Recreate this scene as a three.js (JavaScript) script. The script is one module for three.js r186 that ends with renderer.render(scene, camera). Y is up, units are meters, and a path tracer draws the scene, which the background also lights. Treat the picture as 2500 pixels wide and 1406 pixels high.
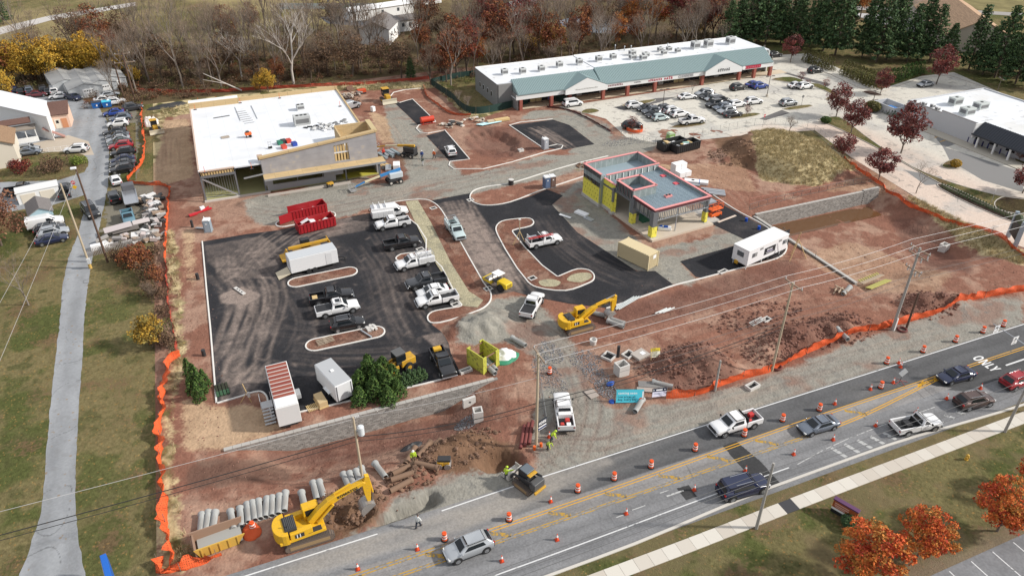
import*as THREE from 'three';
import {mergeGeometries, mergeVertices} from 'three/addons/utils/BufferGeometryUtils.js';
import {RoundedBoxGeometry} from 'three/addons/geometries/RoundedBoxGeometry.js';
import {MarchingCubes} from 'three/addons/objects/MarchingCubes.js';
import {FontLoader} from 'three/addons/loaders/FontLoader.js';
import {TextGeometry} from 'three/addons/geometries/TextGeometry.js';

// World: x runs along the main road (u),-z runs into the site (v),y is up, metres.
// ---------------------------------------------------------------- camera
const scene=new THREE.Scene();
const camera=new THREE.PerspectiveCamera(42.67,1024/575,0.5,4000);
const PITCH=32.5*Math.PI/180,YAW=22.5*Math.PI/180,CAMH=57.5;
camera.position.set(0,CAMH, 0);
camera.lookAt(100*Math.cos(PITCH)*Math.sin(YAW),CAMH - 100*Math.sin(PITCH),-100*Math.cos(PITCH)*Math.cos(YAW));

// ---------------------------------------------------------------- sky, sun, exposure
const renderer=new THREE.WebGLRenderer();
renderer.toneMapping=THREE.LinearToneMapping;
renderer.toneMappingExposure=1.64;
renderer.shadowMap.enabled=true;
{
const W=256,Hh=128,d=new Float32Array(W*Hh*4);
for (let j=0;j < Hh;j++) for (let i=0;i < W;i++) {
const el=(j+0.5)/Hh*Math.PI - Math.PI/2,az=(i+0.5)/W*2*Math.PI;
const x=Math.cos(el)*Math.cos(az),z=Math.cos(el)*Math.sin(az),y=Math.sin(el);
let c=0.5*Math.sin(x*3.1+z*2.3+y*5)*Math.sin(z*4.1 - x*1.7+1)+0.5*Math.sin(x*9+y*7+2)*Math.sin(z*8 - y*6);
const k=0.9+0.1*c, up=Math.max(0,y),o=(j*W+i)*4;
const g=(0.68+0.24*up)*k;
d[o]=0.95*g;d[o+1]=0.99*g;d[o+2]=1.07*g;d[o+3]=1;
}
const t=new THREE.DataTexture(d, W, Hh, THREE.RGBAFormat, THREE.FloatType);
t.mapping=THREE.EquirectangularReflectionMapping;t.magFilter=THREE.LinearFilter;t.needsUpdate=true;
scene.background=t;scene.environment=t;
scene.backgroundIntensity=0.56;scene.environmentIntensity=0.56;
}
const sun=new THREE.DirectionalLight(new THREE.Color(1,0.95,0.88),2.9);
sun.position.set(45+104,72,-110+48);sun.target.position.set(45,0,-110);
sun.castShadow=true;sun.shadow.radius=6;
sun.shadow.mapSize.set(4096,4096);
Object.assign(sun.shadow.camera, {left: -190,right: 190,top: 190,bottom: -190,near: 1,far: 600});
scene.add(sun, sun.target);

// ---------------------------------------------------------------- helpers
let SEED=7;
function reseed(s) {SEED=s >>> 0;}
function rnd() {SEED=(Math.imul(SEED, 1664525)+1013904223) >>> 0;let n=SEED;n=Math.imul(n ^ (n >>> 15),0x2c1b3c6d);n=Math.imul(n ^ (n >>> 12),0x297a2d39);return ((n ^ (n >>> 15)) >>> 0)/4294967296;}
const rr=(a, b)=>a+(b - a)*rnd();
const TAU=Math.PI*2,D2R=Math.PI/180;
const clamp=(x, a=0,b=1)=>Math.max(a, Math.min(b, x));
const sstep=(a, b, x)=>{const t=clamp((x - a)/(b - a));return t*t*(3 - 2*t);};
const mix=(a, b, t)=>a+(b - a)*t;
const NT=new Float32Array(65536);
reseed(11);for (let i=0;i < 65536;i++) NT[i]=rnd();
function vn(x, y) {
const ix=Math.floor(x),iy=Math.floor(y);let fx=x - ix, fy=y - iy;
fx=fx*fx*(3 - 2*fx);fy=fy*fy*(3 - 2*fy);
const x0=ix & 255,x1=(ix+1) & 255,y0=(iy & 255) << 8,y1=((iy+1) & 255) << 8;
const a=NT[y0 | x0],b=NT[y0 | x1],c=NT[y1 | x0],d=NT[y1 | x1];
return a+(b - a)*fx+(c - a)*fy+(a - b - c+d)*fx*fy;
}
function fbm(x, y, o) {let s=0,a=0.5,t=0;for (let i=0;i < o;i++) {s += a*vn(x, y);t += a;x=x*2.03+17.1;y=y*2.03+5.7;a *= 0.5;} return s/t;}
const rgb=(c)=>Array.isArray(c) ? new THREE.Color().setRGB(c[0],c[1],c[2]) : new THREE.Color(c);
const matCache=new Map();
function mat(c, rough=0.7,metal=0,extra) {
const key=JSON.stringify([c, rough, metal, extra]);
if (!matCache.has(key)) {const m=new THREE.MeshStandardMaterial({color: rgb(c),roughness: rough, metalness: metal, ...extra});matCache.set(key, m);}
return matCache.get(key);
}
const GM=(o)=>new THREE.MeshPhysicalMaterial({roughness: 1,specularIntensity: 0.2,...o});  // dry ground: hardly any gloss
function paint(c, rough=0.35,metal=0) {
const key='p'+JSON.stringify([c, rough, metal]);
if (!matCache.has(key)) matCache.set(key, new THREE.MeshPhysicalMaterial({color: rgb(c),roughness: rough, metalness: metal, clearcoat: 0.8,clearcoatRoughness: 0.12}));
return matCache.get(key);
}
function mg(list) {
const out=[];
for (let g of list.flat(Infinity)) {
if (!g) continue;
if (g.index) g=g.toNonIndexed();else g=g.clone();
for (const k of Object.keys(g.attributes)) if (!['position','normal','uv'].includes(k)) g.deleteAttribute(k);
if (!g.attributes.normal) g.computeVertexNormals();
if (!g.attributes.uv) g.setAttribute('uv',new THREE.BufferAttribute(new Float32Array(g.attributes.position.count*2),2));
out.push(g);
}
return out.length === 1 ? out[0] : mergeGeometries(out, false);
}
const bx=(w, h, d, x=0,y=0,z=0)=>new THREE.BoxGeometry(w, h, d).translate(x, y, z);
const rb=(w, h, d, r, x=0,y=0,z=0,s=1)=>new RoundedBoxGeometry(w, h, d, s, Math.min(r, w/2.01,h/2.01,d/2.01)).translate(x, y, z);
const cy=(r0,r1,h, n=12,x=0,y=0,z=0,open=false)=>new THREE.CylinderGeometry(r1,r0,h, n, 1,open).translate(x, y, z);
const cyx=(r, len, n=12,x=0,y=0,z=0)=>new THREE.CylinderGeometry(r, r, len, n).rotateZ(Math.PI/2).translate(x, y, z);
const cyz=(r, len, n=12,x=0,y=0,z=0)=>new THREE.CylinderGeometry(r, r, len, n).rotateX(Math.PI/2).translate(x, y, z);
const V=(a)=>a.isVector3 ? a : new THREE.Vector3(a[0],a[1],a[2]);
function bar(a, b, r0,r1=r0,n=6) {
a=V(a);b=V(b);const d=b.clone().sub(a),L=d.length();
const g=new THREE.CylinderGeometry(r1,r0,L, n, 1).translate(0,L/2,0);
return g.applyQuaternion(new THREE.Quaternion().setFromUnitVectors(new THREE.Vector3(0,1,0),d.normalize())).translate(a.x, a.y, a.z);
}
function beam(a, b, w, h) {           // square section bar between two points
a=V(a);b=V(b);const d=b.clone().sub(a),L=d.length();d.normalize();
const g=new THREE.BoxGeometry(L, h, w).translate(L/2,0,0),yaw=Math.atan2(-d.z, d.x),pit=Math.asin(clamp(d.y, -1,1));
return g.rotateZ(pit).rotateY(yaw).translate(a.x, a.y, a.z);
}
function ext(pts, depth, bevel=0) {  // extrude a profile in x-y, centred on z
const s=new THREE.Shape(pts.map(p=>new THREE.Vector2(p[0],p[1])));
const g=new THREE.ExtrudeGeometry(s, {depth: depth - 2*bevel, bevelEnabled: bevel > 0,bevelThickness: bevel, bevelSize: bevel, bevelOffset: -bevel, bevelSegments: 1,curveSegments: 6});
return g.translate(0,0,-(depth - 2*bevel)/2);
}
const used=new Map();
function numbered(n) {const k=used.get(n) || 0;used.set(n, k+1);return k ? n+'_'+String(k).padStart(3,'0') : n;}
function tag(o, label, category, group, kind) {
if (label) o.userData.label=label;if (category) o.userData.category=category;
if (group) o.userData.group=group;if (kind) o.userData.kind=kind;return o;
}
function mesh(name, geos, material, parent) {
const m=new THREE.Mesh(Array.isArray(geos) ? mg(geos) : geos, material);
m.name=parent ? name : numbered(name);m.castShadow=m.receiveShadow=true;
(parent || scene).add(m);return m;
}
const part=(parent, name, geos, material)=>mesh(name, geos, material, parent);
function thing(name, label, category, [u, v],y=0,deg=0,group) {
const o=new THREE.Group();o.name=numbered(name);scene.add(o);
o.position.set(u, y, -v);o.rotation.y=deg*D2R;return tag(o, label, category, group);
}
function solo(name, label, category, geos, material, [u, v]=[0,0],y=0,deg=0,group) {
const m=mesh(name, geos, material);m.position.set(u, y, -v);m.rotation.y=deg*D2R;return tag(m, label, category, group);
}
function copy(src, label, [u, v],y, deg, group, name) {
const o=src.clone();o.name=numbered((name || src.name).replace(/_\d{3}$/, ''));scene.add(o);
o.userData={...src.userData};o.position.set(u, y, -v);o.rotation.y=deg*D2R;return tag(o, label, null, group);
}
const heading=([a, b])=>({c: [(a[0]+b[0])/2,(a[1]+b[1])/2],deg: Math.atan2(a[1] - b[1],a[0] - b[0])/D2R, len: Math.hypot(a[0] - b[0],a[1] - b[1])});
function structure(name, geo, material) {const m=mesh(name, geo, material);m.userData.kind='structure';return m;}
function canvasTex(w, h, draw) {
const c=document.createElement('canvas');c.width=w;c.height=h;const g=c.getContext('2d');draw(g, w, h);
const t=new THREE.CanvasTexture(c);t.colorSpace=THREE.SRGBColorSpace;return t;
}
const font=await new FontLoader().loadAsync('fonts/droid/droid_sans_bold.typeface.json');
function text(str, size, depth=0.02) {
const g=new TextGeometry(str, {font, size, depth, curveSegments: 3,bevelEnabled: false});g.computeBoundingBox();
const b=g.boundingBox;return g.translate(-(b.min.x+b.max.x)/2,-(b.min.y+b.max.y)/2,0);
}

// ================================================================ ground
const SU0=-13.5,SU1=116,SV0=48.6,SV1=192;
const inPoly=(p, x, y)=>{let c=false;for (let i=0,j=p.length - 1;i < p.length;j=i++) if ((p[i][1] > y) !== (p[j][1] > y) && x < (p[j][0] - p[i][0])*(y - p[i][1])/(p[j][1] - p[i][1])+p[i][0]) c=!c;return c;};
class Mask {                                    // painted plan of one kind of matter over the site, sampled in metres
constructor(u0,u1,v0,v1,res) {Object.assign(this, {u0,v0,res});this.w=Math.ceil((u1 - u0)*res);this.h=Math.ceil((v1 - v0)*res);this.c=document.createElement('canvas');this.c.width=this.w;this.c.height=this.h;this.g=this.c.getContext('2d');this.g.fillStyle='#000';this.g.fillRect(0,0,this.w, this.h);this.g.lineCap=this.g.lineJoin='round';}
path(p) {const g=this.g;g.beginPath();p.forEach((q, i)=>{const x=(q[0] - this.u0)*this.res, y=(q[1] - this.v0)*this.res;i ? g.lineTo(x, y) : g.moveTo(x, y);});}
fill(p, a=1) {this.path(p);this.g.closePath();this.g.fillStyle=`rgba(255,255,255,${a})`;this.g.fill();return this;}
erase(p) {this.path(p);this.g.closePath();this.g.fillStyle='#000';this.g.fill();return this;}
stroke(p, w, a=1) {this.path(p);this.g.lineWidth=w*this.res;this.g.strokeStyle=`rgba(255,255,255,${a})`;this.g.stroke();return this;}
tracks(p, spread, n, a, w=0.12) {           // many tyre marks following one line
const pts=new THREE.CatmullRomCurve3(p.map(q=>new THREE.Vector3(q[0],0,q[1]))).getPoints(p.length*8);
for (let k=0;k < n;k++) {
const off=rr(-spread, spread),wob=rr(0,9),s=rr(0,0.35),e=rr(0.65,1);
for (const side of [-0.85,0.85]) {
const q=[];for (let i=Math.floor(s*pts.length);i < e*pts.length;i++) {const A=pts[Math.max(0,i - 1)],B=pts[Math.min(pts.length - 1,i+1)];let dx=B.x - A.x, dz=B.z - A.z;const L=Math.hypot(dx, dz) || 1;const o=off+side+0.5*Math.sin(i*0.13+wob);q.push([pts[i].x - dz/L*o, pts[i].z+dx/L*o]);}
if (q.length > 2) this.stroke(q, w*rr(0.6,2),a*rr(0.4,1));
}
}
return this;
}
bake(blur) {
const src=this.g.getImageData(0,0,this.w, this.h).data, n=this.w*this.h;let a=new Float32Array(n);for (let i=0;i < n;i++) a[i]=src[i*4]/255;
const r=Math.round(blur*this.res);
if (r > 0) for (let pass=0;pass < 2;pass++) {
const b=new Float32Array(n),k=1/(2*r+1);
for (let y=0;y < this.h;y++) {let s=0;for (let x=-r;x <= r;x++) s += a[y*this.w+clamp(x, 0,this.w - 1)];for (let x=0;x < this.w;x++) {b[y*this.w+x]=s*k;s += a[y*this.w+Math.min(this.w - 1,x+r+1)] - a[y*this.w+Math.max(0,x - r)];}}
for (let x=0;x < this.w;x++) {let s=0;for (let y=-r;y <= r;y++) s += b[clamp(y, 0,this.h - 1)*this.w+x];for (let y=0;y < this.h;y++) {a[y*this.w+x]=s*k;s += b[Math.min(this.h - 1,y+r+1)*this.w+x] - b[Math.max(0,y - r)*this.w+x];}}
}
this.a=a;this.c=this.g=null;return this;
}
at(u, v) {const x=clamp((u - this.u0)*this.res, 0,this.w - 1.01),y=clamp((v - this.v0)*this.res, 0,this.h - 1.01),ix=x | 0,iy=y | 0,fx=x - ix, fy=y - iy, o=iy*this.w+ix, A=this.a;return (A[o]*(1 - fx)+A[o+1]*fx)*(1 - fy)+(A[o+this.w]*(1 - fx)+A[o+this.w+1]*fx)*fy;}
}
const siteMask=()=>new Mask(SU0,SU1,SV0,SV1,6);
// ---- paved outlines (metres)
const LOT=[[-6.3,115.3],[-6.5,100.7],[-6.6,89.7],[-6.9,73.5],[-4,73.6],[-2.4,73.8],[-1.5,73],[-1.3,71.1],[-1.2,68.3],[6.9,67.9],[16.5,67.5],[21.2,67.6],[21.4,72.1],[22.1,75.8],[21,79.1],[25.8,80],[26.9,81.4],[27.4,116.2],[21.2,115],[15.1,114.7],[11.1,115],[5.6,114.6],[0.5,115.2]];
const AISLE=[[32.1,115.7],[39.8,115.9],[39,112.9],[40.3,110.5],[43.8,109.6],[49.8,110.6],[53.4,112.1],[54.9,108.5],[51.5,105.9],[51,94.9],[52.2,88.6],[53.7,80.5],[56.3,79.5],[56.7,75.1],[44.7,73.6],[40.4,76.5],[35.9,80.6],[34.4,82.4],[30.8,82.7],[31.5,86.2],[32.1,113.1]];
const PADS=[AISLE, [[61.4,80.5],[72.7,81.4],[84.1,82.4],[80.1,78.1],[76.6,75.8],[68.2,75.4],[61.7,75.2],[61,75.7]],[[79.3,98],[79.5,93.4],[81.4,81.2],[76.2,80.8],[74.9,82.7],[73.3,88.8],[73.5,92.5]],[[40.1,170.4],[44.7,171.2],[45.6,155.5],[41,153.7]],[[40.8,146.7],[45.4,148],[45.1,131],[41,131.4]],[[59.7,145.7],[70.2,145.3],[72.1,140.8],[71.9,128.5],[64.7,128.1],[60.9,131.1]]];
// ---- matter
const mGravel=siteMask(),mTan=siteMask(),mDark=siteMask(),mBrown=siteMask(),mGrass=siteMask(),mFlat=siteMask(),mTrack=new Mask(SU0,SU1,SV0,SV1,10),mDust=new Mask(SU0,SU1,SV0,SV1,9),mMud=siteMask();
for (const p of [[[37.3,169.3],[40.5,170.6],[41,153.7],[40.9,145.7],[41,131.4],[41.7,124.4],[30.6,123.5],[32.6,133.5],[33.9,149.8]],[[72.9,121.8],[68.7,117.5],[39.9,115.8],[33,115.9],[26,117.9],[21.3,117],[15.9,115.2],[6.6,116.4],[2.2,118.7],[1.1,128.6],[6.3,130.1],[23.5,126.4],[31.2,125.7],[38.5,125.7],[41.9,123.7],[59.9,127.2]],[[68.6,153.2],[77.5,149.5],[80.3,138.8],[76.9,128.2],[71.9,128.5],[72.1,140.8],[70.2,145.3],[63.4,148.2]],[[71.8,130.3],[80.7,130.5],[84.7,123.7],[81,120.8],[72.2,120.5],[64.3,127.3]],[[50.7,106.3],[62.2,114.5],[59.6,107.1],[58.6,85.6],[70.5,85],[75.2,89.3],[75.5,81.4],[61.2,80.3],[60.9,74],[56.6,75],[56.2,79.3],[53.6,80.3],[52.1,88.5],[50.7,95.9]],[[24.5,77.9],[30.3,81.4],[36.1,81.1],[36.9,75.9],[37.1,68.6],[34.9,59.7],[35.1,54.1],[29,50.4],[24.1,49.2],[24.7,54.9],[31.4,64.5],[29.5,71.3],[22.5,73.7]],[[24.6,50.3],[34.6,55.1],[42.3,53.3],[46.4,52.7],[56.2,53.1],[64.3,53.6],[76.4,54.7],[92.6,55],[101.9,54],[94.1,48],[53.6,48.4],[32.1,48.7],[20.9,48.4]],[[5,48.9],[9.4,52],[17,52.3],[20.5,50.7],[20.9,48.4],[13.5,48.4],[9.3,48.3]],[[-6,48.7],[-0.1,48.5],[5.4,49],[9.7,48.3],[-4.7,47.5]],[[13.8,130.9],[24.5,130.5],[23.4,125.9],[8.8,127.2]]]) mGravel.fill(p);
for (const p of [[[-17.1,179.2],[-5.8,178],[-6.4,143.2],[-11.6,141],[-16.9,144.2]],[[-10.7,77],[-7.3,73.2],[-2,71],[0.1,65.8],[-6.7,65.4],[-10.6,66.8]],[[81.6,77.5],[94.1,79.1],[97.1,72.5],[97.1,61.6],[89.6,58.6],[81.1,63.9],[80.1,71.2]],[[78.1,114.7],[94.5,107.9],[88.3,96.1],[83.1,100.2]],[[39.7,155.7],[32.2,129.3],[31.3,148.3],[33.1,167.3]],[[98.6,91.9],[119.9,97.3],[120.4,90.8],[112.1,87.8]],[[-9.1,121],[-7.5,120.4],[-8,101.4],[-8.9,99.4]]]) mTan.fill(p);
for (const p of [[[44.4,73],[77.9,75],[78.6,73.1],[72.7,68],[59.8,68.1],[49,67.7],[38.3,71.1]],[[51.5,148],[60.7,144.2],[60.3,130.1],[54.7,127.7],[47.9,130.6],[46.6,139.5]],[[-3.5,65.5],[22.6,63.6],[23,61.8],[21.4,59.1],[8.1,60.7],[-2.1,62.6]],[[107.1,82.9],[109.1,78.6],[104.1,65.3],[98.6,59.7],[98.1,62.4],[101.2,73.8]],[[42.8,61.6],[51.4,61.7],[53.2,55.5],[49.9,51.9],[42.7,55.7]],[[59.7,57.4],[70.1,60],[72.4,55],[60.8,53.3]],[[84.1,58.6],[90.1,58.4],[90.3,53.8],[80.9,53.5]],[[30.7,146],[37.7,145.7],[34,124.5],[28.1,125.9]]]) mDark.fill(p);
for (const p of [[[12.4,57.9],[20.3,57.4],[23.6,52.3],[20.9,50.5],[14.8,52.4]],[[-2.6,52.3],[2.4,54],[6.7,54.6],[8,51.2],[5.4,49],[-0.8,48.7]],[[97.1,122.4],[104.4,120.7],[94.2,103.7],[91.5,109.1]]]) mBrown.fill(p);
for (const p of [[[-11.9,122.2],[-10.3,121.5],[-9.9,102.2],[-10,85.3],[-11.4,74.2],[-11.6,61],[-11,53.7],[-9.4,51.1],[-12.9,50.9],[-13.3,56.2],[-12.5,74.6],[-11,91.6]],[[108.4,123.8],[123.4,119.6],[113.6,98.2],[100.5,94],[92.5,100.3],[99.7,112.6]],[[53.4,182.9],[66.7,185.2],[67.9,157.6],[54,152.1],[52.5,159.3]],[[112.7,98.6],[113.5,62.8],[108.9,59.2],[107.6,65.3],[112.4,86.2]],[[-16,197.3],[-4.4,192.5],[-4.9,181.5],[-11.1,179.6],[-13,152.4],[-15.5,145]],[[-4.2,197.6],[30.4,192.4],[53.9,182.7],[52.3,177.8],[28.9,184.9],[-4.5,189.9]],[[65.7,118.7],[69.6,119.3],[66.7,117.2],[59.9,117.9]]]) mGrass.fill(p);
// dug and wet ground
for (const p of [[[38.2,61.7],[40.7,58.1],[36.4,53.6],[35.5,57.8]],[[-11.1,65],[-0.4,62.5],[-0,59.2],[-10.4,60.5]]]) mMud.fill(p);
for (const p of [LOT, ...PADS]) mFlat.fill(p);
mFlat.fill([[-3.2,199],[31,190.3],[31.9,150.7],[27.1,131.5],[6.1,129.2],[-5.7,129.6]]).fill([[59.9,111.8],[80.3,118.3],[80.4,97.6],[72,85.9],[59.9,86.5]]);
mFlat.fill([[56,149],[116,118],[116,192],[56,192]]).stroke([[SU0,SV0],[SU0,SV1]],3).stroke([[SU0,SV1],[SU1,SV1]],3).stroke([[SU1,SV0],[SU1,SV1]],3).stroke([[SU0,SV0],[SU1,SV0]],0.5);
reseed(5);
mTrack.tracks([[-10,61.5],[-0.6,60.7],[10.1,59.5],[19.7,59.8]],3.5,12,0.6).tracks([[27.6,49.6],[32.8,55.8],[35.2,64.8],[33.3,73.2],[30.2,80.3]],3,16,0.6).tracks([[28.2,50.7],[41.2,50.9],[55.8,51.1],[89.8,50.8]],1.5,10,0.5).tracks([[37.6,63.8],[54.6,66.4],[71.7,66],[85.2,60.4],[104.9,59.6]],4,16,0.6).tracks([[-5.1,129.3],[7.6,119],[21.6,118.3],[37.7,121],[64.1,122.7]],3,18,0.5).tracks([[31.2,125.7],[33.7,147.3],[33.1,167.3]],4,12,0.6).tracks([[70.6,117.8],[81.8,113.1],[85.9,99],[83.6,89.1]],4,14,0.6).tracks([[-11.5,147.5],[-11.2,168.6],[-8.4,181.5]],3,10,0.6).tracks([[27.1,48.6],[26.2,52.8],[30.2,56.9]],3,10,0.7).tracks([[96,84],[93.6,72.5],[98.4,64.9],[106.4,64.3]],3,10,0.4).tracks([[23,50.9],[27.1,52.5],[31.6,50.6],[38.2,50.3]],2.5,12,0.6);
function treads(p, q, w, n) {const dx=q[0] - p[0],dy=q[1] - p[1],L=Math.hypot(dx, dy),nx=-dy/L, ny=dx/L;for (let k=0;k < n;k++) {const off=rr(-w, w);for (const s of [-1.1,1.1]) for (let d=rr(0,3);d < L - rr(0,4);d += 0.26) {const c=[p[0]+dx*d/L+nx*(off+s),p[1]+dy*d/L+ny*(off+s)];mTrack.stroke([[c[0] - nx*0.26,c[1] - ny*0.26],[c[0]+nx*0.26,c[1]+ny*0.26]],0.1,0.5);}}}   // crawler tread prints
treads([-10,60.9],[21.5,60.5],3.4,5);treads([38.4,65.3],[77.5,64.2],3,4);treads([27.4,49.1],[36.3,62.5],1.5,2);treads([70.6,117.8],[85.8,95.3],3,3);treads([36.3,157.1],[32.4,127.2],2,2);treads([84.6,76.2],[97.4,64],4,3);treads([-11.9,147.6],[-11.1,176.7],1.6,2);
// dust dragged over the new asphalt by tyres
mDust.tracks([[-2.7,106.8],[-0.3,95.8],[-2.4,86],[-4.6,77.7]],3.5,22,0.35,0.2).tracks([[1.9,104.9],[10.7,112.8],[20.5,113.6]],3,18,0.3,0.2).tracks([[6.5,111.5],[2.2,97.2],[2.9,85.8],[-1.2,78]],4,14,0.16).tracks([[18.2,109.7],[19.6,96.2],[19.2,83.3],[19.8,73.9]],3.5,24,0.2).tracks([[36.2,114],[35.2,102.7],[35,91.2],[34.4,81.4]],2.2,44,0.36,0.25).tracks([[-5.4,73.2],[-4.2,76.7],[-1.9,80.1]],2,12,0.4,0.3).tracks([[49,103.5],[47.8,94.4],[49,85.4],[52.3,77.6]],2,14,0.13).tracks([[64,142.8],[65.3,136.9],[66.5,127.5]],2,14,0.35,0.25).tracks([[2.1,80.3],[6.8,77.4],[14.2,75.3],[20,74.7]],3,12,0.14).tracks([[-3.7,109.9],[-3.1,101.8],[2.5,110.2],[6.9,114.4]],3,10,0.4).tracks([[0.1,89],[5.9,84.5],[19.8,89.9],[23.3,107.6]],3,10,0.14);
mDust.fill([[-5.9,113.7],[2.9,113.7],[5.8,106],[2.5,99.5],[-3.1,101.8],[-5.9,108.1]],0.25).fill([[-4.9,97.7],[-1.7,98.7],[0.8,95.3],[-1.6,93.5],[-4.8,95.4]],0.8).fill([[38.3,111.4],[34.9,106],[34,82.2],[35.5,81],[36.4,99.1]],0.3).fill([[35.5,114.3],[32.3,113.9],[31.1,82.8],[33.8,81.7]],0.2).fill([[-5.5,81.6],[-2.6,83.2],[-3.5,74],[-6.3,73.2]],0.3).fill([[19.1,77.1],[21.9,76.9],[21.7,73.1],[19.9,74.3]],0.5).fill([[12.4,114.5],[20.9,115.1],[19.5,109.2],[12.7,108.9]],0.3);
for (let i=0;i < 160;i++) {const u=rr(-4,28),v=rr(64,106);mDust.stroke([[u, v],[u+rr(-0.8,0.8),v+rr(-0.8,0.8)]],rr(0.1,0.5),rr(0.1,0.4));}
for (const m of [mGravel, mTan, mGrass]) m.bake(0.8);
for (const m of [mDark, mBrown, mMud]) m.bake(1.2);
mFlat.bake(0.6);mTrack.bake(0.05);mDust.bake(0.08);
// ---- relief
const MOUNDS=[[[48.7,58.7],5.2,3.4,2.1],[[44.3,59.2],3,2.6,1],[[51.1,56],3,2.2,1.1],[[64.9,58.1],6,2.6,1.7],[[71.8,57.3],4,2.8,1.6],[[59.1,56.7],3.5,2,1],[[86.3,57.1],4.5,2.6,1.8],[[90.5,55.9],3,2,1.1],[[27.4,76.2],4.6,3.6,1.5],[[23.2,75.9],3.4,2.6,0.7],[[68.3,146.7],2.3,2.3,1.5],[[70.6,138.7],3.4,2,0.8],[[17.2,56.6],3.6,2.2,1.3],[[14.1,55.9],2.4,1.6,0.8],[[11.5,53.8],2,1.3,0.8],[[2.9,53.5],2.6,1.5,0.8],[[6.6,53.4],1.6,1,0.6],[[38.1,58.4],1.8,1.6,0.6],[[29,175.4],3,2.4,1],[[1.6,126.6],2,1.6,0.7],[[94.2,111.4],5,4.5,1.3],[[67.7,119],2.4,1.2,0.7],[[55.2,131],2,1.6,0.6]];
function siteH(u, v) {
if (u <= SU0 || u >= SU1 || v <= SV0 || v >= SV1) return 0;
const flat=mFlat.at(u, v),loose=1 - sstep(0.02,0.5,flat);
let h=0;
if (loose > 0) {
h += ((fbm(u*0.35,v*0.35,4) - 0.5)*0.4+(vn(u*1.7,v*1.7) - 0.5)*0.1)*(0.5+mDark.at(u, v)+mBrown.at(u, v))*(1 - 0.6*mGravel.at(u, v));
h -= mTrack.at(u, v)*0.05;
for (const [[a, b],ru, rv, H] of MOUNDS) {const d2=((u - a)/ru) ** 2+((v - b)/rv) ** 2;if (d2 < 2.2) {const n=fbm(u*0.9+a, v*0.9,3);const k=clamp(1.15 - Math.sqrt(d2)+(n - 0.5)*0.6);h += H*k*k*(1.9 - 0.9*k);}}
// grass-topped spoil heap with a dug face
{const n=fbm(u*0.25,v*0.25,3) - 0.5,du=(u - 104)/9.6,dv=(v - 107.5)/12.5,d=Math.sqrt(Math.pow(Math.abs(du),3)+Math.pow(Math.abs(dv),3))+n*0.22;const k=1 - sstep(0.55,1.08,d);h += 2.35*k*(1+0.35*n) ;}
// dip below the retaining wall
{const pu=sstep(-7,1.5,u)*(1 - sstep(17,25.5,u));if (v < 65.12) h -= 2.5*pu*sstep(55,62.5,v);}
// detention basin
{const k=Math.min(sstep(81.4,81.9,u),1 - sstep(88.4,88.9,v),1 - sstep(103.5+(v - 67)*0.16,111+(v - 67)*0.08,u+(fbm(v*0.3,u*0.3,2) - 0.5)*3),sstep(61,69,v+(fbm(u*0.2,v*0.2,2) - 0.5)*3));h -= 2.5*k;}
// excavated trench, pit and back-lot hollow
const [tA, tB]=[[5.6,49.2],[13,50.3]];{const dx=tB[0] - tA[0],dy=tB[1] - tA[1],L=Math.hypot(dx, dy),t=((u - tA[0])*dx+(v - tA[1])*dy)/(L*L),s=Math.abs((u - tA[0])*dy - (v - tA[1])*dx)/L;if (t > -0.1 && t < 1.1) h -= 1.5*(1 - sstep(0.45,0.9,s+(fbm(u*2,v*2,2) - 0.5)*0.4))*sstep(-0.05,0.15,t)*(1 - sstep(0.9,1.0,t));}
{const p=[20.5,52.3];const d=Math.hypot((u - p[0])/2.6,(v - p[1])/1.7)+(fbm(u, v, 2) - 0.5)*0.4;h -= 1.9*(1 - sstep(0.5,1.05,d));}
{const p=[4.2,50.9];const d=Math.hypot((u - p[0])/2.6,(v - p[1])/1.2)+(fbm(u, v, 2) - 0.5)*0.4;h -= 0.9*(1 - sstep(0.5,1.05,d));}
{const p=[53,138.1];const d=Math.hypot((u - p[0])/5,(v - p[1])/8)+(fbm(u*0.6,v*0.6,2) - 0.5)*0.4;h -= 1.3*(1 - sstep(0.6,1.0,d));}
h *= loose;
}
const edge=Math.min(u - SU0,SU1 - u, v - SV0,SV1 - v);return h*sstep(0,0.7,edge);
}
const GH=(p)=>siteH(p[0],p[1]);
// ---- textures
function groundTex(u0,u1,v0,v1,W, Hh, fn, rep) {
const d=new Uint8Array(W*Hh*4),o=[0,0,0];
const LUT=new Uint8Array(4097);for (let i=0;i <= 4096;i++) {const c=i/4096;LUT[i]=Math.round(255*(c <= 0.0031308 ? 12.92*c : 1.055*Math.pow(c, 1/2.4) - 0.055));}
for (let j=0;j < Hh;j++) {const v=v0+(v1 - v0)*(j+0.5)/Hh;for (let i=0;i < W;i++) {fn(u0+(u1 - u0)*(i+0.5)/W, v, o);const k=(j*W+i)*4;d[k]=LUT[clamp(o[0])*4096 | 0];d[k+1]=LUT[clamp(o[1])*4096 | 0];d[k+2]=LUT[clamp(o[2])*4096 | 0];d[k+3]=255;}}
const t=new THREE.DataTexture(d, W, Hh, THREE.RGBAFormat);t.colorSpace=THREE.SRGBColorSpace;t.magFilter=THREE.LinearFilter;t.minFilter=THREE.LinearMipmapLinearFilter;t.generateMipmaps=true;t.wrapS=t.wrapT=rep ? THREE.RepeatWrapping : THREE.ClampToEdgeWrapping;t.needsUpdate=true;return t;
}
const lerp3=(o, c, t)=>{o[0] += (c[0] - o[0])*t;o[1] += (c[1] - o[1])*t;o[2] += (c[2] - o[2])*t;};
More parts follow.
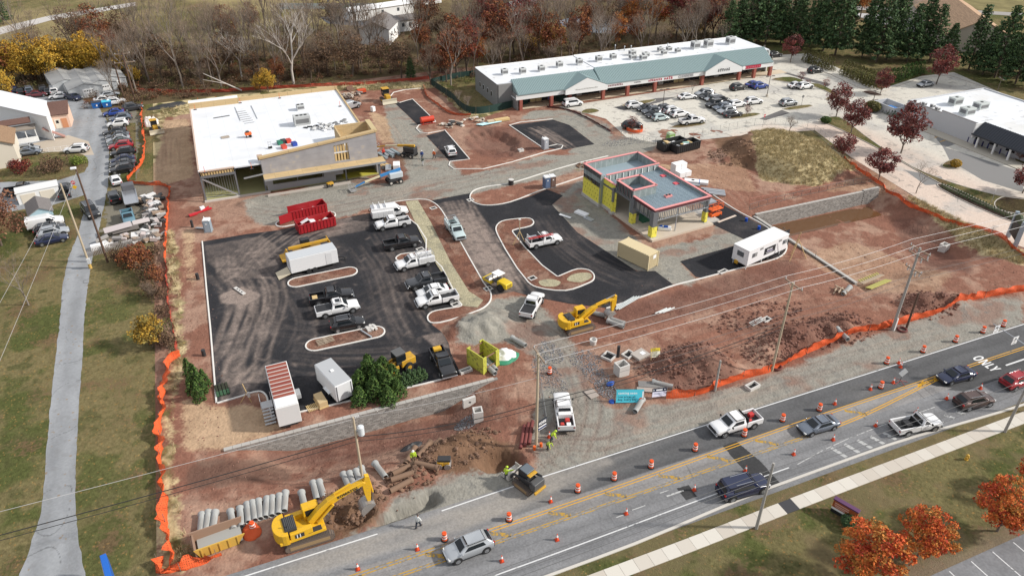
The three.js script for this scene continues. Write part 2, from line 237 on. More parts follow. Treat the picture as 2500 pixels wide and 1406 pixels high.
const mul3=(o, k)=>{o[0] *= k;o[1] *= k;o[2] *= k;};
const C={red: [0.232,0.112,0.078],pale: [0.36,0.236,0.174],dark: [0.145,0.073,0.056],tan: [0.46,0.325,0.205],brown: [0.16,0.095,0.058],gravel: [0.27,0.262,0.228],gravelD: [0.16,0.157,0.142],straw: [0.34,0.265,0.145],grass: [0.092,0.102,0.034],grassD: [0.06,0.072,0.024],grassY: [0.185,0.152,0.072],litter: [0.15,0.095,0.055],mud: [0.11,0.066,0.05],asphalt: [0.026,0.027,0.031],dust: [0.27,0.215,0.185]};
function grassCol(u, v, o, dry) {               // autumn lawn: green, straw-coloured and leaf-strewn patches
const a=fbm(u*0.11+3,v*0.11,4),b=fbm(u*0.6,v*0.6,3),c=vn(u*4.3,v*4.3),e=vn(u*11,v*9);
o[0]=C.grass[0];o[1]=C.grass[1];o[2]=C.grass[2];
lerp3(o, C.grassY, clamp(sstep(0.34,0.58,a+(b - 0.5)*0.5)+dry));
lerp3(o, C.grassD, sstep(0.55,0.8,b)*0.6*(1 - dry));
lerp3(o, C.litter, sstep(0.62,0.8,fbm(u*0.23+40,v*0.23,3)+(c - 0.5)*0.3)*0.75);
if (NT[((v*7 | 0) & 255) << 8 | ((u*7 | 0) & 255)] > 0.965) lerp3(o, [0.34,0.2,0.07],0.6);
mul3(o, 0.6+0.45*c+0.36*e);
}
function soilCol(u, v, o) {
const n1=fbm(u*0.16,v*0.16,4),n2=fbm(u*0.8+9,v*0.8,4),n3=vn(u*5,v*5),n4=vn(u*13,v*13);
o[0]=C.red[0];o[1]=C.red[1];o[2]=C.red[2];
lerp3(o, C.pale, sstep(0.42,0.68,n1+(n2 - 0.5)*0.45)*0.75);
const w=(m, k=0.55)=>{const x=m.at(u, v);return x <= 0 ? 0 : x >= 1 ? 1 : sstep(0.28,0.72,x+(n2 - 0.5)*k+(n3 - 0.5)*0.2);};
lerp3(o, C.tan, w(mTan)*(u > 80 ? 0.3 : 0.8));
lerp3(o, C.dark, w(mDark)*(0.5+0.45*n2));
lerp3(o, C.brown, w(mBrown)*0.9);
const gv=w(mGravel);if (gv > 0) {lerp3(o, C.gravel, gv*0.94);lerp3(o, C.red, gv*sstep(0.55,0.75,fbm(u*0.22+7,v*0.3,3))*0.55);lerp3(o, C.gravelD, gv*sstep(0.6,0.75,n2)*0.6);}
const tr=mTrack.at(u, v);lerp3(o, n1 > 0.46 ? C.dark : C.pale, tr*0.6);
lerp3(o, C.mud, w(mMud)*0.75);
const gr=w(mGrass, 0.9);if (gr > 0) {const s=[0,0,0];grassCol(u, v, s, 0.25);lerp3(s, [0.50,0.41,0.235],u > 90 ? sstep(0.2,0.45,fbm(u*0.5,v*0.5,3))*0.9 : sstep(0.35,0.6,fbm(u*0.5,v*0.5,3)));lerp3(o, s, gr);}
mul3(o, 0.78+0.22*n3+0.2*n4+(n2 - 0.5)*0.35);
}
function asphaltCol(u, v, o) {
const n1=fbm(u*0.3,v*0.3,4),n2=fbm(u*1.4,v*1.4,3),n3=vn(u*9,v*9);
o[0]=C.asphalt[0];o[1]=C.asphalt[1];o[2]=C.asphalt[2];
mul3(o, 0.8+0.5*n1);
const d=clamp(mDust.at(u, v)*(0.4+1.5*n2)+sstep(0.45,0.8,n1)*0.16*n2+0.02);
lerp3(o, C.dust, d*0.95);mul3(o, 0.75+0.5*n3);
}
const soilTex=groundTex(SU0,SU1,SV0,SV1,2048,2048,soilCol);
const asphaltTex=groundTex(SU0,SU1,SV0,SV1,2048,2048,asphaltCol);
const bumpTex=(()=>{const t=groundTex(0,256,0,256,512,512,(u, v, o)=>{const n=0.5*vn(u, v)+0.3*vn(u/4,v/4)+0.2*vn(u/16,v/16);o[0]=o[1]=o[2]=n*n;},true);t.colorSpace=THREE.NoColorSpace;return t;})();
function bump(ru, rv) {const t=bumpTex.clone();t.repeat.set(ru, rv);t.needsUpdate=true;return t;}
const siteBump=groundTex(SU0,SU1,SV0,SV1,2048,2048,(u, v, o)=>{const g=1 - 0.55*mGravel.at(u, v);o[0]=o[1]=o[2]=clamp(0.5+(vn(u*2.3,v*2.3) - 0.5)*0.5*g+(vn(u*6,v*6) - 0.5)*0.4+(vn(u*13,v*13) - 0.5)*0.3 - mTrack.at(u, v)*0.35);});siteBump.colorSpace=THREE.NoColorSpace;
// ---- site heightfield
{
const NU=324,NV=356,pos=new Float32Array((NU+1)*(NV+1)*3),uv=new Float32Array((NU+1)*(NV+1)*2),idx=[];
for (let j=0;j <= NV;j++) for (let i=0;i <= NU;i++) {const u=SU0+(SU1 - SU0)*i/NU, v=SV0+(SV1 - SV0)*j/NV, k=j*(NU+1)+i;pos[k*3]=u;pos[k*3+1]=siteH(u, v);pos[k*3+2]=-v;uv[k*2]=i/NU;uv[k*2+1]=j/NV;if (i < NU && j < NV) {const a=k, b=k+1,c=k+NU+1,d=c+1;idx.push(a, b, c, b, d, c);}}
const g=new THREE.BufferGeometry();g.setAttribute('position',new THREE.BufferAttribute(pos, 3));g.setAttribute('uv',new THREE.BufferAttribute(uv, 2));g.setIndex(idx);g.computeVertexNormals();
structure('site_soil',g, GM({map: soilTex, roughness: 0.95,bumpMap: siteBump, bumpScale: 0.13}));
}
// ---- flat sheets: a polygon in plan, uv stretched over a given rectangle
function sheet(name, poly, y, material, rect, holes) {
const s=new THREE.Shape(poly.map(p=>new THREE.Vector2(p[0],p[1])));for (const h of holes || []) s.holes.push(new THREE.Path(h.map(p=>new THREE.Vector2(p[0],p[1]))));
const g=new THREE.ShapeGeometry(s, 1),P=g.attributes.position, uv=g.attributes.uv;const [u0,u1,v0,v1]=rect || [0,1,0,1];
for (let i=0;i < P.count;i++) {const u=P.getX(i),v=P.getY(i);uv.setXY(i, (u - u0)/(u1 - u0),(v - v0)/(v1 - v0));P.setXYZ(i, u, y, -v);}
g.computeVertexNormals();return structure(name, g, material);
}
const box4=(u0,u1,v0,v1)=>[[u0,v0],[u1,v0],[u1,v1],[u0,v1]];
const SRECT=[SU0,SU1,SV0,SV1];
function texGround(name, r, W, Hh, fn) {return sheet(name, box4(...r),0,GM({map: groundTex(...r, W, Hh, fn),roughness: 1,bumpMap: bump((r[1] - r[0])/5,(r[3] - r[2])/5),bumpScale: 0.08}),r);}
const LOTG=[[-20.4,144],[-12.7,143.4],[-11.6,135.6],[-12.1,117.7],[-21.6,120.2],[-21.3,132.6]],LOTG2=[[-24.2,189.5],[-17.3,194.5],[-16.9,179.1],[-17.1,144.7],[-21.3,145]];
texGround('lawn',[-75,SU0,10,192],1024,1700,(u, v, o)=>{
grassCol(u, v, o, sstep(-24,-17,u)*0.2);
const lit=sstep(0.45,0.6,fbm(u*0.15,v*0.15,3))*sstep(-32,-38,u)*sstep(95,120,v);lerp3(o, [0.2,0.1,0.055],lit*0.7);
const wu=u+(fbm(u, v, 2) - 0.5)*2,wv=v+(fbm(u+9,v, 2) - 0.5)*2,gvl=inPoly(LOTG, wu, wv) || inPoly(LOTG2,wu - 0.6,wv);if (gvl) {lerp3(o, [0.23,0.215,0.185],0.75);}
});
function meadowCol(u, v, o) {const a=fbm(u*0.03,v*0.03,4),b=fbm(u*0.3,v*0.3,3),wood=sstep(262,240,v+(b - 0.5)*30 - Math.max(0,u - 40)*0.45) ;grassCol(u*0.5,v*0.5,o, 0.35);lerp3(o, [0.30,0.24,0.12],sstep(0.35,0.65,a)*0.85);lerp3(o, [0.135,0.115,0.04],sstep(0.55,0.7,fbm(u*0.02+9,v*0.05,3))*0.7);const l=[0.155,0.105,0.062];lerp3(l, [0.085,0.07,0.035],b);lerp3(o, l, wood*0.9);mul3(o, 0.75+0.5*b);}
texGround('woodland_floor',[-160,260,192,420],1400,800,meadowCol);
texGround('verge',[SU0,116,10,SV0],2048,640,(u, v, o)=>{grassCol(u+60,v, o, -0.25);const d=fbm(u*0.3+5,v*0.3,3);lerp3(o, [0.20,0.15,0.085],sstep(0.5,0.7,d+sstep(33,36.8,v)*0.25)*0.6);if (v < 26.5) lerp3(o, [0.24,0.18,0.13],sstep(26.5,24,v+(d - 0.5)*3)*0.7);});
texGround('verge',[116,260,-20,192],700,1000,(u, v, o)=>grassCol(u+20,v, o, 0.1));
{
const t=groundTex(0,60,0,60,512,512,(u, v, o)=>{const b=fbm(u*0.3,v*0.3,4);o[0]=0.21*(0.6+0.8*b);o[1]=0.18*(0.6+0.8*b);o[2]=0.085*(0.6+0.8*b);},true);
sheet('ground',box4(-1500,1500,-400,2500),0,GM({map: t, roughness: 1}),[0,60,0,60],[[[-75,10],[116,10],[116,-20],[260,-20],[260,420],[-160,420],[-160,192],[-75,192]]]);
}

// ================================================================ roads, lots, kerbs
const concreteM=mat([0.62,0.59,0.54],0.9),kerbM=mat([0.68,0.66,0.62],0.85),oldKerbM=mat([0.44,0.40,0.35],0.9);
function smooth(poly, closed, n=4) {const c=new THREE.CatmullRomCurve3(poly.map(p=>new THREE.Vector3(p[0],0,p[1])),closed, 'centripetal');return c.getPoints(poly.length*n).map(p=>[p.x, p.z]);}
function sweep(poly, closed, w, h, y0=0) {     // rectangular bar with a bevelled top along a line in plan
const n=poly.length - (closed && Math.hypot(poly[0][0] - poly[poly.length - 1][0],poly[0][1] - poly[poly.length - 1][1]) < 0.01 ? 1 : 0),pos=[],idx=[];
const prof=[[-w/2,-0.05],[-w/2,h - 0.02],[-w/2+0.025,h],[w/2 - 0.025,h],[w/2,h - 0.02],[w/2,-0.05]];
for (let i=0;i < n;i++) {
const a=poly[closed ? (i - 1+n) % n : Math.max(0,i - 1)],b=poly[closed ? (i+1) % n : Math.min(n - 1,i+1)],L=Math.hypot(b[0] - a[0],b[1] - a[1]) || 1,nx=-(b[1] - a[1])/L, ny=(b[0] - a[0])/L;
for (const [s, y] of prof) pos.push(poly[i][0]+nx*s, y0+y, -(poly[i][1]+ny*s));
}
const m=prof.length;for (let i=0;i < (closed ? n : n - 1);i++) for (let k=0;k < m - 1;k++) {const a=i*m+k, b=((i+1) % n)*m+k;idx.push(a, a+1,b, a+1,b+1,b);}
if (!closed) for (const o of [0,(n - 1)*m]) for (let k=1;k < m - 1;k++) idx.push(o, o+k, o+k+1);
const g=new THREE.BufferGeometry();g.setAttribute('position',new THREE.Float32BufferAttribute(pos, 3));g.setIndex(idx);const f=g.toNonIndexed();f.computeVertexNormals();return f;
}
const kerb=(poly, closed=false, m=kerbM, w=0.2,h=0.15)=>structure('kerb',sweep(poly, closed, w, h),m);
// ---- the main road
{
const R=[-25,110,37.6,48.72],cracks=new Mask(...R, 14);reseed(31);cracks.g.lineCap='butt';
for (let k=0;k < 70;k++) {let u=rr(-10,90),v=rr(38,45),a=rnd() < 0.5 ? rr(-0.2,0.2) : rr(1.3,1.8),q=[[u, v]];for (let i=0;i < rr(6,26);i++) {a += rr(-0.35,0.35);u += Math.cos(a)*0.4;v += Math.sin(a)*0.4;q.push([u, v]);} cracks.stroke(q, 0.035,rr(0.3,0.8));}
for (const v of [39.0,41.2,43.6]) {const q=[];for (let u=-20;u < 105;u += 0.8) q.push([u, v+(fbm(u*0.2,v, 2) - 0.5)*0.6]);cracks.stroke(q, 0.04,0.55);}
for (let k=0;k < 9;k++) {const u=rr(0,75);cracks.stroke([[u, 42.4],[u+0.4,44.5]],0.09,0.8);}
cracks.bake(0);
const dust=new Mask(...R, 8);reseed(8);dust.fill([[-4.7,47.7],[5.2,48],[10.4,47.9],[20.2,48.7],[23.7,48.4],[31.1,48.8],[31.4,47.4],[25.1,46.4],[19,45.8],[8.5,45.6],[-0.6,46]],0.75).tracks([[31.4,49.4],[24.2,47.3],[17.2,46.8],[8.6,46.1]],1.2,14,0.3,0.25).tracks([[42.6,48.8],[31.7,48],[24.2,47.3]],1,8,0.25).tracks([[69.5,47.9],[63.9,46.9],[61.2,46]],1.4,8,0.2);dust.bake(0.3);
const patches=[[[43.5,45.1],[45.3,45.1],[45.8,41.8],[45.7,38.1],[43.6,38.1],[43.4,42.5]],[[35.5,41.9],[36.9,41.8],[36.8,40.2],[35.5,40.2]]];
const mini=(u, v, o)=>{
const n1=fbm(u*0.25,v*0.9,4),n2=vn(u*7,v*7),n3=vn(u*15,v*15);let b=0.21,warm=0;
if (v > 44.9) b=mix(0.22,0.115,sstep(13,30,u+(n1 - 0.5)*14)*sstep(44.9,45.1,v));else if (v > 42.6) {b=0.235;warm=0.02;if (u > 71.5+(44.9 - v)*1.4) {b=0.082;warm=0;}}
else if (v > 40.2 && u > 74+(42.6 - v)*1.5 && v > 41.6) b=0.09;
for (const p of patches) if (inPoly(p, u, v)) {b=0.055;warm=0;}
const wheel=0.93+0.07*Math.cos((v - 38.5)*3.3);
b *= (0.8+0.4*n1)*wheel;o[0]=b+warm;o[1]=b+warm*0.5;o[2]=b*1.02;
const d=dust.at(u, v)*(0.3+n1);lerp3(o, [0.30,0.275,0.245],clamp(d));
const cr=cracks.at(u, v);lerp3(o, [0.05,0.05,0.05],cr*(b > 0.1 ? 0.75 : 0.3));mul3(o, 0.8+0.25*n2+0.2*n3);
};
sheet('road',box4(-400,600,R[2],R[3]),0.012,GM({map: groundTex(...R, 2048,256,mini),roughness: 0.92}),R);
}
const wearTex=(c, base, k)=>groundTex(0,32,0,32,512,512,(u, v, o)=>{const n=fbm(u*0.9,v*3,4)*0.6+vn(u*6,v*6)*0.4;o[0]=c[0];o[1]=c[1];o[2]=c[2];lerp3(o, base, sstep(k, k+0.15,n));},true);
const whiteMk=GM({map: wearTex([0.66,0.66,0.65],[0.2,0.2,0.2],0.66),roughness: 0.8}),faintMk=GM({map: wearTex([0.46,0.46,0.45],[0.18,0.18,0.18],0.5),roughness: 0.9});
const yellowMk=GM({map: wearTex([0.62,0.33,0.035],[0.22,0.18,0.1],0.68),roughness: 0.8}),oldYellowMk=GM({map: wearTex([0.45,0.27,0.05],[0.2,0.18,0.15],0.45),roughness: 0.9});
let mkY=0.017;
function stripe(pts, w, m, y=mkY) {
const pos=[],uv=[],idx=[];let s=0;
pts.forEach((p, i)=>{const a=pts[Math.max(0,i - 1)],b=pts[Math.min(pts.length - 1,i+1)],L=Math.hypot(b[0] - a[0],b[1] - a[1]),nx=-(b[1] - a[1])/L*w/2,ny=(b[0] - a[0])/L*w/2;if (i) s += Math.hypot(p[0] - pts[i - 1][0],p[1] - pts[i - 1][1]);pos.push(p[0]+nx, y, -(p[1]+ny),p[0] - nx, y, -(p[1] - ny));uv.push(s/32,p[1]/32+w/32,s/32,p[1]/32);if (i) {const k=i*2;idx.push(k - 2,k - 1,k, k - 1,k+1,k);}});
const g=new THREE.BufferGeometry();g.setAttribute('position',new THREE.Float32BufferAttribute(pos, 3));g.setAttribute('uv',new THREE.Float32BufferAttribute(uv, 2));g.setIndex(idx);g.computeVertexNormals();return structure('road_marking',g, m);
}
const line=(f, u0,u1,st=3)=>{const q=[];for (let u=u0;u <= u1;u += st) q.push([u, f(u)]);return q;};
stripe(line(u=>48.05+0.5*sstep(0,25,u),12.5,200),0.14,whiteMk);stripe(line(()=>48,-300,8.5),0.14,whiteMk);
const yN=u=>44.25+0.6*sstep(20,60,u);
for (const d of [-0.16,0.16]) {stripe(line(u=>yN(u)+d, 14,300),0.105,yellowMk);stripe(line(u=>yN(u)+d, -200,14),0.13,oldYellowMk);}
const yS=u=>42.75+2.0*sstep(56,80,u);
for (const d of [-0.14,0.14]) {stripe(line(u=>yS(u)+d, -200,57),0.12,oldYellowMk);stripe(line(u=>yS(u)+d, 57,78,1.5),0.12,yellowMk);}
for (let u=-22;u < 66;u += 6.3) if (u < 44 || u > 46.5) stripe([[u+1.9,42.95],[u, 44.05+(u > 40 ? 0.4 : 0)]],0.42,oldYellowMk);
stripe([[71.2,44.3],[72.6,44.75]],0.4,yellowMk);stripe([[73.8,44.5],[74.8,44.75]],0.4,yellowMk);
stripe(line(u=>39.45+0.35*sstep(15,45,u),-300,49.5),0.13,whiteMk);stripe([[49,39.8],[53,40.4],[57,40.75],[62,40.9],[70,40.9]],0.1,faintMk);
for (let k=0;k < 11;k++) {const u=54.2+k*1.75;stripe([[u, 40.35 - 0.09*k],[u+0.5,38.6]],0.45,faintMk);}
stripe([[84.6,43.2],[200,43.2]],0.22,whiteMk);stripe([[29.9,41.2],[31.4,41.2]],0.1,faintMk);stripe([[34,41.4],[36,41.4]],0.18,faintMk);stripe([[33.6,42],[35,42]],0.1,faintMk);stripe([[28,41],[29,41]],0.1,faintMk);
{const g=text('ONLY',1.15,0.004);g.rotateX(-Math.PI/2).scale(0.72,1,1.35).rotateY(-90*D2R).translate(82.7,0.016,-44.4);structure('road_marking',mg([g]),mat([0.7,0.7,0.69],0.8));}
// ---- south kerb, sidewalk, car park beyond
kerb(line(u=>37.55+0.75*sstep(25,45,u) - 1.1*sstep(58,82,u),-200,300,4),false, mat([0.55,0.52,0.47],0.9),0.28,0.13);
{
const s=new THREE.Group();s.name='sidewalk';s.userData.kind='structure';scene.add(s);reseed(3);
const slabM=[0,1,2,3].map(k=>mat([0.60 - 0.03*k, 0.565 - 0.035*k, 0.50 - 0.035*k],0.92)),patch=mat([0.05,0.05,0.055],0.95);
for (let u=-30;u < 130;u += 1.52) {const dark=u > 43.0 && u < 44.8,g=rb(1.5,0.12,1.42,0.012,0,0,0);const m=part(s, 'slab',g, dark ? patch : slabM[Math.floor(rnd()*4)]);m.position.set(u, 0.02+(dark ? -0.02 : 0),-(35.5+0.2*sstep(30,50,u)));}
}
{
const R=[20,140,-20,25];const far=sheet('parking_lot',box4(20,200,-60,24.4),0.012,GM({map: groundTex(...R, 1024,512,(u, v, o)=>{const b=0.2*(0.75+0.5*fbm(u*0.4,v*0.4,4))*(0.85+0.3*vn(u*8,v*8));o[0]=b;o[1]=b;o[2]=b*1.03;}),roughness: 0.95}),R);
for (let k=0;k < 10;k++) {const u=47.4+k*2.75;stripe([[u, 24.1],[u, 18.8]],0.11,whiteMk, 0.019);}
}
// ---- new asphalt on the site
const asphM=GM({map: asphaltTex, roughness: 0.88});
sheet('parking_lot',LOT, 0.03,asphM, SRECT);for (const p of PADS) sheet('parking_lot',p, 0.03,asphM, SRECT);
const soilFlatM=GM({map: groundTex(0,30,0,30,1024,1024,(u, v, o)=>{const n=fbm(u*0.5,v*0.5,4),n3=vn(u*6,v*6),n4=vn(u*14,v*14);o[0]=C.red[0];o[1]=C.red[1];o[2]=C.red[2];lerp3(o, C.pale, sstep(0.45,0.7,n)*0.6);lerp3(o, C.dark, sstep(0.5,0.75,fbm(u*0.9+7,v*0.9,3))*0.7);mul3(o, 0.65+0.4*n3+0.3*n4);},true),roughness: 1,bumpMap: bump(5,5),bumpScale: 0.15});
const sandFlatM=GM({map: groundTex(0,20,0,20,1024,1024,(u, v, o)=>{const n=fbm(u*0.8,v*0.8,3),n3=vn(u*9,v*9),n4=vn(u*19,v*19);o[0]=0.46;o[1]=0.415;o[2]=0.28;lerp3(o, C.gravelD, sstep(0.55,0.75,n)*0.35);mul3(o, 0.55+0.5*n3+0.4*n4);},true),roughness: 1,bumpMap: bump(6,6),bumpScale: 0.1});
function island(poly, y=0.1,m=soilFlatM) {kerb(poly, true);const s=sheet('planting_bed',poly, y, m, [0,30,0,30]);s.name=numbered('island_soil');return s;}
function stadium(a, b, r) {const an=Math.atan2(b[1] - a[1],b[0] - a[0]),q=[];for (let i=0;i <= 10;i++) {const t=an - Math.PI/2+Math.PI*i/10;q.push([b[0]+Math.cos(t)*r, b[1]+Math.sin(t)*r]);} for (let i=0;i <= 10;i++) {const t=an+Math.PI/2+Math.PI*i/10;q.push([a[0]+Math.cos(t)*r, a[1]+Math.sin(t)*r]);} return q;}
island(stadium([6.7,116.7],[14.2,116.9],1.25));island(stadium([5.9,96.8],[13.5,96.9],1.3));island(stadium([5.8,80.4],[13.5,80.2],1.3));
const STRIP=[[32.5,114.3],[32.8,111.1],[31.2,86.3],[31.2,83.4],[30.4,81.4],[28.9,80.1],[26.8,79.5],[22.2,79],[21,79.5],[21,80.9],[21.9,81.8],[24,81.8],[26.2,81.7],[26.2,83.2],[26.3,96.4],[23.5,96.2],[21.7,96.7],[21.1,98],[22.2,99],[26.2,98.7],[26.4,111.5],[22.3,113.4],[21.3,116],[22.5,117.2],[27.7,117.4],[31.5,116.3]];
island(smooth(STRIP, true, 3));sheet('sand_bed',[[27.9,116.9],[30.1,116.6],[29.7,107.3],[28.6,93.8],[28.4,84.8],[29.5,81.8],[28.1,80.4],[26.3,81.6],[26.3,83.4],[26.4,96.7]],0.125,sandFlatM, [0,20,0,20]);
const LISL=[[39.3,101.8],[38.5,99],[37.3,83.8],[37.9,82.1],[41.3,79.7],[44.8,80.1],[46.4,80.7],[47.2,82],[47.1,83.5],[45.7,84.4],[42.8,83.8],[41.9,83.7],[41.1,98.4],[41.4,99.6],[44.7,99.9],[45.8,101],[45.7,102.5],[43.5,103.2],[40.9,103.3]];
island(smooth(LISL, true, 3));sheet('gravel_bed',smooth([[38.8,83.4],[40.7,83.3],[41.7,82],[40.7,81.2],[38.8,82]],true),0.12,sandFlatM, [0,20,0,20]);sheet('gravel_bed',smooth([[42.8,82.1],[44.5,83.3],[46.8,82.6],[46.6,81.5],[44.5,80.8]],true),0.12,sandFlatM, [0,20,0,20]);
kerb([[-6.3,115.3],[-6.5,100.7],[-6.6,89.7],[-6.9,73.5]]);kerb(smooth([[-6.8,73.4],[-5.4,73.5],[-4,73.6],[-2.8,73.8],[-1.9,73.6],[-1.4,72.7],[-1.3,70.9],[-1.2,68.4]],false));kerb([[-1.2,68.3],[6.9,67.9],[16.5,67.5],[19.6,67.5]]);
kerb(smooth([[44.6,73.4],[50.2,74],[56.5,74.9],[61.6,75],[68,75.2],[74.2,75.3],[76.8,75.8],[78.9,77.1],[80.4,79.1],[80.8,81.5],[81,85.8],[80.2,91.4],[80.1,99.1]],false));
kerb(smooth([[71.4,121.7],[63,120.5],[56.1,119],[48.1,117.1],[42.8,117.3],[40.7,116.6],[39.4,114.9],[38.9,112.7],[40.1,110.4],[43.8,109.5],[52.5,112.1],[62.2,114.6]],false));kerb([[40.9,131],[40.2,129.5],[40.5,127.4],[45.8,125.2],[52.3,126.2],[60.4,128.4],[64.4,128.9],[65.4,130.2],[64.6,131.3],[61,130.8],[59.7,145.7],[62.6,146.5],[70.3,145.6]]);
kerb([[41,131.2],[45,130.8],[45.5,148.3],[41.5,147.8],[40.1,148.9],[40,151.6],[41.1,153.4],[45.3,154.2],[44.8,171.5],[41.2,170],[40,172.1],[40.3,175.4],[41.9,178.2],[44.7,179.1],[49.5,178.9]]);
// ---- neighbours' paving
const dR=[-75,-10,30,215];
const driveM=GM({map: groundTex(...dR, 600,1700,(u, v, o)=>{const n=fbm(u*0.5,v*0.25,4),b=0.285*(0.8+0.35*n)*(0.9+0.2*vn(u*9,v*9));const w=0.04*Math.cos((u+25)*2.2);o[0]=b+w*0.6;o[1]=(b+w*0.6)*1.03;o[2]=(b+w*0.6)*1.07;lerp3(o, [0.2,0.2,0.2],sstep(0.62,0.75,fbm(u*1.2,v*1.2,3))*0.3);if (Math.abs(vn(u*0.35+7,v*0.22) - 0.5) < 0.006) mul3(o, 0.6);if (NT[((v*6 | 0) & 255) << 8 | ((u*6 | 0) & 255)] > 0.99) lerp3(o, [0.25,0.15,0.06],0.6);}),roughness: 0.95});
const ragged=(p, a)=>{const q=[];p.forEach((A, i)=>{const B=p[(i+1) % p.length],n=Math.max(1,Math.round(Math.hypot(B[0] - A[0],B[1] - A[1])/0.7));for (let k=0;k < n;k++) {const u=mix(A[0],B[0],k/n),v=mix(A[1],B[1],k/n);q.push([u+(fbm(u*1.3,v*1.3,2) - 0.5)*a, v+(fbm(u*1.3+50,v*1.3,2) - 0.5)*a]);}});return q;};
sheet('driveway',ragged([[-25.2,54],[-24.9,56.1],[-24.4,59.2],[-24,62.7],[-24.1,67.3],[-24.4,72.5],[-24.7,78.9],[-25.1,89.7],[-25.4,99.6],[-25.9,108.8],[-25.8,117.7],[-25,126],[-24.5,138.8],[-25,142],[-29.8,139.6],[-37.9,139.5],[-41.6,139.3],[-44.4,156.9],[-40,154.1],[-30.1,151],[-25.8,153.4],[-25.4,158.6],[-26.8,164.5],[-42.3,170.9],[-49.8,176.9],[-56,213.9],[-48,212.6],[-36.8,207.3],[-29.3,202.1],[-25.3,194],[-23.3,184.6],[-22.1,170.4],[-21.4,149.5],[-21.3,144.4],[-21.5,138.8],[-21.9,126.3],[-22.4,115],[-22.5,105],[-22.3,96.2],[-21.9,86.6],[-21.7,78.4],[-21.4,71.2],[-21.1,64.9],[-20.6,60.3],[-20,56.4],[-19.5,53.9],[-19.1,51.4]],0.25),0.014,driveM, dR);
sheet('tan_forecourt',[[-40,172.9],[-36,174.2],[-30.4,176.5],[-26.1,170.8],[-24.6,162.2],[-34.2,164.6],[-38.4,162.9]],0.019,mat([0.46,0.39,0.31],0.95));
const mR=[66,190,40,180];
const mallPaveM=GM({map: groundTex(...mR, 1500,1500,(u, v, o)=>{const n=fbm(u*0.18,v*0.18,4),n2=fbm(u*0.9,v*0.9,3),f=vn(u*8,v*8);o[0]=0.56;o[1]=0.53;o[2]=0.465;lerp3(o, [0.60,0.46,0.38],sstep(125,118,v+(n - 0.5)*14)*sstep(136,126,u)*0.7);lerp3(o, [0.40,0.385,0.36],sstep(0.5,0.68,n)*0.6);lerp3(o, [0.24,0.22,0.2],sstep(0.66,0.76,n2)*0.5);if (Math.abs(vn(u*0.13+3,v*0.13) - 0.5) < 0.006 && n2 > 0.4) lerp3(o, [0.2,0.19,0.18],0.6);mul3(o, 0.86+0.28*f);}),roughness: 0.95});
sheet('mall_lot',[[74.7,152.6],[138.9,154.5],[151.6,169.7],[162.6,167.5],[159.3,150.2],[155.8,133.8],[174.4,138.2],[185.6,137.6],[179.7,112.9],[176.9,98.8],[117,57.2],[113.7,65],[112.4,77.2],[116.3,102.2],[120.3,117.3],[102.4,121],[85.2,123],[80.1,129.4],[81.6,141.2],[77.5,149.5]],0.014,mallPaveM, mR);
const darkPave=mat([0.115,0.108,0.105],0.95),greyPave=mat([0.2,0.195,0.19],0.95),walkM=mat([0.56,0.46,0.34],0.95);
sheet('dark_pavement',[[86.9,147.5],[99.7,149.4],[105.4,148.4],[98.9,146.4],[88.3,144.5]],0.02,darkPave);sheet('dark_pavement',[[141.9,159],[142.9,157.8],[147.5,142],[145.1,140.5]],0.02,darkPave);sheet('dark_pavement',[[113.8,127.9],[122.6,130.8],[122.9,128.3],[114.4,126.5]],0.02,darkPave);
sheet('dark_pavement',[[143,106.8],[143.9,99.9],[138.3,99],[141.6,84],[133.1,77.6],[131,84.3],[133.3,93.6],[137.9,99.2]],0.02,greyPave);sheet('dark_pavement',[[142.5,127.7],[144.3,127.6],[139,122.8],[139.2,124.9]],0.02,greyPave);sheet('dark_pavement',[[121.2,93.5],[125.1,88.4],[123,85.6],[119.2,86.8]],0.02,greyPave);
for (const p of [[[140.8,104],[144.1,104.2]],[[140,101.8],[144,102.2]]]) stripe(p, 0.18,yellowMk, 0.026);
sheet('storefront_walk',[[66,154.4],[144,154.4],[144,157.5],[66,157.5]],0.022,walkM);
const turfM=GM({map: groundTex(0,40,0,40,1024,1024,(u, v, o)=>grassCol(u+5,v+80,o, 0),true),roughness: 1,bumpMap: bump(8,8),bumpScale: 0.1}),mulchM=GM({map: groundTex(0,12,0,12,256,256,(u, v, o)=>{const n=vn(u*7,v*7)*0.5+vn(u*3,v*3)*0.5;o[0]=0.07*(0.5+n);o[1]=0.045*(0.5+n);o[2]=0.036*(0.5+n);},true),roughness: 1});
function green(poly, m=turfM, k=oldKerbM, y=0.09) {const q=smooth(poly, true, 3);if (k) kerb(q, true, k, 0.18,0.13);const s=sheet('grass_island',q, y, m, [0,40,0,40]);return s;}
green([[78.1,146.8],[80.3,148.7],[82.2,148.2],[82.7,146.4],[80.3,145.6]]);green([[89.6,148],[98.9,148.7],[98.7,147.8],[90,146.5]]);green([[92.1,130.9],[100,131.8],[100.7,129.8],[93.7,129.7]]);green([[107.3,131.2],[115,131.5],[116,130.2],[108.1,129.9]]);green([[136,151],[141.9,150.9],[142.9,147.3],[141.5,145.7],[138,147.8]]);green([[142.3,144.2],[144.6,143.2],[143.1,135.5],[140.7,132.4],[137.2,132.8],[141.6,135.5]]);green([[123.2,131.2],[130.8,131.2],[131.1,130.2],[124.2,129.9]]);
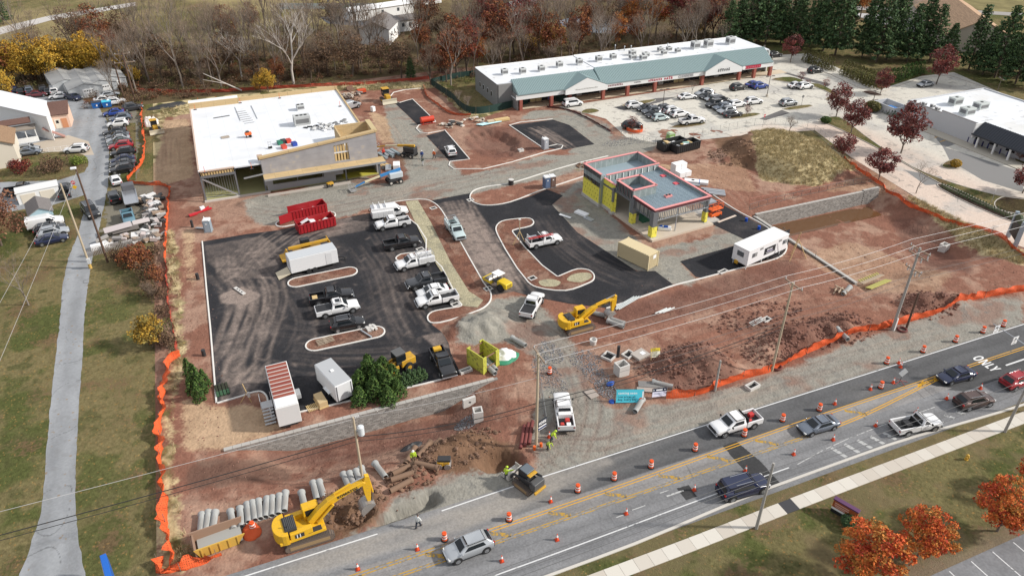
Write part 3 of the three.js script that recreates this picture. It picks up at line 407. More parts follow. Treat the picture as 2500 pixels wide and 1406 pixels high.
green([[125.9,122.3],[128.6,122.6],[131.2,121.8],[128,110.9],[123.8,94],[124.7,85.3],[127.7,78.3],[131,74.4],[125.3,70.2],[122.3,74.8],[122.3,85.9],[124.9,103.3],[125.8,115.8]]);green([[143.9,127.1],[149.2,127.9],[148,125.4],[142.5,122],[140.8,123.3]],mulchM);green([[130.7,92.9],[133.6,93.5],[133.4,91.3],[129.8,90.6],[129.2,91.8]]);green([[121.6,86.2],[122.7,85.4],[122.7,74.3],[123.2,68.6],[121.7,67.5],[120.2,73.1],[120.5,84.3]],mulchM);green([[146.7,89.6],[150.7,89.1],[141.3,82.1],[144.2,87.3]]);green([[124.5,76.6],[128.8,77.5],[131.3,74.6],[126,70.7],[122.7,74.3]],mulchM);
kerb([[153.2,155.2],[153.5,148.5],[151.8,136.6],[153.8,131.8],[173.2,137.1],[182.1,135.8],[181.5,123.2],[176.1,108.1]],false, oldKerbM);green([[150.3,134],[152.4,133.8],[152.5,129.9],[150.2,130.9]],mulchM);
green([[-42.1,169.4],[-37.6,169],[-27.6,164.4],[-25.7,160.3],[-25.8,154.5],[-30.2,152.3],[-40.1,155.2],[-43,156.4],[-45.1,170.2]],turfM, null, 0.03);
sheet('grass_strip',[[53.6,181.7],[65.7,184.1],[65.3,160.3],[55.5,156.8]],0.03,turfM, [0,40,0,40]);sheet('grass_strip',[[-22.8,181.6],[-17.1,179.2],[-16.6,145.4],[-20.9,144.2]],0.006,turfM, [0,40,0,40]);

// ================================================================ buildings
const steelM=mat([0.20,0.21,0.225],0.5,0.4),galvM=mat([0.46,0.48,0.5],0.4,0.6),plyM=new THREE.MeshStandardMaterial({map: groundTex(0,10,0,10,512,512,(u, v, o)=>{const n=fbm(u*0.7,v*4,3),p=(Math.floor(u/2.44)*7+Math.floor(v/1.22)*3) % 5/5;o[0]=0.52+0.07*p;o[1]=0.38+0.05*p;o[2]=0.2+0.03*p;mul3(o, 0.78+0.35*n);if (u % 2.44 < 0.04 || v % 1.22 < 0.04) mul3(o, 0.6);},true),roughness: 0.9});
const lumberM=mat([0.58,0.42,0.2],0.85),blackM=mat([0.012,0.012,0.013],0.85),darkGlassM=mat([0.018,0.02,0.024],0.08,0),whiteM=mat([0.78,0.78,0.77],0.7),rubberM=mat([0.02,0.02,0.021],0.9),orangeM=mat([0.75,0.13,0.02],0.6);
const roofTex=(seed, dirt)=>groundTex(0,64,0,64,1024,1024,(u, v, o)=>{const n=fbm(u*0.12+seed, v*0.12,4),n2=fbm(u*0.7+seed, v*0.7,3);o[0]=0.70;o[1]=0.72;o[2]=0.75;lerp3(o, [0.62,0.61,0.58],sstep(0.5,0.72,n)*dirt);lerp3(o, [0.35,0.34,0.33],sstep(0.7,0.8,n2)*dirt*0.8);if (u % 3 < 0.09 || v % 12 < 0.08) mul3(o, 0.86);lerp3(o, [0.5,0.5,0.49],sstep(0.6,0.66,fbm(u*0.3+20,v*0.3,3))*0.18);});
const planeUV=(g, s)=>{const p=g.attributes.position, n=g.attributes.normal, uv=g.attributes.uv;for (let i=0;i < p.count;i++) {const x=p.getX(i),y=p.getY(i),z=p.getZ(i);Math.abs(n.getY(i)) > 0.5 ? uv.setXY(i, x/s, z/s) : Math.abs(n.getX(i)) > 0.5 ? uv.setXY(i, z/s, y/s) : uv.setXY(i, x/s, y/s);} return g;};
const whiteRoofM=new THREE.MeshStandardMaterial({map: roofTex(1,0.12),roughness: 0.75}),mallRoofM=new THREE.MeshStandardMaterial({map: roofTex(8,0.65),roughness: 0.8});
whiteRoofM.map.wrapS=whiteRoofM.map.wrapT=mallRoofM.map.wrapS=mallRoofM.map.wrapT=THREE.RepeatWrapping;
const P=(g, name, w, h, d, x, y, z, m)=>part(g, name, bx(w, h, d, x, y, z),m);  // a box-shaped part given by its centre
// ---- supermarket under construction: x=u, z=-v from its front corner
{
const b=thing('supermarket_building','large unfinished building with white flat roof and slanted plywood-edged front','building',[-5,130.5]);
const W=31.5,Dp=37.5,R=5.4;
const wallM=mat([0.34,0.34,0.35],0.85),sheathM=new THREE.MeshStandardMaterial({map: groundTex(0,12,0,12,512,512,(u, v, o)=>{const n=fbm(u, v, 3);o[0]=0.36;o[1]=0.35;o[2]=0.36;if (v % 1.2 < 0.05) mul3(o, 0.8);lerp3(o, [0.5,0.42,0.28],sstep(0.62,0.8,n)*0.3);mul3(o, 0.85+0.3*n);},true),roughness: 0.7,metalness: 0.1});
P(b, 'floor_slab',W, 0.2,Dp, W/2,0.1,-Dp/2,mat([0.36,0.34,0.16],0.9));
P(b, 'rear_wall',W, R, 0.3,W/2,R/2+0.2,-Dp+0.15,wallM);P(b, 'side_wall',0.3,R, Dp - 6,0.15,R/2+0.2,-Dp/2 - 2.7,mat([0.5,0.42,0.35],0.85));P(b, 'side_wall',0.3,R, Dp - 0.6,W - 0.15,R/2+0.2,-Dp/2,wallM);
part(b, 'roof',planeUV(bx(W, 0.25,Dp - 0.1,W/2,R+0.12,-Dp/2 - 0.06),64),whiteRoofM);
P(b, 'parapet',W - 10,0.9,0.35,W/2+5,R+0.6,-Dp+0.17,plyM);P(b, 'parapet',10,1.3,0.3,5.0,R+0.75,-Dp+1.6,plyM);P(b, 'parapet_cap',10,0.12,1.6,5.0,R+1.46,-Dp+0.7,whiteM);P(b, 'parapet',0.25,0.25,Dp - 2,0.12,R+0.3,-Dp/2,mat([0.55,0.42,0.34],0.85));P(b, 'parapet',0.3,0.35,Dp - 7,W - 0.15,R+0.35,-Dp/2 - 3.4,plyM);
// open steel bay
for (const [x, z] of [[0.2,0],[5.9,0],[10.6,-0.2]]) P(b, 'column',0.28,R, 0.28,x, R/2+0.2,z - 0.16,steelM);
P(b, 'beam',5.8,0.45,0.3,3.05,R - 0.75,-0.1,steelM);part(b, 'brace',beam([0.35,R - 1.1,-0.12],[5.7,0.35,-0.12],0.18,0.24),galvM);
P(b, 'header',5.9,0.12,0.5,3.05,R+0.32,-0.05,mat([0.55,0.42,0.34],0.85));P(b, 'header_backing',5.8,0.7,0.06,3.05,R - 0.15,-0.2,mat([0.25,0.16,0.06],0.9));for (let i=0;i < 13;i++) P(b, 'joist',0.3,0.72,0.1,0.3+i*0.46,R - 0.15,-0.07,lumberM);
for (let i=0;i < 13;i++) P(b, 'stud',0.05,3.9,0.05,0.5+i*0.42,2.2,-2.3,galvM);P(b, 'floor_rail',5.3,0.1,0.1,3,0.27,-1.2,galvM);
part(b, 'rail',beam([10.7,3.7,0.2],[7.2,3.4,0.2],0.2,0.25),galvM);for (const z of [-0.7,-1.6]) P(b, 'truss',4.6,0.25,0.14,8.3,R - 0.35,z, blackM);
// slanted front with canopy
const fx0=10.6,fx1=31.6,top0=6.5,top1=8.6;
{const wx=fx1 - 8,sh=new THREE.Shape([[fx0,3.4],[fx1,3.4],[fx1,top1],[fx0,top0]].map(p=>new THREE.Vector2(...p)));sh.holes.push(new THREE.Path([[wx, 3.9],[wx, 7.0],[wx+2.7,7.2],[wx+2.7,3.9]].map(p=>new THREE.Vector2(...p))));part(b, 'front_wall',planeUV(new THREE.ExtrudeGeometry(sh, {depth: 0.35,bevelEnabled: false}).translate(0,0,-0.27),12),sheathM);}
for (let i=0;i < 5;i++) P(b, 'stud',0.36,3.9,0.16,fx1 - 7.75+i*0.55,5.35,-0.2,lumberM);
part(b, 'parapet_cap',beam([fx0 - 0.3,top0+0.1,-0.2],[fx1+0.3,top1+0.12,-0.2],0.9,0.35),plyM);P(b, 'parapet_return',0.9,0.5,1.6,fx0,top0+0.0,-0.8,mat([0.45,0.33,0.25],0.9));
const zb=-6.3;for (const [x0,x1,z0,z1] of [[fx1 - 6.4,fx1,zb, zb],[fx1 - 6.4,fx1 - 6.4,-0.4,zb],[fx1 - 0.1,fx1 - 0.1,-0.4,zb]]) P(b, 'parapet_box',Math.max(0.25,x1 - x0),2.9,Math.max(0.25,Math.abs(z1 - z0)),(x0+x1)/2,R+1.6,(z0+z1)/2,plyM);
P(b, 'parapet_cap',0.9,0.14,6.4,fx1,top1+0.05,-3.4,mat([0.5,0.4,0.22],0.9));
part(b, 'canopy',planeUV(bx(fx1 - fx0+1,0.3,2.7,(fx0+fx1)/2+0.4,3.4,1.25),10),plyM);P(b, 'canopy_edge',fx1 - fx0+1,0.34,0.12,(fx0+fx1)/2+0.4,3.4,2.66,galvM);
P(b, 'lower_wall',12.4,1.1,0.3,fx0+6.5,0.75,-0.1,wallM);P(b, 'lower_wall',1.4,2.2,0.3,fx0+0.7,2.4,-0.1,wallM);P(b, 'lower_wall',3.6,2.2,0.3,fx0+12.4,2.4,-0.1,wallM);for (const x of [5.8,10.4]) P(b, 'mullion',0.14,2,0.2,fx0+x, 2.3,-0.1,steelM);
P(b, 'column',0.35,3.2,0.35,fx1 - 0.4,1.7,2.2,steelM);P(b, 'column',0.25,3.2,0.25,fx0+14.6,1.7,0.4,steelM);P(b, 'interior_floor',6.6,0.06,2.4,fx1 - 3.6,0.24,-1.3,mat([0.5,0.46,0.06],0.9));
P(b, 'footing',15,0.35,0.35,fx0+7.5,0.17,1.9,mat([0.5,0.45,0.4],0.9));P(b, 'footing',11.3,0.3,0.4,5.6,0.15,0.2,mat([0.55,0.5,0.45],0.9));
}
const SMROOF=5.66;                              // top of the supermarket roof
// ---- rooftop units
function rooftopUnit(label, p, y, w, h, d, deg, fans, group, body=[0.55,0.56,0.55]) {
const o=thing('rooftop_unit',label, 'rooftop unit',p, y, deg, group);
part(o, 'curb',bx(w*0.9,0.25,d*0.9,0,0.125,0),whiteM);part(o, 'cabinet',rb(w, h, d, 0.05,0,0.25+h/2,0),mat(body, 0.6,0.2));
part(o, 'louvre',bx(w*0.8,h*0.5,0.03,0,0.25+h*0.45,d/2+0.01),mat([0.2,0.2,0.2],0.7,0.3));part(o, 'louvre',bx(0.03,h*0.55,d*0.7,-w/2 - 0.01,0.25+h*0.5,0),mat([0.16,0.16,0.165],0.7));
for (let i=0;i < fans;i++) part(o, 'fan',cy(0.32,0.32,0.06,14,(i - (fans - 1)/2)*0.8,h+0.28,0),rubberM);
return o;
}
rooftopUnit('grey rooftop unit with three round fans on the white unfinished roof',[15.6,147.7],SMROOF, 3.2,1.7,1.9,0,3,null, [0.5,0.51,0.5]);
rooftopUnit('low rooftop unit behind the three-fan unit on the unfinished roof',[16.7,156.9],SMROOF, 1.6,0.9,1.4,0,2);
// ---- building under steel framing
{
const b=thing('restaurant_building','steel-framed building shell with pink-topped parapets and yellow sheathing','building',[61.2,88.4],0,5);
const pinkM=mat([0.72,0.29,0.28],0.7),boardM=new THREE.MeshStandardMaterial({map: groundTex(0,10,0,10,512,512,(u, v, o)=>{const n=fbm(u, v, 3);o[0]=0.25;o[1]=0.29;o[2]=0.285;if (u % 1.2 < 0.06) lerp3(o, [0.5,0.52,0.52],0.8);if (Math.abs(u % 1.2 - 0.6) < 0.03 && v % 1.3 < 0.5 && v % 1.3 > 0.2) mul3(o, 0.35);mul3(o, 0.8+0.4*n);},true),roughness: 0.8}),maroonM=mat([0.10,0.03,0.035],0.8);
const yellowM=new THREE.MeshStandardMaterial({map: canvasTex(512,512,(g)=>{g.fillStyle='#e6dc58';g.fillRect(0,0,512,512);g.fillStyle='#3a3a1c';for (let j=0;j < 4;j++) for (let i=0;i < 4;i++) {const x=i*128+40+(j % 2)*50,y=j*128+40;g.beginPath();g.moveTo(x, y+34);g.lineTo(x+22,y);g.lineTo(x+44,y+34);g.lineTo(x+22,y+20);g.fill();g.fillRect(x, y+42,44,8);}}),roughness: 0.8});yellowM.map.wrapS=yellowM.map.wrapT=THREE.RepeatWrapping;
const concM=mat([0.47,0.45,0.42],0.9);
P(b, 'floor_slab',12.6,0.35,21.2,5.6,0.17,-9.6,mat([0.55,0.47,0.38],0.9));P(b, 'floor_slab',2.6,0.3,4.8,12.6,0.15,-2.2,concM);
const deckM=new THREE.MeshStandardMaterial({color: rgb([0.36,0.45,0.50]),roughness: 0.45,metalness: 0.35,bumpMap: (()=>{const t=groundTex(0,8,0,8,128,128,(u, v, o)=>{o[0]=o[1]=o[2]=(u % 1 < 0.5 ? 0.2 : 0.8);},true);t.colorSpace=THREE.NoColorSpace;t.repeat.set(6,6);return t;})(),bumpScale: 0.05});
P(b, 'roof_deck',11,0.18,13.6,5.6,4.55,-6.9,deckM);for (let i=0;i < 36;i++) P(b, 'deck_rib',0.07,0.05,13.4,0.4+i*0.3,4.66,-6.9,deckM);
// parapets round the main roof
P(b, 'parapet',0.25,0.75,14,11.1,4.85,-6.9,boardM);P(b, 'parapet',11.2,0.5,0.25,5.6,4.9,0,maroonM);P(b, 'parapet',0.25,0.5,6,0.05,4.9,-3,maroonM);P(b, 'parapet',11.0,1.2,0.25,5.6,5.1,-13.9,boardM);
for (const [w, d, x, z, y] of [[0.42,14.2,11.1,-7,5.27],[11.6,0.42,5.6,0,5.2],[0.42,6.1,0.05,-3.2,5.2],[11.3,0.36,5.6,-13.9,5.75]]) P(b, 'parapet_cap',w, 0.1,d, x, y, z, pinkM);
for (let i=0;i < 8;i++) P(b, 'stud',0.14,0.9,0.12,0.7+i*1.35,5.1,-13.7,whiteM);
// rear screen box
const X0=-1.1,X1=10.4,Z0=-13.9,Z1=-19.3,T=6.1;
for (const [w, d, x, z] of [[X1 - X0,0.2,(X0+X1)/2,Z1],[0.2,5.2,X0,(Z0+Z1)/2],[0.2,5.2,X1,(Z0+Z1)/2]]) {part(b, 'screen_wall',planeUV(bx(w, 1.7,d, x, T - 0.9,z),10),boardM);P(b, 'parapet_cap',w+0.25,0.1,d+0.22,x, T, z, pinkM);}
P(b, 'roof_deck',X1 - X0,0.15,5.3,(X0+X1)/2,4.5,(Z0+Z1)/2,deckM);P(b, 'rear_wall',X1 - X0,4.3,0.2,(X0+X1)/2,2.3,Z1,boardM);P(b, 'rear_wall',0.2,4.3,5.3,X1,2.3,(Z0+Z1)/2,boardM);
// yellow sheathing along the side
const yp=(z0,z1,y0,y1,x)=>{const g=bx(0.12,y1 - y0,z0 - z1,x, (y0+y1)/2,(z0+z1)/2);planeUV(g, 3.2);part(b, 'sheathing_panel',g, yellowM);};
yp(-13.9,-16.6,0.5,3.4,X0+0.05);yp(-16.6,-19.4,0.5,3.6,X0+0.05);yp(-9.9,-11.9,0.4,4.0,-0.45);yp(-11.9,-13.9,0.4,4.0,-0.45);yp(-10.5,-13.9,4.4,5.2,-0.45);P(b, 'dark_band',0.1,0.4,3.6,-0.43,4.2,-12.1,steelM);P(b, 'side_wall',0.3,4.6,3.6,-0.2,2.6,-12.1,boardM);P(b, 'return_wall',0.9,5.4,0.2,-0.7,3.0,-14.0,boardM);P(b, 'parapet_cap',0.4,0.1,3.4,-0.3,5.27,-12.2,pinkM);P(b, 'footing',0.5,0.5,5.6,X0,0.25,-16.6,concM);P(b, 'footing',0.5,0.5,4,-0.5,0.25,-11.9,concM);
for (let i=0;i < 13;i++) P(b, 'stud',0.08,i % 2 ? 2.3 : 2.5,0.08,X0 - 0.02,4.6,-14.1 - i*0.42,i % 3 ? steelM : maroonM);P(b, 'band',0.16,0.8,5.3,X0 - 0.02,5.6,-16.6,maroonM);
// corner tower
for (const [w, d, x, z] of [[4.6,0.2,2.2,-5.9],[0.2,4.6,-0.1,-8.2],[0.2,4.6,4.5,-8.2],[4.6,0.2,2.2,-10.5]]) {part(b, 'tower_wall',planeUV(bx(w, 1.7,d, x, 5.3,z),10),boardM);P(b, 'parapet_cap',w+0.26,0.1,d+0.24,x, 6.2,z, pinkM);}
for (let i=0;i < 12;i++) P(b, 'stud',0.09,1.5,0.14,-0.24,5.3,-6.1 - i*0.39,i % 2 ? maroonM : blackM);P(b, 'lintel',0.3,0.35,4.6,-0.1,4.2,-8.2,steelM);
// posts, wrapped bases and framed header
for (const [x, z, w, d] of [[0.1,-0.2,1.0,1.0],[0.0,-5.6,0.8,0.9],[11.0,-0.4,0.5,0.9],[-0.5,-10.6,0.6,0.5]]) {P(b, 'post',w*0.9,4.4,d*0.9,x, 2.6,z, steelM);const g=bx(w, 1.8,d, x, 1.3,z);planeUV(g, 3.2);part(b, 'sheathing_wrap',g, yellowM);P(b, 'plinth',w+0.5,0.36,d+0.5,x, 0.18,z, concM);}
P(b, 'header',10.6,0.15,0.3,5.6,3.2,0,galvM);P(b, 'header',10.6,0.12,0.3,5.6,4.6,0,galvM);P(b, 'header',0.3,0.15,5.2,0.05,3.2,-2.8,steelM);
for (let i=0;i < 30;i++) P(b, 'stud',0.1,1.35,0.1,0.5+i*0.36,3.9,0.02,i % 4 ? galvM : steelM);for (let i=0;i < 14;i++) P(b, 'stud',0.1,1.35,0.1,0.03,3.9,-0.7 - i*0.36,i % 3 ? galvM : steelM);
for (const [x, z] of [[4.6,0],[11.9,-1.2]]) P(b, 'thin_column',0.14,4.6,0.14,x, 2.5,z, galvM);P(b, 'awning_frame',2.6,0.3,1.4,11.7,3.6,-0.9,galvM);
P(b, 'interior_wall',9.5,4,0.2,5.4,2.3,-7.5,boardM);P(b, 'stored_crate',2.2,1.2,1.2,2.6,0.95,-5.2,mat([0.02,0.10,0.06],0.8));
for (const [x, z] of [[5.6,-3.9],[6.1,-10.3]]) {P(b, 'roof_curb',1.3,0.3,0.7,x, 4.78,z, pinkM);for (const s of [-0.3,0.3]) part(b, 'roof_vent',cy(0.2,0.2,0.14,12,x+s, 4.98,z),rubberM);}
for (const [x, z] of [[10,-7.4],[10,-11]]) P(b, 'roof_hatch',0.9,0.16,0.8,x, 4.72,z, mat([0.6,0.1,0.12],0.7));
}
// ---- strip mall
{
const b=thing('strip_mall','long strip mall with teal metal mansard roof, white gables and brick columns','building',[61.5,154]);
const greyM=mat([0.235,0.235,0.23],0.85),tealM=mat([0.26,0.35,0.355],0.6,0.1),tealD=mat([0.2,0.28,0.285],0.6,0.1),brickM=mat([0.30,0.09,0.065],0.9),fascM=mat([0.74,0.74,0.73],0.7);
P(b, 'wall',0.3,5.5,14.6,0.15,2.75,-10.9,greyM);P(b, 'wall',78,5.5,0.3,39,2.75,-18.3,greyM);P(b, 'wall',0.3,5.5,14.6,78,2.75,-10.9,fascM);for (const z of [-12.5,-14.8,-9.6,-7.2]) {P(b, 'window',0.06,1.1,0.7,-0.02,2.4,z, darkGlassM);P(b, 'window_frame',0.05,1.25,0.85,0.0,2.4,z, fascM);}
part(b, 'roof',planeUV(bx(27,0.25,14.4,13.5,5.5,-11),64),mallRoofM);part(b, 'roof',planeUV(bx(51,0.25,14.2,52.6,5.62,-11.1),64),mallRoofM);P(b, 'roof_edge',27,0.2,0.25,13.5,5.7,-18.2,whiteM);P(b, 'roof_edge',51,0.25,0.25,52.6,5.82,-18.2,whiteM);
const slope=(x0,x1,ridge, z1)=>part(b, 'mansard',(()=>{const g=new THREE.BufferGeometry(),a=[x0,3.7,0.15],c=[x1,3.7,0.15],d=[x1,ridge, z1],e=[x0,ridge, z1];g.setAttribute('position',new THREE.Float32BufferAttribute([...a, ...c, ...d, ...a, ...d, ...e, e[0],e[1],e[2],d[0],d[1],d[2],d[0],5.4,z1 - 0.2,e[0],e[1],e[2],d[0],5.4,z1 - 0.2,e[0],5.4,z1 - 0.2,...a, ...e, x0,3.7,z1,...c, x1,3.7,z1,...d],3));g.computeVertexNormals();return g;})(),tealM);
const segs=[[3.8,25.5,6.1],[25.6,76.5,6.5]];for (const [x0,x1,r] of segs) {slope(x0,x1,r, -4.4);const ribs=[];for (let x=x0+0.2;x < x1;x += 0.42) ribs.push(beam([x, 3.75,0.13],[x, r+0.04,-4.4],0.05,0.09));const s=part(b, 'roof_seams',mg(ribs),tealD);s.userData.kind='stuff';}
P(b, 'gutter',73,0.18,0.2,40,3.66,0.2,tealD);P(b, 'fascia',73.4,1.1,0.25,40,3.05,0.02,fascM);P(b, 'soffit',73.2,0.08,3.4,40,2.55,-1.7,fascM);
for (const [cx, hw, hp] of [[21.2,5.6,2.3],[60.5,5.6,2.6]]) {
part(b, 'gable',ext([[-hw, 2.5],[hw, 2.5],[hw, 3.65],[0,3.65+hp],[-hw, 3.65]],0.3).translate(cx, 0,0.75),fascM);
for (const s of [-1,1]) {const g=new THREE.BufferGeometry(),e=[cx+s*(hw+0.35),3.65,0.95],a=[cx, 3.75+hp, 0.95],k=[cx, 3.75+hp, -3.9],q=[cx+s*(hw+0.35),3.65,0.1];g.setAttribute('position',new THREE.Float32BufferAttribute([...e, ...a, ...k, ...e, ...k, ...q],3));g.computeVertexNormals();part(b, 'gable_roof',g, tealD);}
}
P(b, 'wall',3.4,5.5,0.3,2.0,2.75,-3.5,greyM);P(b, 'wall',0.3,3.6,3.3,3.75,1.8,-1.75,greyM);const cols=[4.5,12.4,17.2,26.2,33,40.8,54.8,66.2,71,76.2];for (const x of cols) P(b, 'column',0.75,2.5,0.75,x, 1.25,-0.1,brickM);
// recessed shopfront
P(b, 'shop_wall',73,5.3,0.2,40,2.65,-3.9,mat([0.33,0.24,0.17],0.9));reseed(77);
for (let x=4.6;x < 76;x += 1.55) {const tint=rnd();const m=x > 13 && x < 17 ? mat([0.32,0.03,0.04],0.6) : tint < 0.12 ? mat([0.5,0.4,0.2],0.6) : tint < 0.2 ? mat([0.35,0.36,0.36],0.5) : darkGlassM;P(b, 'shop_window',1.4,2.0,0.08,x, 1.3,-3.76,m);P(b, 'mullion',0.1,2.3,0.12,x+0.77,1.25,-3.74,mat([0.06,0.06,0.06],0.6));if (x > 13 && x < 17) P(b, 'window_poster',1.3,0.8,0.04,x, 0.8,-3.7,mat([0.06,0.10,0.35],0.6));}
const sign=(str, size, x, y, z, c)=>part(b, 'sign_lettering',text(str, size, 0.08).translate(x, y, z),mat(c, 0.6));
const marks=(n, w, h, x, y, z, c)=>{const g=[];for (let i=0;i < n;i++) {const q=(i - (n - 1)/2)*w/n, hh=h*rr(0.5,1);g.push(bx(w/n*0.3,hh, 0.08,x+q, y - (h - hh)/2,z),bx(w/n*0.7,h*0.2,0.08,x+q, y+rr(-0.3,0.3)*h, z));} part(b, 'sign_lettering',mg(g),mat(c, 0.6));};
marks(14,6,0.4,21.2,3.5,0.93,[0.6,0.59,0.56]);marks(9,4.2,0.5,29.4,3.1,0.18,[0.3,0.1,0.12]);marks(5,2,0.35,35.6,3.1,0.18,[0.2,0.2,0.21]);marks(8,4,0.6,40.6,3.05,0.18,[0.5,0.02,0.05]);marks(4,2.6,0.75,44.4,3.1,0.18,[0.5,0.02,0.05]);sign('CLEANERS',0.66,49.6,3.05,0.15,[0.36,0.36,0.37]);marks(6,3.8,0.8,60.4,3.6,0.93,[0.08,0.08,0.08]);
P(b, 'sign_panel',5.2,0.8,0.1,70,3.1,0.2,mat([0.42,0.01,0.04],0.5));part(b, 'sign_emblem',cyz(0.5,0.12,14,67.2,3.1,0.22),whiteM);marks(8,4.6,0.4,70,3.1,0.26,[0.7,0.2,0.25]);
}
for (const [i, p] of [[66,164],[70.3,163],[75.3,163.1],[80.9,164.6],[86.4,164.7],[92.1,165.1],[96.4,165.4]].entries()) rooftopUnit('boxy grey unit in the single row along the mall roof',p, i < 4 ? 5.62 : 5.74,1.5,1.15,1.3,0,1,'row of rooftop units along the mall roof');
for (const p of [[102.9,166.9],[101,163.5],[105.1,163.9],[103.3,162.1]]) rooftopUnit('grey unit in the cluster of four on the mall roof',p, 5.74,1.7,1.0,1.3,0,1,'cluster of rooftop units on the mall');
for (const p of [[111.5,167.2],[113.9,166.7],[110.7,164.1],[115.1,164.4]]) rooftopUnit('grey unit beside thin vent pipes on the mall roof',p, 5.74,1.3,0.9,1.2,0,1,'rooftop units beside the vent pipes');
for (const p of [[121.7,166.1],[125.9,166.2],[133.2,166.4]]) rooftopUnit('large square grey unit at the far end of the mall roof',p, 5.74,2.0,1.7,1.9,0,1,'large rooftop units at the mall end');
for (const p of [[101.5,173.5],[103.2,171.5],[105,171.2],[115.3,169.6]]) {const o=thing('vent_pipe','thin vent pipe with cap standing on the mall roof','vent pipe',p, 5.74,0,'vent pipes on the mall roof');part(o, 'pipe',cy(0.1,0.1,1.1,8,0,0.55,0),galvM);part(o, 'cap',cy(0.22,0.05,0.22,8,0,1.2,0),galvM);}
// ---- pharmacy
{
const b=thing('pharmacy_building','white-walled shop building with dark metal mansard over its entrance','building',[145,98]);
const wM=mat([0.52,0.53,0.55],0.85),darkRoof=mat([0.045,0.05,0.062],0.5,0.2),H=3.9;
P(b, 'wall',0.3,H+0.5,9.2,0,(H+0.5)/2,-4.6,wM);P(b, 'wall',0.3,H, 9,0.12,H/2,-13.7,wM);P(b, 'wall',24,H, 0.3,12,H/2,-18.2,wM);P(b, 'wall',24,H, 0.3,12.1,H/2,12,wM);P(b, 'wall',0.3,H, 30.4,24,H/2,-3,wM);P(b, 'wall',0.3,H - 0.4,12,1.4,H/2 - 0.2,6,wM);
part(b, 'roof',planeUV(bx(24,0.2,30,12.1,H - 0.35,-3.1),64),mallRoofM);P(b, 'coping',0.4,0.1,9.3,0,H+0.55,-4.6,mat([0.25,0.24,0.24],0.7));P(b, 'coping',0.4,0.1,9,0.12,H+0.05,-13.7,mat([0.25,0.24,0.24],0.7));
{const g=new THREE.BufferGeometry();g.setAttribute('position',new THREE.Float32BufferAttribute([-1.6,2.7,12,-1.6,2.7,0.2,0.9,4.9,0.2,-1.6,2.7,12,0.9,4.9,0.2,0.9,4.9,12,0.9,4.9,0.2,-1.6,2.7,0.2,1.4,2.7,0.2],3));g.computeVertexNormals();part(b, 'mansard',g, darkRoof);for (let z=0.5;z < 12;z += 0.55) part(b, 'roof_seam',beam([-1.62,2.74,z],[0.9,4.95,z],0.06,0.08),darkRoof);P(b, 'fascia',0.2,0.3,12,-1.6,2.6,6,darkRoof);}
P(b, 'end_wall',3,3,0.2,0.2,3.2,0.05,whiteM);for (const z of [3.4,7.2,10.6]) {P(b, 'window',0.1,1.2,1.9,1.2,1.5,z, darkGlassM);P(b, 'post',0.3,2.5,0.3,-1.3,1.3,z - 1.8,whiteM);} P(b, 'plinth_walk',3.4,0.14,31,-1.6,0.09,-2.5,mat([0.45,0.41,0.34],0.9));
const dp=thing('dumpster_enclosure','pale walled enclosure with blue dumpster behind the pharmacy','enclosure',[143,117.5]);for (const [w, d, x, z] of [[0.2,6,0,-3],[4,0.2,2,0],[4,0.2,2,-6],[0.2,6,4,-3]]) P(dp, 'wall',w, 1.9,d, x, 0.95,z, wM);P(dp, 'dumpster',1.8,1.2,2.2,2,0.6,-2.6,mat([0.03,0.15,0.4],0.6));
}
for (const [p, w, h, d, l] of [[[152.7,110.5],2.6,1.5,1.8,'twin-grille pale unit'],[[155.5,106.4],2.8,1.3,2,'long pale green unit'],[[149.5,104.8],2.7,1.4,2,'pale green unit near the mansard']]) rooftopUnit(l+' on the pharmacy roof',p, 3.65,w, h, d, 0,1,null, [0.5,0.53,0.51]);
for (const p of [[145.4,112.3],[146,110.6],[145.4,108.8]]) rooftopUnit('small white condenser by the roof edge of the pharmacy',p, 3.65,0.9,0.8,0.8,0,0,'small condensers on the pharmacy roof',[0.66,0.67,0.67]);
const quadG0=(a, b, c, d)=>{const g=new THREE.BufferGeometry();g.setAttribute('position',new THREE.Float32BufferAttribute([...a, ...b, ...c, ...a, ...c, ...d],3));g.computeVertexNormals();return g;};
// ---- houses and sheds of the neighbouring yard
function gableHouse(o, w, d, wallH, roofH, wallM, roofM, over=0.35) {  // ridge along x
part(o, 'wall',ext([[-d/2,0],[d/2,0],[d/2,wallH],[0,wallH+roofH],[-d/2,wallH]],w).rotateY(Math.PI/2),wallM);
const L=Math.hypot(d/2+over, roofH*(1+over/(d/2))),a=Math.atan2(roofH, d/2);
for (const s of [-1,1]) part(o, 'roof',bx(w+2*over, 0.14,L, 0,0,0).rotateX(s*a).translate(0,wallH+roofH/2 - over*0.5*Math.tan(a)+0.1,s*(d/4+over/2)),roofM);
}
const shingleTex=(c)=>new THREE.MeshStandardMaterial({map: groundTex(0,12,0,12,256,256,(u, v, o)=>{const n=vn(u*2,v*6)*0.5+vn(u*6,v*9)*0.5;o[0]=c[0];o[1]=c[1];o[2]=c[2];mul3(o, 0.65+0.7*n);},true),roughness: 0.95});
const brownRoof=shingleTex([0.13,0.07,0.055]),tanRoof=shingleTex([0.27,0.17,0.1]),greyRoof=shingleTex([0.17,0.155,0.15]),creamM=mat([0.66,0.6,0.5],0.85);
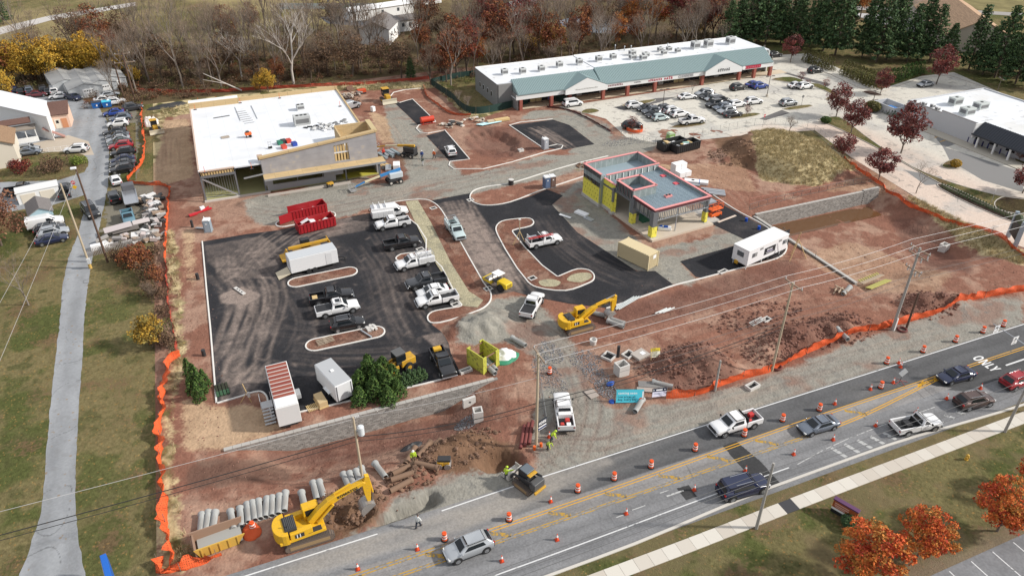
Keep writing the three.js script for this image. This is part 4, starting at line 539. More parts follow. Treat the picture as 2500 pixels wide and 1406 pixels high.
{
const b=thing('white_roofed_house','house with big white metal roof and outside stair beside the driveway','house',[-33,178]);const RF=(pts, y)=>pts.map(([u, v],i)=>[u+33,y[i],178 - v]);
{const q=RF([[-33.3,182.8],[-53.5,206.1],[-51.8,195.2],[-32.6,173.5]],[5.9,5.9,5.3,5.3]),t=q.map(p=>[p[0],p[1]+0.15,p[2]]);part(b, 'roof',[quadG0(t[0],t[1],t[2],t[3]),quadG0(q[3],q[2],q[1],q[0]),quadG0(q[0],t[0],t[3],q[3]),quadG0(q[3],t[3],t[2],q[2]),quadG0(q[1],t[1],t[0],q[0])],mat([0.86,0.87,0.88],0.4,0.1));const w=RF([[-33.4,182.3],[-53.4,205.4],[-51.9,195.9],[-32.8,174.1]],[0,0,0,0]),tp=[5.85,5.85,5.25,5.25];for (let i=0;i < 4;i++) {const j=(i+1) % 4;part(b, 'wall',quadG0(w[i],w[j],[w[j][0],tp[j],w[j][2]],[w[i][0],tp[i],w[i][2]]),whiteM);}}
const a=thing('brown_roofed_annex','peach annex with brown pent roof against the white-roofed house','house',[-32.4,182.2],0,0);P(a, 'wall',4.6,3.2,5,0,1.6,-2.2,mat([0.68,0.47,0.36],0.85));part(a, 'roof',bx(5.0,0.2,4.8,0,0,0).rotateX(0.35).translate(0,3.9,-1.6),brownRoof);P(a, 'wall',4.6,1.4,0.2,0,3.6,-4.4,mat([0.68,0.47,0.36],0.85));P(a, 'door',1.1,2.1,0.1,-0.1,1.05,0.32,creamM);P(a, 'door_window',0.5,0.6,0.06,-0.1,1.5,0.39,blackM);P(a, 'door',1.1,2.1,0.1,1.25,1.05,0.32,mat([0.55,0.24,0.12],0.7));
const c=thing('tan_roofed_house','cream house with tan shingle roof by the forecourt','house',[-41,165.8],0,96);gableHouse(c, 9,6,4.6,1.3,creamM, tanRoof);P(c, 'window',0.06,1.3,0.9,4.56,3.2,1,mat([0.2,0.22,0.22],0.3));
const p=thing('porch','white fronted porch with brown canopy between the two houses','porch',[-39.4,174.6],0,8);P(p, 'front_wall',7.5,1.1,0.2,0,0.55,0,whiteM);P(p, 'roof',8.4,0.3,3,-0.4,2.9,-1.2,mat([0.28,0.24,0.2],0.9));part(p, 'canopy',bx(8.2,0.2,1.6).rotateX(0.5).translate(-0.8,4.2,-1.8),brownRoof);for (const x of [-3.6,-1.8,0,1.8,3.6]) P(p, 'post',0.16,2.7,0.16,x, 1.4,-0.05,whiteM);part(p, 'stair',beam([5.0,2.6,0.2],[8.6,0.2,0.4],1.1,0.22),mat([0.36,0.2,0.17],0.9));
for (const [l, pp, w, d, deg] of [['pale corrugated garage with white roll-up door beside blue car',[-28.1,203],7.5,15,12],['low pale garage with worn roof between two garages',[-24.7,205],7,14,12],['grey-roofed garage at the end of the garage row',[-22.4,207.6],6.5,14,12],['pale garage end wall beside the white van',[-32.8,209.1],6,13,14]]) {
const g=thing('garage',l, 'garage',pp, 0,deg);const m=mat([0.5,0.52,0.53],0.6,0.2);part(g, 'wall',ext([[-w/2,0],[w/2,0],[w/2,2.5],[0,3.3],[-w/2,2.5]],d).translate(0,0,-d/2),m);for (const s of [-1,1]) part(g, 'roof',bx(w/2+0.35,0.08,d+0.4).rotateZ(-s*0.26).translate(s*w/4,2.98,-d/2),mat([0.4,0.4,0.39],0.7,0.2));P(g, 'door',2.7,2.1,0.08,0.6,1.05,0.05,whiteM);for (let i=0;i < 4;i++) P(g, 'door_pane',0.35,0.22,0.04,-0.25+i*0.55,1.65,0.11,blackM);}
const s=thing('blue_shed','small blue garden shed with grey shingle roof','shed',[-30.9,134.1],0,102);gableHouse(s, 5.2,3.4,2.2,0.9,mat([0.30,0.42,0.47],0.8),greyRoof, 0.2);P(s, 'eave_board',0.06,0.12,3.6,2.62,2.2,0,whiteM);
const t=thing('white_garage','long white garage with flat roof beside the blue shed','garage',[-32.1,142.3],0,10);P(t, 'wall',6.6,2.1,2.8,0,1.05,-1.4,whiteM);P(t, 'roof',6.8,0.12,3,0,2.16,-1.4,mat([0.7,0.7,0.69],0.7));P(t, 'door',2.3,1.7,0.06,-1.6,0.9,0.03,creamM);P(t, 'door',2.3,1.7,0.06,1.4,0.9,0.03,creamM);
}
// ---- far houses beyond the wood
{
const far=(l, p, w, d, h, rh, deg, wm, rm)=>{const o=thing('distant_house',l, 'house',p, 0,deg);gableHouse(o, w, d, h, rh, wm, rm);for (let i=0;i < 3;i++) P(o, 'window',0.9,1.1,0.06,-w/4+i*w/4,h*0.6,d/2+0.02,mat([0.08,0.09,0.1],0.3));return o;};
far('white house with grey hipped roof behind the bare trees',[51.9,231.2],14,9,4.5,2,62,whiteM, greyRoof);far('white wing of the house behind the bare trees',[60.4,240.7],10,6,3.4,1,10,whiteM, greyRoof);
far('long white trailer home beyond the wood',[59.1,262.8],24,6,3.2,0.8,14,whiteM, mat([0.75,0.75,0.75],0.7));far('small white house at the edge of the far meadow',[79,277.8],12,8,3,1.2,12,whiteM, whiteM);far('tiny white shed on the far meadow',[111.4,252.4],4,3,2.2,0.8,20,whiteM, greyRoof);far('yellow-roofed home beside the pale fence',[48.6,288.9],14,6,3,0.8,14,mat([0.6,0.5,0.2],0.8),mat([0.6,0.5,0.25],0.8));far('white house among the red maples',[104.1,248.3],9,7,3,1.2,30,whiteM, greyRoof);
const f=thing('pale_fence','pale solid fence in front of the distant homes','fence',[44.7,280],0,-22);for (let i=0;i < 14;i++) P(f, 'panel',2.35,2,0.1,-16+i*2.4,1,0,mat([0.5,0.56,0.58],0.8));
const o=thing('tan_roofed_hall','big hall with tan roof behind the pine trees','building',[221.5,168.6],0,54);gableHouse(o, 46,18,4.5,4.5,mat([0.42,0.38,0.33],0.9),shingleTex([0.40,0.26,0.16]));
}

// ================================================================ road vehicles (local +x is forward)
const PAINT0=paint([0.5,0.5,0.5]),tyreM=mat([0.018,0.018,0.019],0.9),rimM=mat([0.38,0.39,0.4],0.35,0.7),rimDarkM=mat([0.05,0.05,0.055],0.4,0.5),trimM=mat([0.022,0.022,0.024],0.6),glassM=mat([0.014,0.018,0.022],0.06),lampM=mat([0.7,0.7,0.68],0.15,0.1),tailM=mat([0.35,0.012,0.014],0.3),chromeM=mat([0.55,0.56,0.58],0.25,0.8);
function loft(rings, cap=true) {               // rings of equal point count, closed sections
const n=rings[0].length, pos=[],idx=[];for (const r of rings) for (const p of r) pos.push(...p);
for (let i=0;i+1 < rings.length;i++) for (let k=0;k < n;k++) {const a=i*n+k, b=i*n+(k+1) % n, c=a+n, d=b+n;idx.push(a, b, c, b, d, c);}
if (cap) for (const o of [0,(rings.length - 1)*n]) for (let k=1;k < n - 1;k++) o ? idx.push(o, o+k+1,o+k) : idx.push(o, o+k, o+k+1);
let g=new THREE.BufferGeometry();g.setAttribute('position',new THREE.Float32BufferAttribute(pos, 3));g.setIndex(idx);g=g.toNonIndexed();return g;
}
const flat=(g)=>{g.computeVertexNormals();return g;};
const smoothG=(g)=>{g=mergeVertices(g, 1e-4);g.computeVertexNormals();return g;};
const section=(x, yb, yt, w, crown=0.05)=>[[x, yb, w*0.86],[x, yb+0.12,w*0.98],[x, (yb+yt)/2+0.05,w],[x, yt - 0.09,w*0.975],[x, yt, w*0.88],[x, yt+crown, w*0.4],[x, yt+crown, -w*0.4],[x, yt, -w*0.88],[x, yt - 0.09,-w*0.975],[x, (yb+yt)/2+0.05,-w],[x, yb+0.12,-w*0.98],[x, yb, -w*0.86]];
const quadG=(a, b, c, d)=>{const g=new THREE.BufferGeometry();g.setAttribute('position',new THREE.Float32BufferAttribute([...a, ...b, ...c, ...a, ...c, ...d],3));g.computeVertexNormals();return g;};
function cabin(o, x0,x1,x2,x3,yb, yr, wb, wr, cuts, bodyGeos) {  // glasshouse: rear base x0,roof x1..x2,front base x3
const ring=(xa, xb, y, w, k)=>[[xa+k, y, w],[xb - k*0.5,y, w],[xb, y, w*0.8],[xb, y, -w*0.8],[xb - k*0.5,y, -w],[xa+k, y, -w],[xa, y, -w*0.8],[xa, y, w*0.8]];
const t=0.86,lx=(a, b)=>mix(a, b, t),g=loft([ring(x0,x3,yb - 0.03,wb, 0.12),ring(lx(x0,x1),lx(x3,x2),mix(yb, yr, t),mix(wb, wr, t),0.12),ring(x1+0.12,x2 - 0.12,yr, wr*0.9,0.1)]);bodyGeos.push(smoothG(g));
const e=0.025,s0=0.12,s1=0.76,X=(s, f)=>f ? mix(x3,x2,s) : mix(x0,x1,s),Y=s=>mix(yb, yr, s),Wd=s=>mix(wb, wr, s);
for (const f of [0,1]) {const q=f ? e : -e;part(o, f ? 'windshield' : 'rear_window',quadG([X(s0,f)+q, Y(s0)+e, Wd(s0)*0.78],[X(s1,f)+q, Y(s1)+e, Wd(s1)*0.74],[X(s1,f)+q, Y(s1)+e, -Wd(s1)*0.74],[X(s0,f)+q, Y(s0)+e, -Wd(s0)*0.78]),glassM);}
for (const z of [1,-1]) for (let i=0;i+1 < cuts.length;i++) {const a=cuts[i]+0.03,b=cuts[i+1] - 0.03,P_=(f, s)=>{const lo=X(s, 0)+0.16,hi=X(s, 1) - 0.14;return [mix(lo, hi, f),Y(s),z*(Wd(s)+0.018)];};part(o, 'side_window',quadG(P_(a, 0.14),P_(b, 0.14),P_(b, s1),P_(a, s1)),glassM);}
}
function wheels(o, xs, r, w, tw=0.25,rim=rimM) {
for (const x of xs) for (const z of [1,-1]) {const t=part(o, 'wheel',cyz(r, tw, 16,x, r, z*(w - tw/2+0.03)),tyreM);part(t, 'rim',[cyz(r*0.62,0.03,10,x, r, z*(w+0.035)),cyz(r*0.2,0.05,8,x, r, z*(w+0.04))],rim);}
}
const arches=(xs, r, w)=>xs.flatMap(x=>[1,-1].map(z=>cyz(r*1.2,0.02,14,x, r+0.03,z*(w*0.99))));
function lights(o, xf, yf, xr, yr, w) {for (const z of [1,-1]) {part(o, 'headlight',rb(0.22,0.16,0.38,0.05,xf - 0.1,yf, z*(w - 0.24)),lampM);part(o, 'taillight',rb(0.16,0.22,0.24,0.04,xr+0.07,yr, z*(w - 0.15)),tailM);}}
const VP={};
function proto(kind) {
if (VP[kind]) return VP[kind];
const o=new THREE.Group(),body=[],w={sedan: 0.91,suv: 0.94,bigsuv: 1.02,hatch: 0.88,van: 1.0,minivan: 0.98,jeep: 0.93}[kind] || 1.0;
if (kind === 'sedan' || kind === 'suv' || kind === 'bigsuv' || kind === 'hatch' || kind === 'minivan' || kind === 'jeep') {
const S={sedan: [4.8,0.9,1.44,0.34],suv: [4.7,1.07,1.68,0.38],bigsuv: [5.3,1.18,1.88,0.42],hatch: [4.3,0.93,1.5,0.33],minivan: [5.1,1.02,1.75,0.36],jeep: [4.3,1.08,1.82,0.41]}[kind],[L, belt, roof, r]=S, h=L/2,hood=kind === 'minivan' ? belt - 0.02 : belt - 0.07,g=0.3,sed=kind === 'sedan';
const deck=sed ? belt+0.02 : belt;
body.push(smoothG(loft([section(-h, g+0.15,deck - 0.16,w*0.86),section(-h+0.14,g, deck, w*0.95),section(-h+0.7,g - 0.05,deck+0.02,w),section(-0.2,g - 0.07,belt, w),section(h*0.42,g - 0.05,belt, w),section(h*0.46,g - 0.05,hood, w*0.99,0.07),section(h - 0.45,g, hood - 0.1,w*0.95,0.06),section(h - 0.12,g+0.05,hood - 0.24,w*0.85,0.04),section(h, g+0.12,hood - 0.36,w*0.74,0.02)])));
const C4={sedan: [-h+0.5,-h+1.4,0.25,h*0.53],suv: [-h+0.1,-h+0.75,0.35,h*0.5],bigsuv: [-h+0.08,-h+0.35,0.6,h*0.48],hatch: [-h+0.1,-h+0.6,0.45,h*0.56],minivan: [-h+0.08,-h+0.4,0.85,h*0.72],jeep: [-h+0.06,-h+0.15,0.5,h*0.38]}[kind];
cabin(o, C4[0],C4[1],C4[2],C4[3],belt, roof, w*0.93,w*(kind === 'bigsuv' || kind === 'jeep' ? 0.82 : 0.74),sed ? [0.06,0.94] : [0.16,0.95],body);
const xs=[h - 0.95,-h+0.9];wheels(o, xs, r, w, 0.23);lights(o, h - 0.1,hood - 0.28,-h, deck - 0.12,w*0.93);
part(o, 'trim',[...arches(xs, r, w),bx(0.06,0.3,w*1.2,h - 0.01,0.5,0),bx(0.1,0.22,w*1.6,-h+0.03,0.46,0),bx(L*0.82,0.12,w*1.98,0,0.27,0)],trimM);
for (const z of [1,-1]) part(o, 'mirror',rb(0.16,0.14,0.2,0.04,h*0.4,belt+0.1,z*(w+0.06)),PAINT0);
if (kind === 'suv' || kind === 'bigsuv') for (const z of [1,-1]) part(o, 'roof_rail',bx(1.9,0.05,0.05,-0.4,roof+0.03,z*w*0.6),chromeM);
} else if (kind.startsWith('pickup') || kind === 'service' ) {         // crew/ext/single cab, service body
const cab={pickup: 2.35,pickup_ext: 2.0,pickup_single: 1.35,service: 1.9}[kind] || 2.35,L=kind === 'pickup_single' ? 5.5 : 5.95,h=L/2,belt=1.22,roof=1.93,hood=1.18,r=0.41,W=1.0,xc1=h - 1.55,xc0=xc1 - cab+0.1,bedF=xc0 - 0.05,g=0.42;
body.push(smoothG(loft([section(xc0,g, belt, W*0.97),section(xc0+0.1,g, belt, W),section(xc1 - 0.1,g, belt, W),section(xc1+0.05,g, hood, W*0.99,0.08),section(h - 0.4,g, hood - 0.06,W*0.96,0.08),section(h - 0.1,g+0.1,hood - 0.14,W*0.9,0.05),section(h, g+0.16,hood - 0.3,W*0.8,0.02)])));
cabin(o, xc0+0.02,xc0+0.22,xc1 - 0.75,xc1+0.12,belt, roof, W*0.95,W*0.84,[0.08,0.95],body);
if (kind === 'service') {for (const z of [1,-1]) {part(o, 'tool_box',rb(bedF+h, 1.0,0.46,0.04,(bedF - h)/2,1.15,z*0.8),PAINT0);for (let i=0;i < 3;i++) part(o, 'box_door',bx(0.6,0.6,0.02,-h+0.45+i*0.72,1.2,z*1.035),mat([0.6,0.6,0.6],0.5));} part(o, 'bed_floor',bx(bedF+h, 0.1,1.2,(bedF - h)/2,0.72,0),trimM);part(o, 'tailgate',bx(0.08,0.5,1.2,-h+0.05,0.95,0),PAINT0);part(o, 'rack',[bx(bedF+h, 0.06,0.06,(bedF - h)/2,2.0,0.9),bx(bedF+h, 0.06,0.06,(bedF - h)/2,2.0,-0.9),...[-h+0.1,-h/2 - 0.4,bedF - 0.1].flatMap(x=>[bx(0.06,0.06,1.8,x, 2.0,0),bx(0.06,0.5,0.06,x, 1.78,0.9),bx(0.06,0.5,0.06,x, 1.78,-0.9)])],chromeM);}
else {for (const z of [1,-1]) part(o, 'bed_side',rb(bedF+h, 0.72,0.16,0.05,(bedF - h)/2,0.86,z*0.9),PAINT0);part(o, 'tailgate',rb(0.12,0.72,1.8,0.04,-h+0.06,0.86,0),PAINT0);part(o, 'bed_floor',bx(bedF+h - 0.1,0.06,1.7,(bedF - h)/2,0.72,0),trimM);part(o, 'bed_front',bx(0.08,0.6,1.8,bedF - 0.02,0.92,0),trimM);}
const xs=[h - 1.02,-h+1.15];wheels(o, xs, r, W, 0.28,rimM);lights(o, h - 0.1,hood - 0.28,-h, 0.95,W);
part(o, 'trim',[...arches(xs, r, W),bx(0.06,0.36,1.3,h+0.0,0.86,0),bx(0.16,0.2,1.85,h - 0.02,0.5,0),bx(0.16,0.16,1.8,-h - 0.02,0.52,0),bx(L*0.7,0.14,1.9,0,0.42,0)],trimM);part(o, 'bumper',rb(0.18,0.16,1.9,0.04,h+0.03,0.56,0),chromeM);
for (const z of [1,-1]) part(o, 'mirror',rb(0.14,0.22,0.22,0.04,xc1 - 0.2,belt+0.16,z*1.14),trimM);
o.userData.bed=[(bedF - h)/2,bedF+h];
} else if (kind === 'van' || kind === 'utility_van') {
const L=kind === 'van' ? 5.6 : 6.4,h=L/2,top=kind === 'van' ? 2.0 : 2.1,W=1.0,g=0.4,r=0.38,cf=h - 1.2;
body.push(smoothG(loft([section(-h, g, top - 0.1,W*0.94),section(-h+0.12,g, top, W),section(cf - 1.1,g, top, W),section(cf - 0.85,g, top - 0.05,W*0.97),section(cf, g, 1.28,W, 0.1),section(h - 0.35,g, 1.1,W*0.95,0.08),section(h - 0.05,g+0.1,0.95,W*0.86,0.04),section(h, g+0.2,0.8,W*0.8,0.02)])));
part(o, 'windshield',quadG([cf+0.02,1.36,0.8],[cf - 0.82,top - 0.05,0.66],[cf - 0.82,top - 0.05,-0.66],[cf+0.02,1.36,-0.8]),glassM);for (const z of [1,-1]) part(o, 'side_window',quadG([cf - 1.3,1.25,z*1.02],[cf - 0.25,1.25,z*1.02],[cf - 0.75,1.78,z*1.01],[cf - 1.3,1.78,z*1.01]),glassM);part(o, 'rear_window',bx(0.03,0.45,1.3,-h - 0.005,1.55,0),glassM);
const xs=[h - 1.0,-h+1.2];wheels(o, xs, r, W, 0.25,rimM);lights(o, h - 0.08,0.92,-h, 1.0,W);part(o, 'trim',[...arches(xs, r, W),bx(0.14,0.2,1.8,h, 0.5,0),bx(0.12,0.18,1.8,-h, 0.5,0),bx(L*0.75,0.12,1.95,0,0.4,0)],trimM);
for (const z of [1,-1]) part(o, 'mirror',rb(0.14,0.24,0.2,0.04,cf - 0.3,1.45,z*1.12),trimM);
if (kind === 'utility_van') {part(o, 'roof_rack',[-2.6,-1.6,-0.6].map(x=>bx(0.07,0.3,1.9,x, top+0.2,0)),whiteM);for (const z of [1,-1]) {part(o, 'tool_box',rb(3.7,1.1,0.3,0.04,-1.3,1.05,z*1.1),PAINT0);for (let i=0;i < 4;i++) part(o, 'box_door',bx(0.75,0.8,0.02,-2.7+i*0.93,1.1,z*1.26),mat([0.66,0.66,0.66],0.5));}}
}
part(o, 'body',body, PAINT0);return (VP[kind]=o);
}
const CAR={white: [0.74,0.74,0.74],black: [0.012,0.012,0.014],charcoal: [0.035,0.037,0.042],grey: [0.11,0.12,0.135],silver: [0.42,0.44,0.46],navy: [0.008,0.014,0.05],blue: [0.015,0.05,0.26],red: [0.34,0.012,0.018],maroon: [0.13,0.02,0.028],brown: [0.10,0.06,0.05],teal: [0.10,0.21,0.27],green: [0.04,0.06,0.055],pale: [0.46,0.55,0.55],slate: [0.16,0.185,0.225]};
const CATS={sedan: 'car',suv: 'SUV',bigsuv: 'SUV',hatch: 'car',minivan: 'minivan',jeep: 'SUV',pickup: 'pickup truck',pickup_ext: 'pickup truck',pickup_single: 'pickup truck',service: 'service truck',van: 'van',utility_van: 'van'};
function vehicle(kind, colour, pts, label, group, y) {           // pts: [front, rear] or [centre, degrees]
const src=proto(kind),o=src.clone(),hd=Array.isArray(pts[1]) ? heading(pts) : {c: pts[0],deg: pts[1]};const m=paint(CAR[colour] || colour, colour === 'white' ? 0.4 : 0.3,['silver','grey','slate','brown'].includes(colour) ? 0.35 : 0);
o.traverse(q=>{if (q.isMesh) {if (q.material === PAINT0) q.material=m;q.castShadow=q.receiveShadow=true;}});
o.name=numbered({'car': 'parked_car','SUV': 'parked_suv','pickup truck': 'pickup_truck','service truck': 'service_truck','van': 'parked_van','minivan': 'parked_minivan'}[CATS[kind]]);
const jit=NT[(hd.c[0]*31+hd.c[1]*17+9000 & 65535)];o.scale.set(0.97+0.06*jit, 0.97+0.06*(1 - jit),1);o.userData={};o.position.set(hd.c[0],y ?? 0.03,-hd.c[1]);o.rotation.y=hd.deg*D2R;scene.add(o);return tag(o, label, CATS[kind],group);
}
const RY=0.014;
// on the road
vehicle('suv','silver',[[11.4,42.7],[15.3,42.9]],'silver SUV driving past the large yellow excavator',null, RY);
{const t=vehicle('pickup','white',[[43.6,47],[49.2,46.9]],'white crew cab pickup with red gear in its bed on the road',null, RY);part(t, 'cargo',[rb(0.6,0.45,0.5,0.05,-2.2,0.98,0.3),cyx(0.18,0.5,8,-1.5,0.95,-0.4)],mat([0.5,0.03,0.03],0.6));part(t, 'bed_bars',[bx(0.06,0.5,1.9,-0.95,1.5,0)],trimM);}
vehicle('sedan','slate',[[52.8,43.4],[56.9,43.2]],'blue-grey sedan driving along the hatched turning lane',null, RY);
{const t=vehicle('pickup_single','white',[[67.1,38.8],[62.7,39.5]],'white single cab pickup with black bed beside the white road hatching',null, RY);part(t, 'bed_liner',bx(1.9,0.04,1.66,-1.6,0.77,0),trimM);part(t, 'cargo',rb(0.7,0.4,0.9,0.05,-1.2,0.98,0),trimM);}
vehicle('suv','brown',[[76.3,39.3],[72.6,39.8]],'brown SUV driving in the lane beside the sidewalk',null, RY);vehicle('sedan','navy',[[74.4,43.9],[78.5,43.6]],'dark navy sedan leaving the ONLY turning lane',null, RY);vehicle('suv','red',[[84.7,40.1],[80.3,40.2]],'dark red SUV with its tail to the orange cone',null, RY);vehicle('bigsuv','navy',[[43.6,38.9],[39.3,39.2]],'large navy SUV beside the wooden pole at the sidewalk',null, RY);
// on the site
{const t=vehicle('pickup','white',[[30.3,58.1],[28.8,53.9]],'white pickup loaded with tools at the gravel site entrance',null, 0.03);part(t, 'cargo',[rb(0.7,0.6,1.5,0.05,-0.95,1.1,0),rb(0.5,0.3,0.5,0.05,-2.4,0.9,0.3)],whiteM);part(t, 'cargo',[rb(0.5,0.45,0.5,0.08,-1.8,0.98,0.2),rb(0.4,0.3,0.4,0.08,-2.3,0.9,-0.4)],mat([0.5,0.04,0.03],0.6));}
{const t=vehicle('pickup','white',[[36.6,79],[33.4,75.4]],'white pickup with black bed cover near the gravel pile');part(t, 'bed_cover',rb(1.95,0.06,1.72,0.02,-1.9,1.22,0),trimM);}
{const t=vehicle('pickup_ext','white',[[46.7,93.3],[41.6,93.3]],'white pickup carrying a red ladder beside the framed building');const l=part(t, 'ladder',[bx(4.4,0.07,0.06,-0.9,2.02,0.55),bx(4.4,0.07,0.06,-0.9,2.02,0.95),...Array.from({length: 12},(_, i)=>bx(0.04,0.04,0.4,-2.9+i*0.36,2.02,0.75))],mat([0.6,0.03,0.03],0.5));part(t, 'rack',[bx(0.06,0.06,1.9,-2.6,1.95,0),bx(0.06,0.06,1.9,-0.7,1.97,0),...[-1,1].map(z=>bx(0.06,0.8,0.06,-2.6,1.55,z*0.9))],whiteM);part(t, 'tool_box',rb(1.7,0.4,0.4,0.04,-1.9,1.35,-0.7),chromeM);}
vehicle('service','pale',[[32.2,99],[32.3,105.2]],'pale blue-grey service truck driving down the dusty aisle');vehicle('utility_van','white',[[26.4,112.4],[21.5,112.8]],'white utility van with tool boxes and its door open');vehicle('pickup','white',[[21,108.5],[25.8,108.4]],'white pickup parked directly beside the white utility van');vehicle('pickup','black',[[25.4,101.3],[20.6,101.4]],'black pickup with empty bed nosed to the sand strip');vehicle('service','white',[[20.7,94.6],[25.7,94.8]],'white service truck with rack beside the small finger island');vehicle('pickup','charcoal',[[21.1,88.9],[25.5,88.8]],'charcoal pickup beside the white sedan at the sand strip');vehicle('sedan','white',[[21.5,86.2],[25.2,86.1]],'white sedan between the charcoal and the white pickups');vehicle('pickup_ext','white',[[20.9,83.8],[25.7,83.7]],'white pickup beside the white sedan at the sand strip end');
{const t=vehicle('pickup','black',[[12.1,90],[7.3,90.3]],'black pickup with pallet in its bed between two kerbed islands');part(t, 'cargo',rb(0.7,0.3,0.9,0.03,-2.2,0.9,0),lumberM);}
{const t=vehicle('pickup','white',[[12.6,86.7],[7.2,86.8]],'white pickup with black bed cover beside the black pickup');part(t, 'bed_cover',rb(1.95,0.06,1.72,0.02,-1.9,1.22,0),trimM);part(t, 'sunroof',rb(0.6,0.03,0.8,0.01,0.15,1.955,0),glassM);}
vehicle('suv','black',[[12.2,82.6],[8.7,82.8]],'black SUV with roof bars beside the pallet-strewn island');{const t=vehicle('pickup','black',[[19.6,67.5],[19.6,72.1]],'black pickup with yellow box in its bed by the retaining wall');part(t, 'cargo',rb(0.7,0.35,1.0,0.04,-2.2,1.3,0),mat([0.62,0.36,0.03],0.6));}
vehicle('suv','white',[[42.6,137],[42.2,133.1]],'white SUV alone on the small new asphalt pad');vehicle('van','silver',[[30.9,171],[27.7,169.2]],'old grey van beside rubble behind the unfinished roof');
// mall car park: [kind, colour, x, y, towards 1=+u/-1=-u, label]
const mallCars=[['minivan','white',[78.6,152.2],1,'white minivan by the dark green construction fence'],['suv','white',[91.5,145.3],1,'white SUV on the dark pavement patch'],['sedan','charcoal',[92.9,142.8],-1,'charcoal sedan first in the row by the dark pavement'],['suv','grey',[92.9,140.3],-1,'grey SUV second in the row by the dark pavement'],['sedan','black',[92.5,138.1],-1,'black sedan beside the pale green hatchback'],['hatch','pale',[92.5,135.7],1,'pale green hatchback at the row end'],['suv','charcoal',[96.9,140.5],1,'dark SUV under the twin-arm lamp post'],['suv','white',[97.7,138.6],1,'white SUV beside the dark SUV at the lamp post'],['suv','white',[97.9,136.2],1,'white SUV facing the white pickup'],['pickup','white',[97.8,131.2],1,'white pickup beside the long grass island'],['sedan','white',[106.7,146.2],1,'white sedan beside the small bare tree'],['suv','silver',[111.9,146.8],-1,'silver SUV first in the crowded middle row'],['sedan','black',[111.5,144.6],-1,'black sedan in the crowded middle row'],['hatch','silver',[111.5,142.5],-1,'silver hatchback in the crowded middle row'],['bigsuv','black',[112,140.3],1,'large black SUV in the crowded middle row'],['jeep','charcoal',[109,138.7],-1,'dark boxy jeep beside the large black SUV'],['suv','slate',[109.6,136.2],-1,'slate SUV in the crowded middle row'],['suv','silver',[109.1,133.9],-1,'silver SUV beside the black sedan at the grass island'],['sedan','black',[109.1,131.5],1,'black sedan at the grass island with the small tree'],['suv','white',[114.2,136.8],1,'white SUV at the edge of the crowded middle row'],['suv','white',[119.2,137],1,'white SUV standing apart on the mall lot'],['suv','black',[122.5,147.3],1,'black SUV beside the two blue cars'],['sedan','blue',[127.9,148],1,'blue sedan beside the bright blue SUV'],['suv','blue',[128.2,146.1],1,'bright blue SUV beside the blue sedan'],['suv','silver',[126.1,132.9],1,'silver SUV near the lollipop sign on the mall lot'],['sedan','white',[137.2,143.1],1,'white sedan by the grass island with red saplings'],['suv','white',[138.7,141.7],1,'white SUV by the grass island with red saplings'],['suv','black',[150.8,151.5],1,'black SUV driving along the hedge'],['sedan','silver',[168.2,131.4],-1,'silver sedan alone under the red tree'],['suv','black',[150.8,168.2],1,'black vehicle at the end of the mall building'],['suv','black',[84.2,134],1,'dark SUV behind the red bush with orange mesh'],['suv','silver',[232,181.3],1,'silver SUV on the lot beyond the pines'],['suv','white',[234.3,178.4],1,'white SUV on the lot beyond the pines'],['sedan','slate',[237.3,174.7],1,'slate car beside the tan-roofed hall'],['sedan','black',[228.1,206.5],1,'dark car on the far road beyond the pines']];
reseed(91);for (const [k, c, p, s, l] of mallCars) vehicle(k, c, [p, (s > 0 ? 0 : 180)+rr(-4,4)],l, 'cars at the shops');
// cars along the grey driveway
for (const [k, c, p, l] of [['sedan','blue',[-21.7,186.6],'bright blue sedan in the driveway row'],['suv','slate',[-20.1,182.1],'slate car beside the bright blue sedan'],['suv','white',[-20.5,178.2],'white SUV in the driveway row'],['sedan','charcoal',[-21,173.5],'charcoal sedan next to the white SUV'],['sedan','grey',[-20.4,170.6],'grey car between a charcoal and a silver car'],['sedan','silver',[-20.2,168.2],'silver sedan in the driveway row'],['sedan','green',[-19.9,166.1],'dark green car beside the red SUV'],['suv','red',[-19.5,163.7],'red SUV in the driveway row'],['suv','black',[-19,159.7],'black SUV next to the red SUV'],['sedan','navy',[-19,155.8],'navy sedan in the driveway row'],['sedan','charcoal',[-18.9,153.5],'charcoal sedan beside the black wagon'],['suv','black',[-18.9,150.5],'black wagon beside the white sedan']]) vehicle(k, c, [p, 182+rr(-4,4)],l, 'cars along the grey driveway');
vehicle('sedan','white',[[-19.9,145.7],100],'white sedan with its tail to the orange fence bend');vehicle('jeep','black',[[-19.8,137.2],100],'black boxy off-roader on the gravel yard');{const t=vehicle('pickup_single','teal',[[-17.3,127.5],-82],'old two-tone blue pickup on the gravel yard');} vehicle('bigsuv','black',[[-23.4,132.9],-72],'black SUV driving down the grey driveway');vehicle('pickup','charcoal',[[-28.3,143.7],95],'dark pickup parked beside the stop sign');vehicle('pickup','black',[[-35.4,147],0],'black pickup half hidden behind the brown tree');
{const o=thing('flatbed_truck','silver flatbed tow truck parked on the gravel yard','truck',[-17.1,135.7],0.01,96);part(o, 'bed',[rb(6,0.16,2.3,0.04,-0.6,1.15,0),bx(6,0.2,0.1,-0.6,1.3,1.1),bx(6,0.2,0.1,-0.6,1.3,-1.1)],chromeM);part(o, 'cab',rb(1.7,1.6,2.1,0.15,3.3,1.4,0),mat([0.1,0.1,0.11],0.4));part(o, 'windshield',bx(0.04,0.6,1.7,4.17,1.8,0),glassM);part(o, 'frame',bx(6.8,0.3,0.9,0,0.75,0),trimM);wheels(o, [3.3,-2],0.46,1.05,0.32);}
